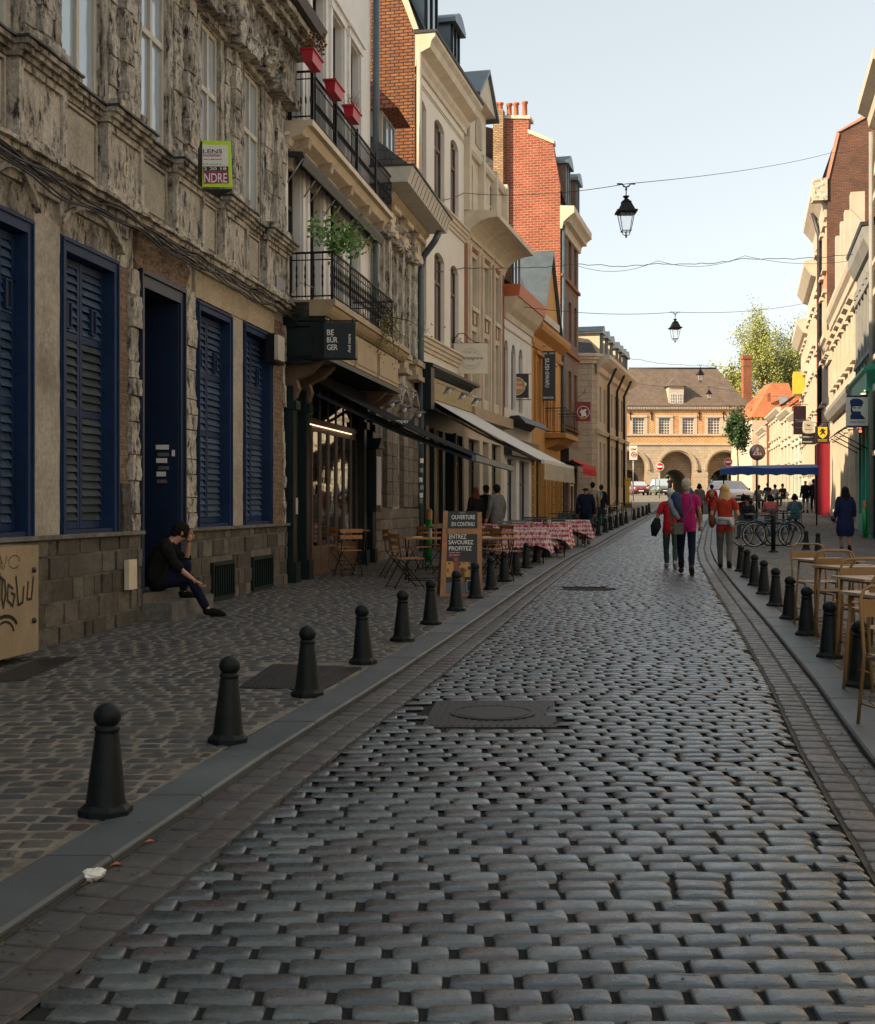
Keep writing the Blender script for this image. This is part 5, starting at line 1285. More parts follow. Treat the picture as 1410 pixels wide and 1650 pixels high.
mk('zinc_dormer_roof', s, m_zinc, b7)
s = MB(); F7.box(s, 3.0, 6.6, 0, .9, 4.35, 4.55); F7.prof(s, 3.3, 6.3, [(0, 3.9), (.5, 4.1), (.8, 4.35), (0, 4.35)]); mk('balcony_floor', s, m_ochd, b7)
railing(F7, b7, 3.0, 6.6, .88, 4.55, 5.6, 26)
for u in (.1, 2.8, 4.7, 7.0):
    for k in range(8): s = MB(); F7.box(s, u-.12, u+.12, 0, .12, .4+k*.38, .74+k*.38); mk('quoin_block', s, m_ochd, b7)
# ================================================================ eighth house: tall brick with gable and chimneys
b8 = bld('tall_brick_house', F8, 3, 'tall brown brick house with a big bare red brick gable wall and chimney stacks')
E8 = 5.72
h8 = []
for (c, d) in ((9.3, 11.2), (6.0, 7.9), (12.3, 14.2)):
    for a, b in ((.75, 1.65), (2.5, 3.4), (4.3, 5.15)): h8.append((a, b, c, d))
h8 += [(.6, 2.4, .8, 3.3), (3, 5.2, .8, 3.3)]
shell(F8, b8, 0, E8, -.2, 14.3, h8, m_brB, .2, side=m_brR)
for a, b, c, d in h8: window(F8, b8, a, b, c, d, -.15, m_whitef, m_glass, 2, (.3,), .07, single=True)
s = MB()
for z in (11.95, 8.65, 5.05): F8.box(s, 0, E8, 0, .12, z, z+.14)
mk('string_course', s, m_brO, b8)
s = MB(); F8.prof(s, -.1, E8+.15, [(0, 14.1), (.1, 14.1), (.15, 14.4), (.5, 14.7), (.65, 14.8), (.65, 15.1), (0, 15.15)]); mk('cornice', s, m_creamtrim, b8)
for k in range(20):
    s = MB(); F8.box(s, .05+k*.29, .2+k*.29, .1, .42, 14.42, 14.66); mk('modillion', s, m_creamtrim, b8)
s = MB(); s.poly([F8.pt(0, .3, 15.1), F8.pt(E8, .3, 15.1), F8.pt(E8, -.8, 18.2), F8.pt(0, -.8, 18.2)]); s.poly([F8.pt(0, -.8, 18.2), F8.pt(E8, -.8, 18.2), F8.pt(E8, -5, 19.5), F8.pt(0, -5, 19.5)])
s.poly([F8.pt(E8, .3, 15.1), F8.pt(E8, -.8, 18.2), F8.pt(E8, -5, 19.5), F8.pt(E8, -9, 15)]); mk('mansard_roof', s, m_slate, b8)
dormer(F8, b8, .5, 1.9, 15.0, 2.3, -2.5, .12, m_brB, m_zinc, m_greyf); dormer(F8, b8, 3.6, 4.9, 15.0, 2.3, -2.5, .12, m_brB, m_zinc, m_greyf)
def gp(px, py):   # point on the gable plane (through the near end of the house, square to the facade)
    k = (px-705)/2000; d = F8.n; t = (k*F8.P.y-F8.P.x)/(d.x-k*d.y); Y = F8.P.y+d.y*t; return t, 1.5+(814-py)/2000*Y
P8 = [gp(903, 300), gp(891, 232), gp(851, 222), gp(853, 192), gp(816, 190), gp(812, 192)]
G_ = [(0.0, 0), (0.0, P8[0][1]), (P8[1][0], P8[1][1]), (P8[2][0], P8[2][1])]
nl = gp(800, 300)[0]
s = MB(); pl = [F8.pt(-.02, n, z) for n, z in ((0, 3), (0, P8[0][1]), (P8[1][0], P8[1][1]), (P8[2][0], P8[2][1]+.2), (P8[3][0], P8[3][1]), (nl, P8[4][1]), (nl, 3))]
s.prism(pl, F8.pt(.45, 0, 0)-F8.pt(0, 0, 0)); mk('brick_gable', s, m_brR, b8)
s = MB(); s.prism([F8.pt(-.08, P8[1][0]+.05, P8[1][1]), F8.pt(-.08, P8[2][0], P8[2][1]+.2), F8.pt(-.08, P8[2][0], P8[2][1]+.38), F8.pt(-.08, P8[1][0]+.05, P8[1][1]+.16)], F8.pt(.6, 0, 0)-F8.pt(0, 0, 0))
s.prism([F8.pt(-.08, P8[3][0]+.05, P8[3][1]), F8.pt(-.08, nl, P8[4][1]), F8.pt(-.08, nl, P8[4][1]+.15), F8.pt(-.08, P8[3][0]+.05, P8[3][1]+.15)], F8.pt(.9, 0, 0)-F8.pt(0, 0, 0)); mk('coping', s, m_creamtrim, b8)
s = MB(); n0, z0 = gp(797, 181); n1, _ = gp(813, 181); o = F8.pt(-.35, n0, 11); s.box(o, F8.pt(-.35, n1, 11)-o, F8.pt(.1, n0, 11)-o, Vector((0, 0, z0-11))); mk('chimney_stack', s, m_brY, b8)
for k, (x, y0, y1) in enumerate(((802, 167, 181), (807, 167, 181), (820, 166, 189), (831, 165, 189), (845, 163, 190))):
    n, zb = gp(x, y1); _, zt = gp(x, y0); s = MB(); s.lathe([(.15, 0), (.15, .05), (.12, .1), (.11, zt-zb-.12), (.15, zt-zb-.08), (.15, zt-zb), (.1, zt-zb)], F8.pt(.1 if k > 1 else -.1, n, zb), 12); mk('chimney_pot', s, m_pot, b8)
s = MB(); s.tube([F8.pt(.12, .12, 14.3), F8.pt(.12, .12, .3)], .09, 8); mk('downpipe', s, m_pipe, b8)
s = MB(); F8.box(s, 0, E8, 0, .4, 3.5, 4.1); mk('shop_fascia', s, m_ink, b8)
awning('red_awning', F8, .6, 5.2, 3.9, .9, 3.35, .6, 5.2, m_redaw, m_redaw, 'small scalloped red awning over the shop under the brown brick house', .35, None, 2)
# ================================================================ ninth: long classical stone building with mansard
b9 = bld('mansard_building', F9, 7, 'long pale classical stone building with dormered slate mansard at the end of the left row')
E9 = 13.5; ZB = 9.2
h9 = []
for i in range(8):
    a = .8+i*1.6; h9 += [(a, a+.75, 6.0, 7.9), (a, a+.75, 2.6, 4.9)]
shell(F9, b9, 0, E9, .5, ZB, h9, m_tanb, .2, side=m_gst)
for a, b, c, d in h9: window(F9, b9, a, b, c, d, -.15, m_whitef, m_glass, 2, (.3,), .08, single=True)
s = MB(); F9.prof(s, -.3, E9+.2, [(0, 8.5), (.15, 8.6), (.2, 8.85), (.5, 9.05), (.7, 9.25), (.7, 9.45), (0, 9.5)]); F9.prof(s, -.1, E9, [(0, 5.3), (.12, 5.3), (.2, 5.5), (0, 5.6)]); mk('cornice', s, m_creamtrim, b9)
xw = lambda px, Y=66.: (px-705)/2000*Y
s = MB(); zz = lambda y, Y=66.: 1.5+(814-y)/2000*Y
x0, x1 = xw(930), xw(963); pts = [Vector((x1, 66, 0)), Vector((x1-.35, 65.6, 0)), Vector((x0, 65.6, 0)), Vector((x0-4, 66, 0)), Vector((x0-4, 70, 0)), Vector((x1+.4, 70, 0))]
s.prism([p+Vector((0, 0, .8)) for p in pts], Vector((0, 0, 8.2))); mk('end_wall', s, m_gst, b9)
s = MB()
for z0, z1, e in ((9.0, 9.2, .12), (9.2, 9.35, .28), (9.35, 9.5, .4)):
    q = [Vector((x1+e, 65.9-e*.3, z0)), Vector((x1-.35+e*.3, 65.6-e, z0)), Vector((x0-.5, 65.6-e, z0)), Vector((x0-.5, 69, z0)), Vector((x1+e, 69, z0))]; s.prism(q, Vector((0, 0, z1-z0)))
mk('end_cornice', s, m_creamtrim, b9)
s = MB(); zt = zz(519); a = [Vector((xw(927), 65.6, 9.5)), Vector((xw(961), 65.6, 9.5)), Vector((xw(945), 68, zt)), Vector((xw(925), 68, zt))]; s.poly(a); e = F9.pt(E9, .3, 9.5); s.poly([Vector((xw(961), 65.6, 9.5)), e, F9.pt(E9, -1.5, zt), Vector((xw(945), 68, zt))]); s.poly([Vector((xw(925), 68, zt)), Vector((xw(945), 68, zt)), F9.pt(E9, -1.5, zt), F9.pt(E9, -6, zt+.5), Vector((xw(900), 72, zt+.5))]); mk('mansard_roof', s, m_slate, b9)
for i, u in enumerate((.8, 2.9, 5.0, 7.6, 9.3, 11.0, 12.4)): dormer(F9, b9, u, u+.95, 9.5, 1.35, -2.2, .0, m_creamtrim, m_zinc, m_greyf, arch=False)
for u in (3.6, 7.5, 11): s = MB(); s.tube([F9.pt(u-.4, .6, 9.1), F9.pt(u, .12, 8.2), F9.pt(u, .12, 1.5)], .08, 6); mk('downpipe', s, m_lead, b9)
# unseen houses added past the frame's near edge: street goes on, road stays shaded
def plain_house(F, u0, u1, z1, mat, label, rows=3, cols=3, zb=-.3, nm='unseen_row_house'):
    t = empty(nm, F.pt((u0+u1)/2, 0, 0), label, 'house'); hs = []
    cw = (u1-u0)/cols; rh = (z1-1)/rows
    for j in range(rows):
        for i in range(cols): hs.append((u0+cw*(i+.3), u0+cw*(i+.7), 1.0+rh*j, 1.0+rh*j+rh*.62))
    shell(F, t, u0, u1, zb, z1, hs, mat, .2)
    for h in hs: window(F, t, *h, -.15, m_whitef, m_glass, 2, (.3,), .07, single=True)
    s = MB(); F.prof(s, u0, u1, [(0, z1-.4), (.15, z1-.3), (.4, z1), (0, z1)]); mk('cornice', s, m_creamtrim, t)
    s = MB(); s.poly([F.pt(u0, .2, z1), F.pt(u1, .2, z1), F.pt(u1, -4, z1+2.5), F.pt(u0, -4, z1+2.5)]); s.poly([F.pt(u0, -9, z1), F.pt(u1, -9, z1), F.pt(u1, -4, z1+2.5), F.pt(u0, -4, z1+2.5)]); mk('roof', s, m_slate, t)
    return t
plain_house(F1, U0-14, U0-.05, 11.5, m_creamw, 'cream house further back along the left row behind the photographer', 3, 5)
# ================================================================ right row
FR = Fac(15, 43.4, .25, -1)
ZG = lambda u: gz(FR.pt(u, 0, 0).y)
def hood(F, par, a, b, z, n=.22, mat=None):
    s = MB(); F.prof(s, a, b, [(0, z), (n*.4, z), (n*.5, z+.12), (n, z+.2), (n, z+.3), (0, z+.36)]); mk('window_hood', s, mat or m_lite, par)
def openings(F, par, hs, nb, fm, gm, single=True, cols=2):
    for h in hs:
        window(F, par, *h, nb, fm, gm, cols, (.3,), .06, single=single)
        a, b, c, d = h; s = MB(); e = .07; F.box(s, a-.2, a-.02, 0, e, c, d); F.box(s, b+.02, b+.2, 0, e, c, d); F.box(s, a-.28, b+.28, 0, e+.12, d, d+.2); F.box(s, a-.26, b+.26, 0, e+.14, c-.14, c); mk('window_surround', s, m_lite if F is not FR or par.name != 'grey_pilaster_building' else m_gstone, par)
NC = .35
uA0, uA1 = FR.u(1392, NC)-.2, FR.u(1369, NC)
# near cream building at the very edge
r0 = empty('cream_corner_building', FR.pt(uA0-3, 0, ZG(0)), 'tall cream building just entering the frame at the right edge', 'house')
hs = [(uA0-2.2, uA0-1.3, z, z+1.9) for z in (3.2, 6.2, 9.2)]
shell(FR, r0, uA0-5, uA0-.02, -.2, 14.2, hs, m_lite, .25); openings(FR, r0, hs, -.05, m_whitef, m_glass)
s = MB(); FR.prof(s, uA0-5, uA0+.15, [(0, 13.7), (.2, 13.8), (.25, 14.1), (.55, 14.3), (.55, 14.6), (0, 14.7)]); mk('cornice', s, m_lite, r0)
s = MB(); s.tube([FR.pt(uA0-.02, .14, 13.6), FR.pt(uA0-.02, .14, .6)], .08, 8); mk('downpipe', s, m_gstone, r0)
# grey pilastered building
rA = empty('grey_pilaster_building', FR.pt(uA0+2, 0, ZG(0)), 'grey stone building with tall pilasters above the turquoise shop front', 'house')
zA = 10.3; hs = []
nP = 5; wA = (uA1-uA0)/nP
for i in range(nP):
    a = uA0+wA*i
    hs += [(a+wA*.32, a+wA*.78, 6.6, 8.8)]
shell(FR, rA, uA0, uA1, 5.9, zA, hs, m_gstone, .2); openings(FR, rA, hs, -.05, m_whitef, m_glass)
for i in range(nP+1):
    s = MB(); u = min(uA0+wA*i, uA1-.25); FR.box(s, u+.02, u+.30, 0, .14, 6.1, 9.1); FR.box(s, u-.02, u+.34, 0, .2, 9.1, 9.3); mk('pilaster', s, m_gstone, rA)
s = MB(); FR.prof(s, uA0, uA1, [(0, 9.35), (.08, 9.35), (.1, 9.8), (.2, 9.85), (.38, 10.2), (.42, 10.55), (0, 10.6)]); mk('cornice', s, m_gstone, rA)
s = MB(); FR.prof(s, uA0, uA1, [(.0, 10.6), (.45, 10.6), (.48, 10.72), (0, 10.72)]); mk('gutter', s, m_lead, rA)
s = MB(); s.poly([FR.pt(uA0, .3, 10.7), FR.pt(uA1, .3, 10.7), FR.pt(uA1, -4, 13.2), FR.pt(uA0, -4, 13.2)]); mk('roof', s, m_slate, rA)
dormer(FR, rA, uA0+.6, uA0+1.7, 10.7, 2.0, -2.5, -.3, m_lite, m_lite, m_whitef, arch=True)
for k in range(4):
    s = MB(); x, y = ((1380, 312), (1370, 341), (1363, 359), (1355, 382))[k]; u = FR.u(x, -.3); z = FR.z(x, y, -.3); FR.box(s, u-.35, u+.25, -.6, -.05, 10.6, z); mk('parapet_block', s, m_lite, rA)
# cream building with heavy cornice
uB0, uB1 = uA1+.02, FR.u(1330, NC)-.1
rB = empty('cream_cornice_building', FR.pt((uB0+uB1)/2, 0, ZG(8)), 'sunlit cream building with a heavy stepped cornice and hooded windows', 'house')
cw = (uB1-uB0)/6; hs = [(uB0+cw*(i+.3), uB0+cw*(i+.72), 7.1, 9.0) for i in range(6)]
lo = [(uB0+cw*(i+.3), uB0+cw*(i+.72), 1.3, 4.6) for i in range(6)]
shell(FR, rB, uB0, uB1, -.2, 10.5, hs+lo, m_lite, .25); openings(FR, rB, hs+lo, -.05, m_whitef, m_glass)
for a, b, c, d in hs: hood(FR, rB, a-.2, b+.2, d+.1, .35)
for a, b, c, d in lo:
    s = MB(); FR.box(s, a-.35, a-.1, 0, .12, .7, 5.0); FR.box(s, a-.4, a-.05, 0, .2, 4.5, 4.75); mk('pilaster', s, m_lite, rB)
s = MB(); FR.prof(s, uB0, uB1+.2, [(0, 9.6), (.06, 9.6), (.08, 9.95), (.16, 10.0), (.18, 10.3), (.32, 10.45), (.38, 10.65), (.38, 10.85), (0, 10.9)]); mk('cornice', s, m_lite, rB)
s = MB(); FR.prof(s, uB0, uB1, [(0, 5.55), (.25, 5.6), (.4, 5.85), (.42, 6.0), (0, 6.1)]); mk('fascia_moulding', s, m_gstone, rB)
s = MB(); s.poly([FR.pt(uB0, .2, 10.9), FR.pt(uB1, .2, 10.9), FR.pt(uB1, -4, 12.4), FR.pt(uB0, -4, 12.4)]); mk('roof', s, m_slate, rB)
# lower cream building before the big gable
uC0, uC1 = uB1+.02, 21.9
rC = empty('low_cream_building', FR.pt((uC0+uC1)/2, 0, ZG(17)), 'low cream building with a crimson shop front below the big dark brick gable', 'house')
cw = (uC1-uC0)/4; hs = [(uC0+cw*(i+.3), uC0+cw*(i+.72), 6.4, 8.6) for i in range(4)]
shell(FR, rC, uC0, uC1, -.2, 9.8, hs, m_lite, .25); openings(FR, rC, hs, -.05, m_whitef, m_glass)
for a, b, c, d in hs: hood(FR, rC, a-.2, b+.2, d+.1, .35)
s = MB(); FR.prof(s, uC0, uC1+.1, [(0, 9.2), (.2, 9.3), (.3, 9.6), (.42, 9.7), (.42, 10.0), (0, 10.1)]); mk('cornice', s, m_lite, rC)
s = MB(); FR.box(s, uC0+2.2, uC1-.4, 0, .55, ZG(20), 4.7); FR.prof(s, uC0+2.1, uC1-.3, [(0, 4.7), (.6, 4.7), (.85, 5.0), (.85, 5.15), (0, 5.3)]); cs = mk('shopfront', s, m_crimson, rC)
s = MB(); a, b = uC0+2.6, uC1-.9; FR.box(s, a, b, .56, .57, 1.8, 4.0); mk('shop_window', s, m_mirror, cs)
for u in (uC0+2.25, uC1-.7): s = MB(); FR.box(s, u, u+.25, .551, .66, ZG(20), 4.6); mk('pilaster', s, m_crimson, cs)
# tall brick building with big gable
uD = 22.0; kD = FR.P+FR.d*uD
def gr(px, py):
    k = (px-705)/2000; d = -FR.n; t = (k*kD.y-kD.x)/(d.x-k*d.y); Y = kD.y+d.y*t; return -t, 1.5+(814-py)/2000*Y
rD = empty('brick_gable_house', FR.pt(uD+5, 0, ZG(27)), 'tall salmon fronted house with a huge dark brick mansard-shaped gable', 'house')
zE = 18.0
hs = [(uD+.9+2.6*i, uD+1.9+2.6*i, z, z+2.2) for i in range(4) for z in (3.5, 7.0, 10.5, 14.0)]
shell(FR, rD, uD, uD+11, .2, zE, hs, m_pinkb, .25); openings(FR, rD, hs, -.05, m_whitef, m_glass)
q = [gr(1332, 290), gr(1350, 213), gr(1410, 178)]
s = MB(); nb_ = -9.5; zt = q[2][1]+1.6
pl = [FR.pt(uD-.02, n, z) for n, z in ((0.0, 2), (0.0, q[0][1]), (q[1][0], q[1][1]), (q[2][0], q[2][1]), (-4.5, zt), (nb_, zE), (nb_, 2))]
s.prism(pl, FR.pt(.45, 0, 0)-FR.pt(0, 0, 0)); mk('brick_gable', s, m_brD, rD)
s = MB(); e = FR.pt(.6, 0, 0)-FR.pt(0, 0, 0)
for (n0, z0), (n1, z1) in ((q[0], q[1]), (q[1], q[2])): s.prism([FR.pt(uD-.1, n0+.06, z0), FR.pt(uD-.1, n1+.06, z1+.05), FR.pt(uD-.1, n1-.08, z1-.1), FR.pt(uD-.1, n0-.1, z0)], e)
mk('gable_coping', s, m_pinkb, rD)
s = MB(); FR.prof(s, uD+.3, uD+11, [(0, zE-1.4), (.12, zE-1.4), (.2, zE-.6), (.5, zE-.2), (.75, zE+.1), (.75, zE+.5), (0, zE+.6)]); mk('cornice', s, m_lite, rD)
s = MB(); rough(s, FR, uD-.15, uD+.6, 0, .75, zE-.6, zE+.55, .12, .12); mk('broken_cornice_end', s, m_lite, rD)
s = MB(); s.poly([FR.pt(uD+.4, .3, zE+.5), FR.pt(uD+11, .3, zE+.5), FR.pt(uD+11, q[1][0], q[1][1]), FR.pt(uD+.4, q[1][0], q[1][1])]); s.poly([FR.pt(uD+.4, q[1][0], q[1][1]), FR.pt(uD+11, q[1][0], q[1][1]), FR.pt(uD+11, -4.5, zt), FR.pt(uD+.4, -4.5, zt)]); s.poly([FR.pt(uD+11, .0, zE), FR.pt(uD+11, q[1][0], q[1][1]), FR.pt(uD+11, -4.5, zt), FR.pt(uD+11, -9.5, zE)]); mk('roof', s, m_slate, rD)
s = MB(); s.tube([FR.pt(uD+4.5, .5, zE-.2), FR.pt(uD+4.5, .16, zE-1.5), FR.pt(uD+4.5, .16, 1.2)], .13, 8); mk('downpipe', s, m_lead, rD)
# further two fronts
rE = empty('brick_sided_cream_house', FR.pt(uD+16, 0, ZG(38)), 'cream house with a brick side wall, second from the far end of the right row', 'house')
hs = [(uD+11.8+2.6*i, uD+12.8+2.6*i, z, z+2.2) for i in range(4) for z in (3.6, 7.4, 11.4)]
shell(FR, rE, uD+11.05, uD+22, .3, 16.0, hs, m_lite, .25, side=m_brO); openings(FR, rE, hs, -.05, m_whitef, m_glass)
s = MB(); FR.prof(s, uD+11, uD+22.2, [(0, 15.4), (.3, 15.5), (.7, 16.1), (.7, 16.4), (0, 16.5)]); mk('cornice', s, m_lite, rE)
s = MB(); FR.box(s, uD+17, uD+18.2, -1.6, -.4, 16, 17.6); mk('chimney', s, m_brO, rE)
s = MB(); s.poly([FR.pt(uD+11, .2, 16.4), FR.pt(uD+22, .2, 16.4), FR.pt(uD+22, -4, 19), FR.pt(uD+11, -4, 19)]); mk('roof', s, m_slate, rE)
rF = empty('yellow_awning_house', FR.pt(uD+27, 0, ZG(50)), 'farthest tall cream house of the right row with a yellow awning panel', 'house')
hs = [(uD+22.8+2.5*i, uD+23.8+2.5*i, z, z+2.0) for i in range(4) for z in (3.8, 7.4, 11.)]
shell(FR, rF, uD+22.05, uD+33, .5, 14.0, hs, m_lite, .25); openings(FR, rF, hs, -.05, m_whitef, m_glass)
s = MB(); FR.prof(s, uD+22, uD+33.2, [(0, 13.4), (.3, 13.5), (.7, 14.1), (.7, 14.4), (0, 14.5)]); mk('cornice', s, m_lite, rF)
s = MB(); FR.box(s, uD+26, uD+28.5, 0.02, .8, 9.6, 11.2); mk('yellow_panel', s, m_yel, rF)
# out-of-frame right row towards and behind the camera, added for its bounced light
FN = Fac(*(FR.P+FR.d*(uA0-5.05)), .19, -1)
tones = [(m_white, 'white house nearer on the right, outside the photograph'), (m_creamw, 'cream house nearer on the right, outside the photograph'), (m_gstone, 'grey stone house nearer on the right, outside the photograph'), (m_lite, 'pale stone house nearer on the right, outside the photograph'), (m_white, 'off-white corner house nearer on the right, outside the photograph')]
F_N = Fac(7.2, -14, .16, -1)
u = 0.0
for k, L in enumerate((10, 9, 11, 9, 13)):
    P0 = Vector((6.6, -16)).lerp(FR.P+FR.d*(uA0-5.1), u/55); sl = ((FR.P+FR.d*(uA0-5.1)).x-6.6)/((FR.P+FR.d*(uA0-5.1)).y+16)
    plain_house(Fac(P0.x, P0.y, sl, -1), 0, L, 9.5+1.2*(k % 3), tones[k][0], tones[k][1], 3, 4); u += L+.1
# turquoise shopfront below the grey building
def teal_shop():
    u0, u1 = uA0+.0, uA1+.1; z0 = ZG(u0); t = empty('turquoise_shopfront', FR.pt((u0+u1)/2, .2, z0), 'turquoise restaurant shopfront with spotlights at the right edge', 'shopfront')
    s = MB(); FR.wall(s, u0, u1, z0-.1, 5.3, [(u0+.5, u0+1.9, z0+.1, 4.6), (u0+2.1, u0+3.3, z0+.8, 4.6), (u0+3.5, u1-.4, z0+.8, 4.6)], .25, n=.05); mk('front_frame', s, m_teal, t)
    s = MB(); FR.box(s, u0+.1, u1-.1, -.8, -.7, z0, 5); mk('dark_interior', s, m_dark, t)
    for q in ((u0+2.1, u0+3.3), (u0+3.5, u1-.4)): window(FR, t, q[0], q[1], z0+.8, 4.6, -.05, m_teal, m_mirror, 2, (.3,), .06, name='shop_window')
    s = MB(); FR.box(s, u0-.1, u0+.3, 0, .30, 5.2, 5.9); FR.prof(s, u0-.1, u1, [(0, 5.3), (.25, 5.3), (.3, 5.8), (.38, 5.9), (.38, 6.0), (0, 6.1)]); mk('cornice', s, m_teal, t)
    for k in range(5): s = MB(); FR.box(s, u0+.6+k*1.2, u0+.75+k*1.2, .15, .3, 5.27, 5.295); mk('spotlight', s, m_spot, t)
    for u in (u0+.2, u0+2.0, u0+3.4): s = MB(); FR.box(s, u-.08, u+.08, .05, .14, z0, 5.1); mk('pilaster', s, m_teal, t)
teal_shop()
# ================================================================ far right: small houses bending towards the gate
FS = Fac(27.2, 92, .19, -1)
def far_house(u0, u1, z1, mat, label, side=None, roof=None, rows=2, cols=3):
    t = empty('far_house', FS.pt((u0+u1)/2, 0, gz(FS.pt((u0+u1)/2, 0, 0).y)), label, 'house', 'small houses towards the gate'); zb = gz(FS.pt(u0, 0, 0).y)
    cw = (u1-u0)/cols; rh = (z1-zb-3)/rows; hs = [(u0+cw*(i+.3), u0+cw*(i+.7), zb+3.1+rh*j, zb+3.1+rh*j+rh*.65) for j in range(rows) for i in range(cols)]+[(u0+cw*(i+.2), u0+cw*(i+.8), zb+.5, zb+2.6) for i in range(cols)]
    shell(FS, t, u0, u1, zb-.5, z1, hs, mat, .2, side=side or mat); openings(FS, t, hs, -.05, m_greyf, m_glass)
    s = MB(); FS.prof(s, u0, u1, [(0, z1-.4), (.2, z1-.3), (.5, z1), (.5, z1+.15), (0, z1+.2)]); mk('cornice', s, m_lite, t)
    s = MB(); s.poly([FS.pt(u0, .4, z1+.1), FS.pt(u1, .4, z1+.1), FS.pt(u1, -4, z1+3.2), FS.pt(u0, -4, z1+3.2)]); s.poly([FS.pt(u0, 0, z1), FS.pt(u0, -4, z1+3.2), FS.pt(u0, -8, z1)]); mk('roof', s, roof or m_otile, t)
    return t
far_house(1, 10, 8.6, m_tealpale, 'pale green fronted small house beside the thai sign', roof=m_slate)
far_house(10.1, 20, 9.4, m_lite, 'small grey-white house with shutters, between the pale green house and the brick-sided one', side=m_brO)
far_house(20.1, 34, 10.2, m_lite, 'cream two-storey house with a brick side, in the middle of the far right houses', side=m_brO, cols=5)
far_house(38, 50, 9.6, m_lite, 'cream two-storey house next to the gate building, farthest of the right houses', side=m_brO, cols=5)
def orange_roof():
    Y = 140; t = empty('orange_roofed_house', PX(1250, 800, Y), 'house with a big steep orange tiled hipped roof and skylight behind the cream houses', 'house')
    P = lambda x, y, yy=Y: PX(x, y, yy)
    s = MB(); s.box(P(1212, 800), P(1284, 800)-P(1212, 800), Vector((0, 10, 0)), Vector((0, 0, 8.6))); mk('wall', s, m_lite, t)
    a, b, c, d = P(1211, 672), P(1288, 672), P(1271, 617, Y+4), P(1243, 617, Y+4); s = MB(); s.poly([a, b, c, d]); s.poly([b, b+Vector((0, 10, 0)), c+Vector((0, 3, 0)), c]); s.poly([a, d, d+Vector((0, 3, 0)), a+Vector((0, 10, 0))]); mk('roof', s, m_otile, t)
    s = MB(); o = P(1257, 651, Y+1.2); s.box(o, Vector((1.05, 0, 0)), Vector((0, .3, .1)), Vector((0, .6, .85))); mk('skylight', s, m_greyf, t)
    s = MB(); s.poly([P(1200, 659, Y+3), P(1222, 659, Y+3), P(1232, 642, Y+6), P(1213, 642, Y+6)]); mk('lower_roof', s, m_otile, t)
    s = MB(); s.box(P(1237, 646, Y+1), Vector((.35, 0, 0)), Vector((0, .35, 0)), Vector((0, 0, .9))); mk('chimney', s, m_brO, t)
orange_roof()
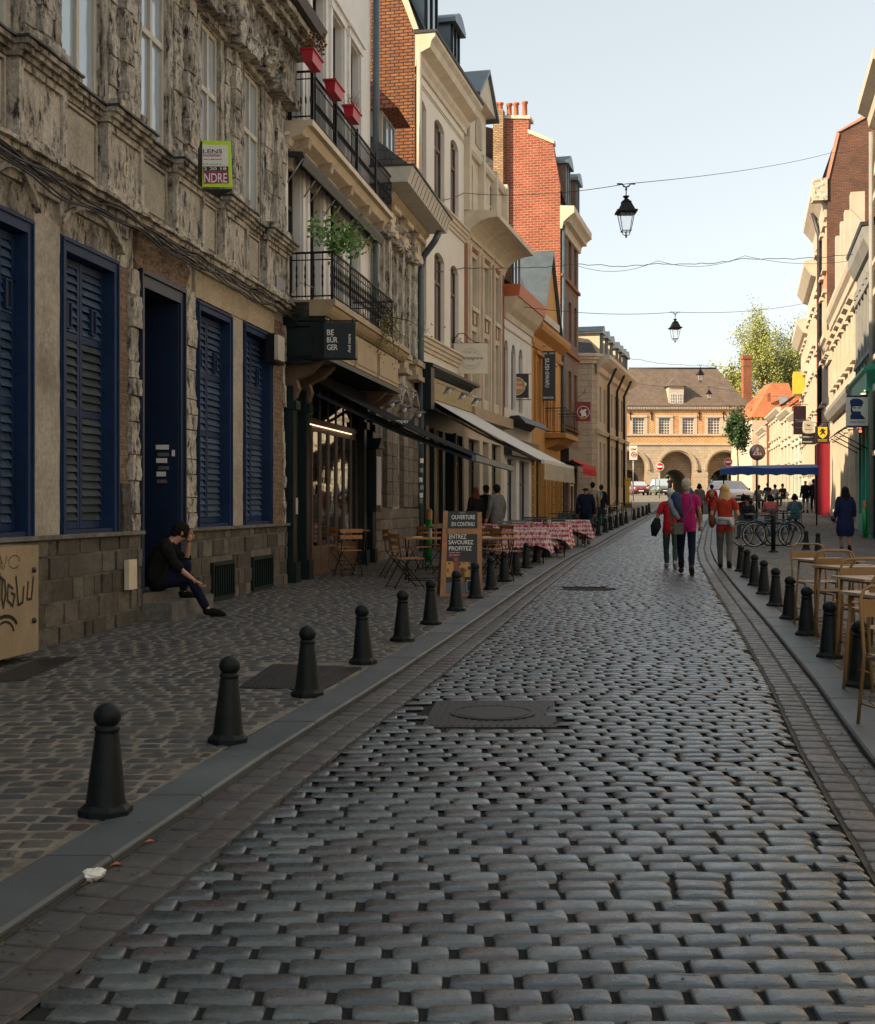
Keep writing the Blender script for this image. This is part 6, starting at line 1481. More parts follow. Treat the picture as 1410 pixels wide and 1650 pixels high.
# ================================================================ the old gate building closing the street
def gate():
    Y = 150.0; k = .075; X = lambda px: (px-705)*k; Z = lambda py: 1.5+(814-py)*k
    t = empty('gate_building', (X(1091), Y, gz(Y)), 'old brick and stone town gate with big arches and steep brown roof closing the street', 'gatehouse')
    FG = Fac(0, 0, 0); FG.P = Vector((0, Y)); FG.d = Vector((1, 0)); FG.n = Vector((0, -1))
    xa, xb = X(975), X(1206); zb = gz(Y)-.5
    win = [(X(a), X(b), Z(700), Z(673)) for a, b in ((1020, 1038), (1062, 1079.5), (1100, 1118), (1141, 1160), (1171, 1189))]
    s = MB(); FG.wall(s, xa, xb, Z(717), Z(661), win, .35, mi=0); mk('brick_wall', s, m_brG, t)
    cs = [X(937), X(1014), X(1091), X(1168)]; R0 = 27*k; zs = Z(755); zt = Z(717)
    s = MB(); ed = [xa]
    def arched(s, n, xa, xb, cs, r, zs, zb, zt, mi=0):
        cur = xa
        for c in cs:
            if c-r > cur: s.poly([FG.pt(cur, n, zb), FG.pt(c-r, n, zb), FG.pt(c-r, n, zt), FG.pt(cur, n, zt)], mi)
            m = 14; p = [(c-r*math.cos(math.pi*i/m), zs+r*math.sin(math.pi*i/m)) for i in range(m+1)]
            for (x0, z0), (x1, z1) in zip(p, p[1:]): s.poly([FG.pt(x0, n, z0), FG.pt(x1, n, z1), FG.pt(x1, n, zt), FG.pt(x0, n, zt)], mi)
            cur = c+r
        if cur < xb: s.poly([FG.pt(cur, n, zb), FG.pt(xb, n, zb), FG.pt(xb, n, zt), FG.pt(cur, n, zt)], mi)
    def intr(s, c, r, zs, zb, n0, n1, mi=0):
        m = 14; p = [(c-r, zb)]+[(c-r*math.cos(math.pi*i/m), zs+r*math.sin(math.pi*i/m)) for i in range(m+1)]+[(c+r, zb)]
        for (x0, z0), (x1, z1) in zip(p, p[1:]): s.poly([FG.pt(x0, n0, z0), FG.pt(x1, n0, z1), FG.pt(x1, n1, z1), FG.pt(x0, n1, z0)], mi)
    cs = [c for c in cs if c > xa+R0]
    cs[-1] = min(cs[-1], xb-R0-.1)
    arched(s, 0, xa, xb, cs, R0, zs, zb, zt); mk('stone_wall', s, m_gst, t)
    s = MB(); r1 = 18*k; z1 = Z(774)
    arched(s, -1.6, xa, xb, cs, r1, z1, zb, zt)
    for c in cs: intr(s, c, R0, zs, zb, 0, -1.6)
    mk('recessed_wall', s, m_gst2, t)
    s = MB()
    for c in cs: intr(s, c, r1, z1, zb, -1.6, -11)
    mk('passage_vault', s, m_gst2, t)
    s = MB(); FG.box(s, xa, xb, -11.2, -11, zt-.5, Z(661)); FG.box(s, xa, xb, -11, -1.7, zt-.4, zt-.2); mk('rear_wall', s, m_gst, t)
    for c in cs:
        s = MB(); m = 22; rA, rB = 29.5*k, 33*k
        for i in range(m):
            a0, a1 = math.pi*(i/m)*1.06-.09, math.pi*((i+1)/m)*1.06-.09
            e = lambda a, r: FG.pt(c+r*math.cos(a), 0, zs+r*math.sin(a))
            s.prism([e(a0, rA), e(a1, rA), e(a1, rB), e(a0, rB)], Vector((0, -.22, 0)))
        mk('archivolt', s, m_gstone2, t)
    for py, h, n in ((702, .22, .15), (717, .18, .15), (660.5, .5, .2)):
        s = MB(); FG.box(s, xa, xb, 0, n, Z(py), Z(py)+h); mk('string_course', s, m_lite, t)
    for i in range(58): s = MB(); FG.box(s, xa+.3*i*1.02, xa+.15+.3*i*1.02, .2, .4, Z(659), Z(656.5)); mk('modillion', s, m_lite, t)
    for h in win:
        window(FG, t, *h, -.2, m_whitef, m_glassC, 4, (.17, .33, .5, .67, .83), .05, single=True)
        s = MB(); a, b, c, d = h; FG.box(s, a-.35, b+.35, 0, .12, d+.02, d+.3)
        FG.box(s, a-.4, a-.03, 0, .06, c, d); FG.box(s, b+.03, b+.4, 0, .06, c, d); mk('window_surround', s, m_lite, t)
    for px in (1016, 1050, 1127, 1166, 1197): s = MB(); FG.box(s, X(px)-.06, X(px)+.06, .02, .12, Z(677), Z(663)); FG.box(s, X(px)-.2, X(px)+.2, .02, .1, Z(666)-.05, Z(666)+.05); mk('iron_anchor', s, m_ink, t)
    # herringbone panels of pale brick laid diagonally
    s = MB(); 
    def zig(x0, x1, z0, z1, st=.42):
        z = z0
        while z < z1-.1:
            x = x0; kk = 0
            while x < x1-.25:
                up = .18 if kk % 2 == 0 else -.18; za = z+(0 if up > 0 else .18)
                s.add([FG.pt(x, .02, za), FG.pt(x+.25, .02, za+up), FG.pt(x+.25, .02, za+up+.07), FG.pt(x, .02, za+.07)], [(0, 1, 2, 3)]); x += .25; kk += 1
            z += st*.62
    for a, b in ((xa, win[0][0]-.6), (win[0][1]+.5, win[1][0]-.5), (win[2][1]+.5, win[3][0]-.5), (win[4][1]+.5, xb)): zig(a, b, Z(700), Z(664))
    zig(xa, xb, Z(716), Z(706)); zig(xa, xb, Z(671), Z(665))
    o = mk('herringbone_bricks', s, m_pale, t, kind='stuff')
    # roof, flared and hipped
    ze, zr = Z(654), Z(587); s = MB(); lv = [(0, ze, -.5, 0), (.10, ze+.45, .0, .6), (.22, ze+1.1, .5, 1.1), (1, zr, 4.8, 5.0)]
    rings = []
    for q, z, inx, iny in lv:
        lx = {0: xa-1.0, 1: xb+1.2}; a = xa-.8+inx*1.0+(0 if z < zr else X(1023)-xa-4.0); b = xb+.4-inx
        if z >= zr-.01: a, b = X(1023), X(1168)
        elif q > 0: a = xa-.8+(X(1023)-xa+.8)*q*.55; b = xb+.4-(xb+.4-X(1168))*(q*1.35)
        rings.append([Vector((a, Y-.45+iny, z)), Vector((b, Y-.45+iny, z)), Vector((b, Y+11.3-iny, z)), Vector((a, Y+11.3-iny, z))])
    for A, B in zip(rings, rings[1:]):
        for i in range(4): s.poly([A[i], A[(i+1) % 4], B[(i+1) % 4], B[i]])
    s.poly(rings[-1]); mk('roof', s, m_gslate, t)
    s = MB(); s.tube([rings[-1][0], rings[-1][1]], .14, 5); mk('ridge', s, m_lead, t)
    # dormer
    s = MB(); a, b = X(1077.5), X(1102); z0, z1 = Z(651), Z(622); FG.box(s, a, b, -4, .0, z0, z1)
    D = mk('dormer', s, m_lite, t)
    for a2, b2 in ((X(1081), X(1089)), (X(1092), X(1100))):
        window(FG, D, a2, b2, Z(650), Z(635), .02, m_whitef, m_glassC, 2, (.3, .65), .04, single=True, name='dormer_window') if False else None
        g = MB(); FG.box(g, a2, b2, .0, .03, Z(650), Z(635)); mk('dormer_window', g, m_glassC, D)
        g = MB()
        for q in range(4): FG.box(g, a2+(b2-a2)*q/3-.03, a2+(b2-a2)*q/3+.03, .03, .05, Z(650), Z(635))
        for q in (.0, .33, .66, 1): z = Z(650)+(Z(635)-Z(650))*q; FG.box(g, a2, b2, .05, .06, z-.03, z+.03)
        mk('glazing_bars', g, m_whitef, D)
    s = MB(); e = .3; p = FG.pt; vs = [p(a-e, .3, z1), p(b+e, .3, z1), p(b+e, -4.5, z1), p(a-e, -4.5, z1), p((a+b)/2, -.9, z1+1.15), p((a+b)/2, -4.5, z1+1.15)]
    s.add(vs, [(0, 1, 4), (1, 2, 5, 4), (3, 0, 4, 5), (0, 3, 2, 1)]); mk('dormer_roof', s, m_gslate, D)
    s = MB(); FG.box(s, X(1124), X(1129.5), .02, .06, Z(761), Z(758)); s2 = mk('street_plaque', s, m_ink, t)
gate()
# chimney tower behind the gate
s = MB(); o = PX(1198, 760, 170); s.box(o, Vector((1.15, 0, 0)), Vector((0, 1.2, 0)), Vector((0, 0, PX(1198, 578, 170).z-o.z))); s.box(PX(1197, 578, 169.9), Vector((1.35, 0, 0)), Vector((0, 1.4, 0)), Vector((0, 0, .5)))
mk('brick_chimney', s, m_brO, label='tall square brick chimney rising beside the gate roof', cat='chimney', org=o)
# ================================================================ trees
def tree(name, base, H, crown, n, size, mat, label, seed, trunk_r=.4, limbs=9, clump=.16, gaps=1.0):
    """crown: (cx,cy,cz,rx,ry,rz) relative to base"""
    rq = random.Random(seed); t = empty(name, base, label, 'tree'); B = Vector(base); s = MB(); cx, cy, cz, rx, ry, rz = crown
    top = B+Vector((cx*.3, 0, H*.45)); s.tube([B, B+Vector((.1, 0, H*.25)), top], [trunk_r, trunk_r*.75, trunk_r*.55], 8); tips = []
    for i in range(limbs):
        a = 2*math.pi*i/limbs+rq.uniform(-.4, .4); el = rq.uniform(-.25, 1.0)
        e = B+Vector((cx+rx*.8*math.cos(a)*math.cos(el), cy+ry*.8*math.sin(a)*math.cos(el), cz+rz*.85*math.sin(el)))
        m = top.lerp(e, .5)+Vector((0, 0, rz*.1)); s.tube([top, m, e], [trunk_r*.4, trunk_r*.22, trunk_r*.06], 5); tips += [(e, 1), (m.lerp(e, .5), 1)]
        for j in range(5):
            b = top.lerp(e, rq.uniform(.45, .95)); f = b+Vector((rq.uniform(-1, 1)*rx, rq.uniform(-1, 1)*ry, rq.uniform(-.4, 1)*rz))*.38
            s.tube([b, b.lerp(f, .5)+Vector((0, 0, .05*rz)), f], [trunk_r*.12, trunk_r*.07, trunk_r*.02], 4); tips.append((f, .8)); tips.append((b.lerp(f, .6), .6))
    mk('trunk', s, m_bark, t); V = []; rx_, = (rx,)
    g = MB(); per = n//len(tips)
    for c, w in tips:
        cl = Vector(c)
        for k in range(int(per*rq.uniform(.5, 1.5))):
            p = cl+Vector((rq.gauss(0, 1)*rx, rq.gauss(0, 1)*ry, rq.gauss(0, 1)*rz))*clump
            a = Vector((rq.gauss(0, 1), rq.gauss(0, 1), rq.gauss(0, 1))).normalized()*size*rq.uniform(.6, 1.3); b = a.cross(Vector((rq.gauss(0, 1), rq.gauss(0, 1), rq.gauss(0, 1)))).normalized()*a.length*.6
            g.add([p-a, p-b, p+a, p+b], [(0, 1, 2, 3)])
    mk('crown', g, mat, t, uv=False); return t
b = PX(1236, 790, 200); tree('plane_tree', (b.x, 200, 3), 29, (0, 0, 20.5, 7.0, 6, 11), 34000, .15, m_leafY, 'tall sparse yellow-green spring tree rising behind the orange roof', 5, .55, 14, .10)
b = PX(1176, 790, 205); tree('plane_tree', (b.x, 206, 3), 20, (0, 0, 15.5, 5.0, 5, 6.5), 9000, .22, m_leafY, 'lower spreading yellow-green tree behind the right end of the gate roof', 6, .45, 9, .13)
b = PX(1215, 800, 188); tree('leafy_tree', (b.x, 188, 3), 17, (0, 0, 12, 4.5, 4, 7.0), 9000, .22, m_leafY2, 'denser golden green tree just behind the brick chimney', 9, .4, 8, .14)
b = PX(1188, 800, 125); tree('young_tree', (b.x, 125, gz(125)), 10, (.1, 0, 6.1, 1.25, 1.2, 3.2), 3600, .16, m_leafD, 'young dark green tree in front of the right end of the gate', 7, .12, 7, .15)
for i, px in enumerate((1010, 1088, 1168)):
    b = PX(px, 800, 176); tree('dark_shrub', (b.x, 176, gz(176)), 5, (0, 0, 2.6, 3.2, 1.4, 2.6), 4200, .26, m_leafD, 'dark shrubbery seen through the %s arch of the gate' % ['left', 'middle', 'right'][i], 30+i, .12, 9, .3)
for i, (px, lab) in enumerate(((1025, 'bright green bush seen through the left arch of the gate'), (1103, 'bright green bush seen through the middle arch of the gate'))):
    b = PX(px, 800, 168); tree('bush', (b.x, 168, gz(168)), 4, (0, 0, 2.4, 1.6, 1.4, 1.8), 1500, .16, m_leafB, lab, 20+i, .1, 6, .3)
# ================================================================ hanging street lanterns and their cables
def lantern(proto=None):
    t = empty('street_lantern', (0, 0, 0), 'x', 'street lamp', rz=0.0001); s = MB()
    h = lambda z: z
    def sq(r, z): return [(-r, -r, z), (r, -r, z), (r, r, z), (-r, r, z)]
    def fr(s, L, mi=0):
        for (r0, z0), (r1, z1) in zip(L, L[1:]):
            a, b = sq(r0, z0), sq(r1, z1)
            for i in range(4): s.add([a[i], a[(i+1) % 4], b[(i+1) % 4], b[i]], [(0, 1, 2, 3)], mi)
    fr(s, [(.02, 1.02), (.075, 1.0), (.03, .95), (.09, .88), (.12, .86), (.11, .84), (.19, .66), (.245, .64), (.245, .60), (.2, .59), (.19, .57)]); mk('hood', s, m_black, t)
    s = MB(); s.tube([(-.22, 0, 1.3), (-.1, 0, 1.3), (-.06, 0, 1.24), (0, 0, 1.22), (.06, 0, 1.24), (.1, 0, 1.3), (.22, 0, 1.3)], .02, 5); s.tube([(0, 0, 1.22), (0, 0, 1.0)], .014, 5); s.ell((0, 0, 1.17), .03, .03, .03); mk('hanger', s, m_black, t)
    s = MB()
    for sx in (-1, 1):
        for sy in (-1, 1): s.tube([(sx*.18, sy*.18, .58), (sx*.10, sy*.10, .14)], .011, 4)
    for r, z in ((.18, .58), (.10, .16)):
        for i in range(4): a, b = sq(r, z)[i], sq(r, z)[(i+1) % 4]; s.tube([a, b], .013, 4)
    mk('glass_frame', s, m_black, t)
    s = MB()
    for d in ((1, 0), (0, 1)): s.tube([(-.10*d[0], -.10*d[1], .16), (-.08*d[0], -.08*d[1], .08), (0, 0, .04), (.08*d[0], .08*d[1], .08), (.10*d[0], .10*d[1], .16)], .011, 4)
    s.ell((0, 0, .02), .022, .022, .03); mk('finial', s, m_black, t)
    for i in range(4):
        a, b = sq(.178, .575), sq(.10, .165); s = MB(); s.poly([a[i], a[(i+1) % 4], b[(i+1) % 4], b[i]]); mk('pane', s, m_clear, t, uv=False)
    return t
L0 = None
LP = [(1009, 383, 30.0, 'nearest and largest, hung over the middle of the street'), (1088, 552, 53., 'second nearest lantern, hung over the street beyond the largest one'), (1128.5, 617, 90., 'small, before the gate roof, upper of the far pair'), (1142.5, 645, 118., 'smallest, before the gate roof, lower of the far pair')]
anch = []
for i, (px, py, Y, lab) in enumerate(LP):
    p = PX(px, py, Y); sc = 1.0
    o = lantern() if i == 0 else copy_thing(L0, p, 0)
    if i == 0: L0 = o
    o.location = p; o.rotation_euler = (0, 0, 0.12*i); o['label'] = 'black glass lantern, ' + lab; o['group'] = 'lanterns hung over the street'; o['label'] = o['label'][:]
    anch.append(p+Vector((0, 0, 1.3)))
def cable(pts, label, r=.012, sag=.1, wob=0.0):
    P = []; rq = random.Random(len(label))
    for a, b in zip(pts, pts[1:]):
        for k in range(16): q = k/16; P.append(Vector(a).lerp(Vector(b), q)-Vector((0, 0, sag*4*q*(1-q)))+Vector((0, 0, rq.uniform(-wob, wob))))
    P.append(Vector(pts[-1])); s = MB(); s.tube(P, r, 5); mk('overhead_cable', s, m_cable, label=label, cat='cable', org=P[0])
cable([PX(655, 320, 31.5), PX(748, 311, 38.2), anch[0], PX(1340, 246, 58), PX(1400, 232, 60)], 'thin cable carrying the nearest lantern across the street', .009, .15)
cable([PX(668, 432, 33), PX(748, 431, 38), PX(930, 424, 45), PX(1060, 424, 45), PX(1200, 417, 45), PX(1412, 405, 44)], 'twisted cable crossing the sky between the first two lanterns', .012, .1, .03)
cable([PX(930, 428, 46), PX(1060, 420, 46), PX(1200, 412, 46), PX(1412, 412, 46)], 'thin wire crossing just above the twisted cable', .008, .3)
cable([PX(814, 490, 45), anch[1], PX(1300, 488, 70)], 'thin cable carrying the second lantern', .011, .2)
cable([PX(1004, 574, 76), anch[2], PX(1290, 585, 95)], 'thin cable carrying the upper far lantern', .014, .2, .06)
cable([PX(1005, 615, 78), anch[3], PX(1280, 640, 125)], 'thin cable carrying the lower far lantern', .014, .2)
# ================================================================ bollards
def bollard(label, flat_top=False):
    t = empty('bollard', (0, 0, 0), label, 'bollard', rz=1e-5); s = MB()
    pts = [(.125*math.cos(a), .125*math.sin(a)) for a in [math.pi/8+i*math.pi/4 for i in range(8)]]
    a = [Vector((x, y, 0)) for x, y in pts]; s.prism(a, Vector((0, 0, .03))); b = [Vector((x*.93, y*.93, .03)) for x, y in pts]; c = [Vector((x*.75, y*.75, .055)) for x, y in pts]
    s.add(b+c, [(i, (i+1) % 8, 8+(i+1) % 8, 8+i) for i in range(8)]+[tuple(range(8, 16))]); mk('base', s, m_bol, t)
    s = MB(); s.lathe([(.092, .05), (.088, .07), (.055, .375), (.052, .385), (.058, .39), (.058, .405), (.05, .41), (.042, .425)], (0, 0, 0), 20); mk('post', s, m_bol, t)
    s = MB(); s.ell((0, 0, .455), .063, .063, .060, 0, 20, 14); mk('ball', s, m_bol, t); return t
LB = [(170, 1312), (367, 1196), (495, 1121), (585, 1069), (648, 1033), (694, 1006), (735, 984), (766, 964), (791, 950), (813, 937), (831, 926), (848, 915.5), (864.5, 906), (880, 897), (898, 891), (911, 885), (954, 868), (964, 863), (975, 858), (984, 854), (993, 850.6), (1001.5, 847), (1009, 843.6), (1022, 838), (1029, 835), (1036, 832), (1042, 829.7), (1046, 826.5)]
RB = [(1386, 1107), (1337, 1060), (1300, 1024), (1273, 998), (1250, 977), (1231, 958), (1216, 944), (1204, 931), (1194, 921), (1299, 886), (1318, 891)]
ordn = ['nearest', 'second', 'third', 'fourth', 'fifth', 'sixth', 'seventh', 'eighth', 'ninth', 'tenth', 'eleventh', 'twelfth', 'thirteenth', 'fourteenth', 'fifteenth', 'sixteenth', 'seventeenth', 'eighteenth', 'nineteenth', 'twentieth', '21st', '22nd', '23rd', '24th', '25th', '26th', '27th', '28th']
B0 = bollard('x')
for i, (px, py) in enumerate(LB):
    p = G(px, py, .026); extra = {0: ', full size in the left foreground', 6: ', left of the wooden menu board', 7: ', overlapping the wooden menu board', 3: ', just past the iron hatch', 2: ', beside the iron hatch', 8: ', first one right of the wooden menu board', 15: ', at the end of the checked terrace'}.get(i, '')
    lab = 'dark cone bollard with ball top, %s from the camera along the left kerb%s' % (ordn[i], extra)
    if i == 0: B0.location = p; o = B0
    else: o = copy_thing(B0, p, .1*i)
    o.rotation_euler = (rnd.uniform(-.02, .02), rnd.uniform(-.025, .025), .1*i)
    o['label'] = ' '.join(lab.split()[:16]).rstrip(','); o['group'] = 'bollards along the kerbs'
for i, (px, py) in enumerate(RB):
    p = G(px, py, .026); lab = 'dark cone bollard with ball top, %s from the camera along the right kerb' % ordn[i] if i < 9 else ['dark bollard at the front wheel of the parked bicycles', 'dark bollard behind the farthest mustard chair'][i-9]
    o = copy_thing(B0, p, .2*i+1, lab, 'bollards along the kerbs')
# ================================================================ furniture
def bistro_chair():
    t = empty('folding_chair', (0, 0, 0), 'x', 'chair', rz=1e-5); s = MB()   # faces +y
    for sx in (-.19, .19):
        s.tube([(sx, -.28, 0), (sx, -.02, .45), (sx, .0, .46)], .009, 5); s.tube([(sx*.9, .24, 0), (sx*.9, -.16, .46), (sx*.95, -.22, .86)], .009, 5)
    for y, z in ((-.26, .03), (.22, .03)): s.tube([(-.19, y, z), (.19, y, z)], .007, 4)
    s.tube([(-.17, .02, .2), (.17, .02, .2)], .007, 4); mk('frame', s, m_black, t)
    for z in (.71, .82):
        s = MB(); m = 6; vs = []
        for i in range(m+1):
            x = -.21+.42*i/m; y = -.215-.03*(z-.7)*3-.025*math.sin(math.pi*i/m); vs += [(x, y, z-.035), (x, y, z+.035), (x, y+.014, z-.035), (x, y+.014, z+.035)]
        fs = []
        for i in range(m): a = 4*i; b = a+4; fs += [(a, b, b+1, a+1), (a+2, a+3, b+3, b+2), (a+1, b+1, b+3, a+3), (a, a+2, b+2, b)]
        s.add(vs, fs); mk('back_slat', s, m_wood, t)
    for k in range(5): s = MB(); s.cbox((0, -.15+.085*k, .465), .40, .072, .016); mk('seat_slat', s, m_wood, t)
    return t
def bistro_table():
    t = empty('folding_table', (0, 0, 0), 'x', 'table', rz=1e-5)
    s = MB(); s.cbox((0, 0, .73), .72, .62, .025); mk('table_top', s, m_wood, t)
    s = MB()
    for sx in (-.3, .3): s.tube([(sx, -.27, 0), (sx, .25, .71)], .011, 5); s.tube([(sx, .27, 0), (sx, -.25, .71)], .011, 5)
    for y in (-.27, .27): s.tube([(-.3, y, .03), (.3, y, .03)], .009, 4)
    mk('frame', s, m_black, t); return t
C0 = bistro_chair(); T0 = bistro_table(); used = {'c': 0, 't': 0}
def put(src, key, p, rz, label, group):
    if key and not used.get(key): used[key] = 1; src.location = p; src.rotation_euler = (0, 0, rz); src['label'] = label; src['group'] = group; return src
    return copy_thing(src, p, rz, label, group)
gC, gT = 'folding bistro chairs outside the restaurants', 'folding bistro tables outside the restaurants'
for k, (px, py, a, lab) in enumerate([
    (655, 947, -1.15, 'wooden slat folding chair nearest the camera, left of the menu board'), (672, 920, 2.4, 'wooden folding chair on the far side of the table left of the menu board'),
    (712, 915, .9, 'wooden folding chair half hidden behind the left edge of the menu board'), (548, 920, -.9, 'wooden folding chair nearest the glass doors of the burger restaurant'),
    (575, 905, 2.3, 'wooden folding chair across the table under the dark awning'), (600, 900, -1.2, 'wooden folding chair at the far table by the stone wall'),
    (790, 925, -1.0, 'wooden folding chair just right of the menu board'), (803, 915, 2.2, 'wooden folding chair behind the table right of the menu board'), (815, 930, -1.1, 'wooden folding chair closest to the red checked cloths'), (640, 930, -1.3, 'wooden folding chair left of the table with the shaker'), (722, 925, 2.0, 'wooden folding chair directly behind the menu board'), (560, 928, .4, 'wooden folding chair in front of the table by the glass doors'), (612, 893, 1.5, 'wooden folding chair against the stone block wall')]):
    put(C0, 'c', G(px, py, .03), a, lab, gC)
for k, (px, py, a, lab) in enumerate([(684, 936, .15, 'wooden topped folding table left of the menu board with a shaker on it'), (708, 918, .15, 'wooden folding table behind the one with the shaker'), (566, 911, .15, 'wooden folding table by the glass doors under the dark awning'), (592, 899, .15, 'small wooden folding table by the stone wall'), (795, 936, .15, 'wooden folding table right of the menu board'), (798, 918, .15, 'second wooden folding table right of the menu board, closer to the checked cloths')]):
    put(T0, 't', G(px, py, .03), a, lab, gT)
p = G(684, 936, .03); s = MB(); s.lathe([(.03, 0), (.032, .1), (.02, .11), (.024, .115), (.024, .15), (0, .155)], p+Vector((.1, 0, .745)), 10); mk('spice_shaker', s, [m_greyf], label='glass spice shaker with dark lid on the wooden table left of the board', cat='shaker', org=p+Vector((.1, 0, .745)))
for q, lab in ((G(684, 936, .03), 'folded white napkin with cutlery on the table with the shaker'), (G(795, 936, .03), 'folded white napkin on the table right of the board')):
    s = MB(); s.cbox(q+Vector((-.12, -.05, .752)), .16, .1, .012, 0, .3); mk('napkin', s, m_signw, label=lab, cat='napkin', org=q)
# checked tables on the grey awning's terrace
m_ging = M_check('gingham_cloth', (.56, .51, .49), (.30, .010, .028), .058)
def checked_table(p, rz, w, d, label):
    t = empty('terrace_table', p, label.replace('red and white checked cloth over', 'black terrace table under'), 'table', 'tables of the checked terrace')
    s = MB(); ca, sa = math.cos(rz), math.sin(rz); L = lambda x, y, z: Vector((p.x+x*ca-y*sa, p.y+x*sa+y*ca, p.z+z))
    for sx in (-1, 1):
        for sy in (-1, 1): s.tube([L(sx*w*.42, sy*d*.42, 0), L(sx*w*.42, sy*d*.42, .72)], .014, 5)
    mk('frame', s, m_black, t)
    s = MB(); s.cbox(L(0, 0, .735), w, d, .02, 0, rz); mk('table_top', s, m_black, t)
    c = MB(); N_ = 88; rows = 7; rq = random.Random(int(p.x*100)); ph = [rq.uniform(0, 6) for _ in range(4)]; V = []; per = 2*(w+d)
    for j in range(rows+1):
        for i in range(N_):
            q = per*i/N_
            if q < w: x, y, nx, ny = -w/2+q, -d/2, 0, -1
            elif q < w+d: x, y, nx, ny = w/2, -d/2+q-w, 1, 0
            elif q < 2*w+d: x, y, nx, ny = w/2-(q-w-d), d/2, 0, 1
            else: x, y, nx, ny = -w/2, d/2-(q-2*w-d), -1, 0
            fold = math.sin(q*9+ph[0])*.5+math.sin(q*17+ph[1])*.3; h = j/rows
            cx = abs(x)/(w/2)*abs(y)/(d/2); drop = (.36+.22*cx**3+.05*math.sin(q*3+ph[2]))*h
            out = .012+.05*h*(.7+fold)+.05*h*cx
            V.append(L(x+nx*out+(.05*h*cx*(1 if x > 0 else -1)), y+ny*out+(.05*h*cx*(1 if y > 0 else -1)), .752-drop))
    fs = [(j*N_+i, j*N_+(i+1) % N_, (j+1)*N_+(i+1) % N_, (j+1)*N_+i) for j in range(rows) for i in range(N_)]; c.add(V, fs, 0, False)
    c.poly([L(-w/2, -d/2, .753), L(w/2, -d/2, .753), L(w/2, d/2, .753), L(-w/2, d/2, .753)])
    mk('tablecloth', c, m_ging, label=label, cat='tablecloth', group='red checked tablecloths', org=L(0, 0, .75))
for px, py, w, d, lab in ((838, 897, 1.5, .75, 'red and white checked cloth over the nearest terrace table'), (838, 908, 1.0, .8, 'red and white checked cloth over the table closest to the kerb'), (867, 888, 1.5, .8, 'red and white checked cloth over the third terrace table'), (880, 897, .85, .7, 'red and white checked cloth over the kerbside table behind the bollards'), (905, 880, 1.4, .8, 'red and white checked cloth over the table before the walking man'), (812, 893, 1.3, .7, 'red and white checked cloth over the table nearest the shop wall')):
    checked_table(G(px, py, .03), .2, w, d, lab)
def slat_chair(mat, n=6):
    t = empty('terrace_chair', (0, 0, 0), 'x', 'chair', rz=1e-5); s = MB()
    for sx in (-.2, .2): s.tube([(sx, .2, 0), (sx, .2, .44), (sx, -.2, .44)], .014, 5); s.tube([(sx, -.24, 0), (sx, -.2, .44), (sx, -.27, .86)], .014, 5)
    mk('frame', s, mat, t)
    for k in range(n): s = MB(); s.cbox((0, -.215-.009*k, .5+.065*k), .42, .014, .048); mk('back_slat', s, mat, t)
    for k in range(5): s = MB(); s.cbox((0, -.16+.085*k, .45), .42, .07, .014); mk('seat_slat', s, mat, t)
    return t
m_slt = flat('grey_blue_metal', (.07, .10, .12), .45); m_pet = flat('petrol_blue_metal', (.03, .11, .14), .5)
S0 = slat_chair(m_slt); gS = 'slatted metal terrace chairs'
for k, (px, py, a, lab) in enumerate([(912, 872, -.3, 'light grey-blue slatted chair at the end of the checked tables'), (875, 880, -.4, 'dark slatted chair behind the third checked table'), (848, 882, 2.8, 'dark slatted chair on the wall side of the checked tables'), (826, 893, .5, 'dark slatted chair between the wall and the nearest checked table'), (862, 893, 1.7, 'dark slatted chair tucked between two checked tables'), (893, 884, 2.6, 'dark slatted chair facing the walking man'), (800, 897, .7, 'dark slatted chair nearest the group of three people')]):
    put(S0, 's', G(px, py, .03), a, lab, gS)
# black terrace further up on the left: black tables and chairs
K0 = slat_chair(m_black, 3); q0 = 0; gK = 'black chairs of the far left terrace'
names = ['behind the walking bald man', 'just right of the walking bald man', 'left of the woman with the backpack', 'beside the woman with the backpack', 'between the tables before the yellow box', 'under the yellow box', 'in the middle of the far terrace', 'near the pavement barrier', 'closest to the far bollards', 'last of the far terrace']
for k in range(10):
    px = 938+k*11; py = 866-k*3.6; p = G(px, py, .03)-Vector((.7, 0, 0))
    put(K0, 'k', p, .4+k*1.3, 'black metal chair %s' % names[k], gK)
def black_table():
    t = empty('black_table', (0, 0, 0), 'x', 'table', rz=1e-5); s = MB(); s.lathe([(.25, 0), (.24, .02), (.025, .04), (.025, .70), (.2, .715)], (0, 0, 0), 12); mk('pedestal', s, m_black, t)
    s = MB(); s.cbox((0, 0, .73), .65, .65, .03); mk('table_top', s, m_ink, t); return t
BT = black_table()
for k in range(6):
    put(BT, 'bt', G(948+k*17, 862-k*5.3, .03)-Vector((.9, 0, 0)), .3, 'black square terrace table, %s of the six up the left pavement' % ordn[k].replace('nearest', 'nearest one'), 'black tables of the far left terrace')
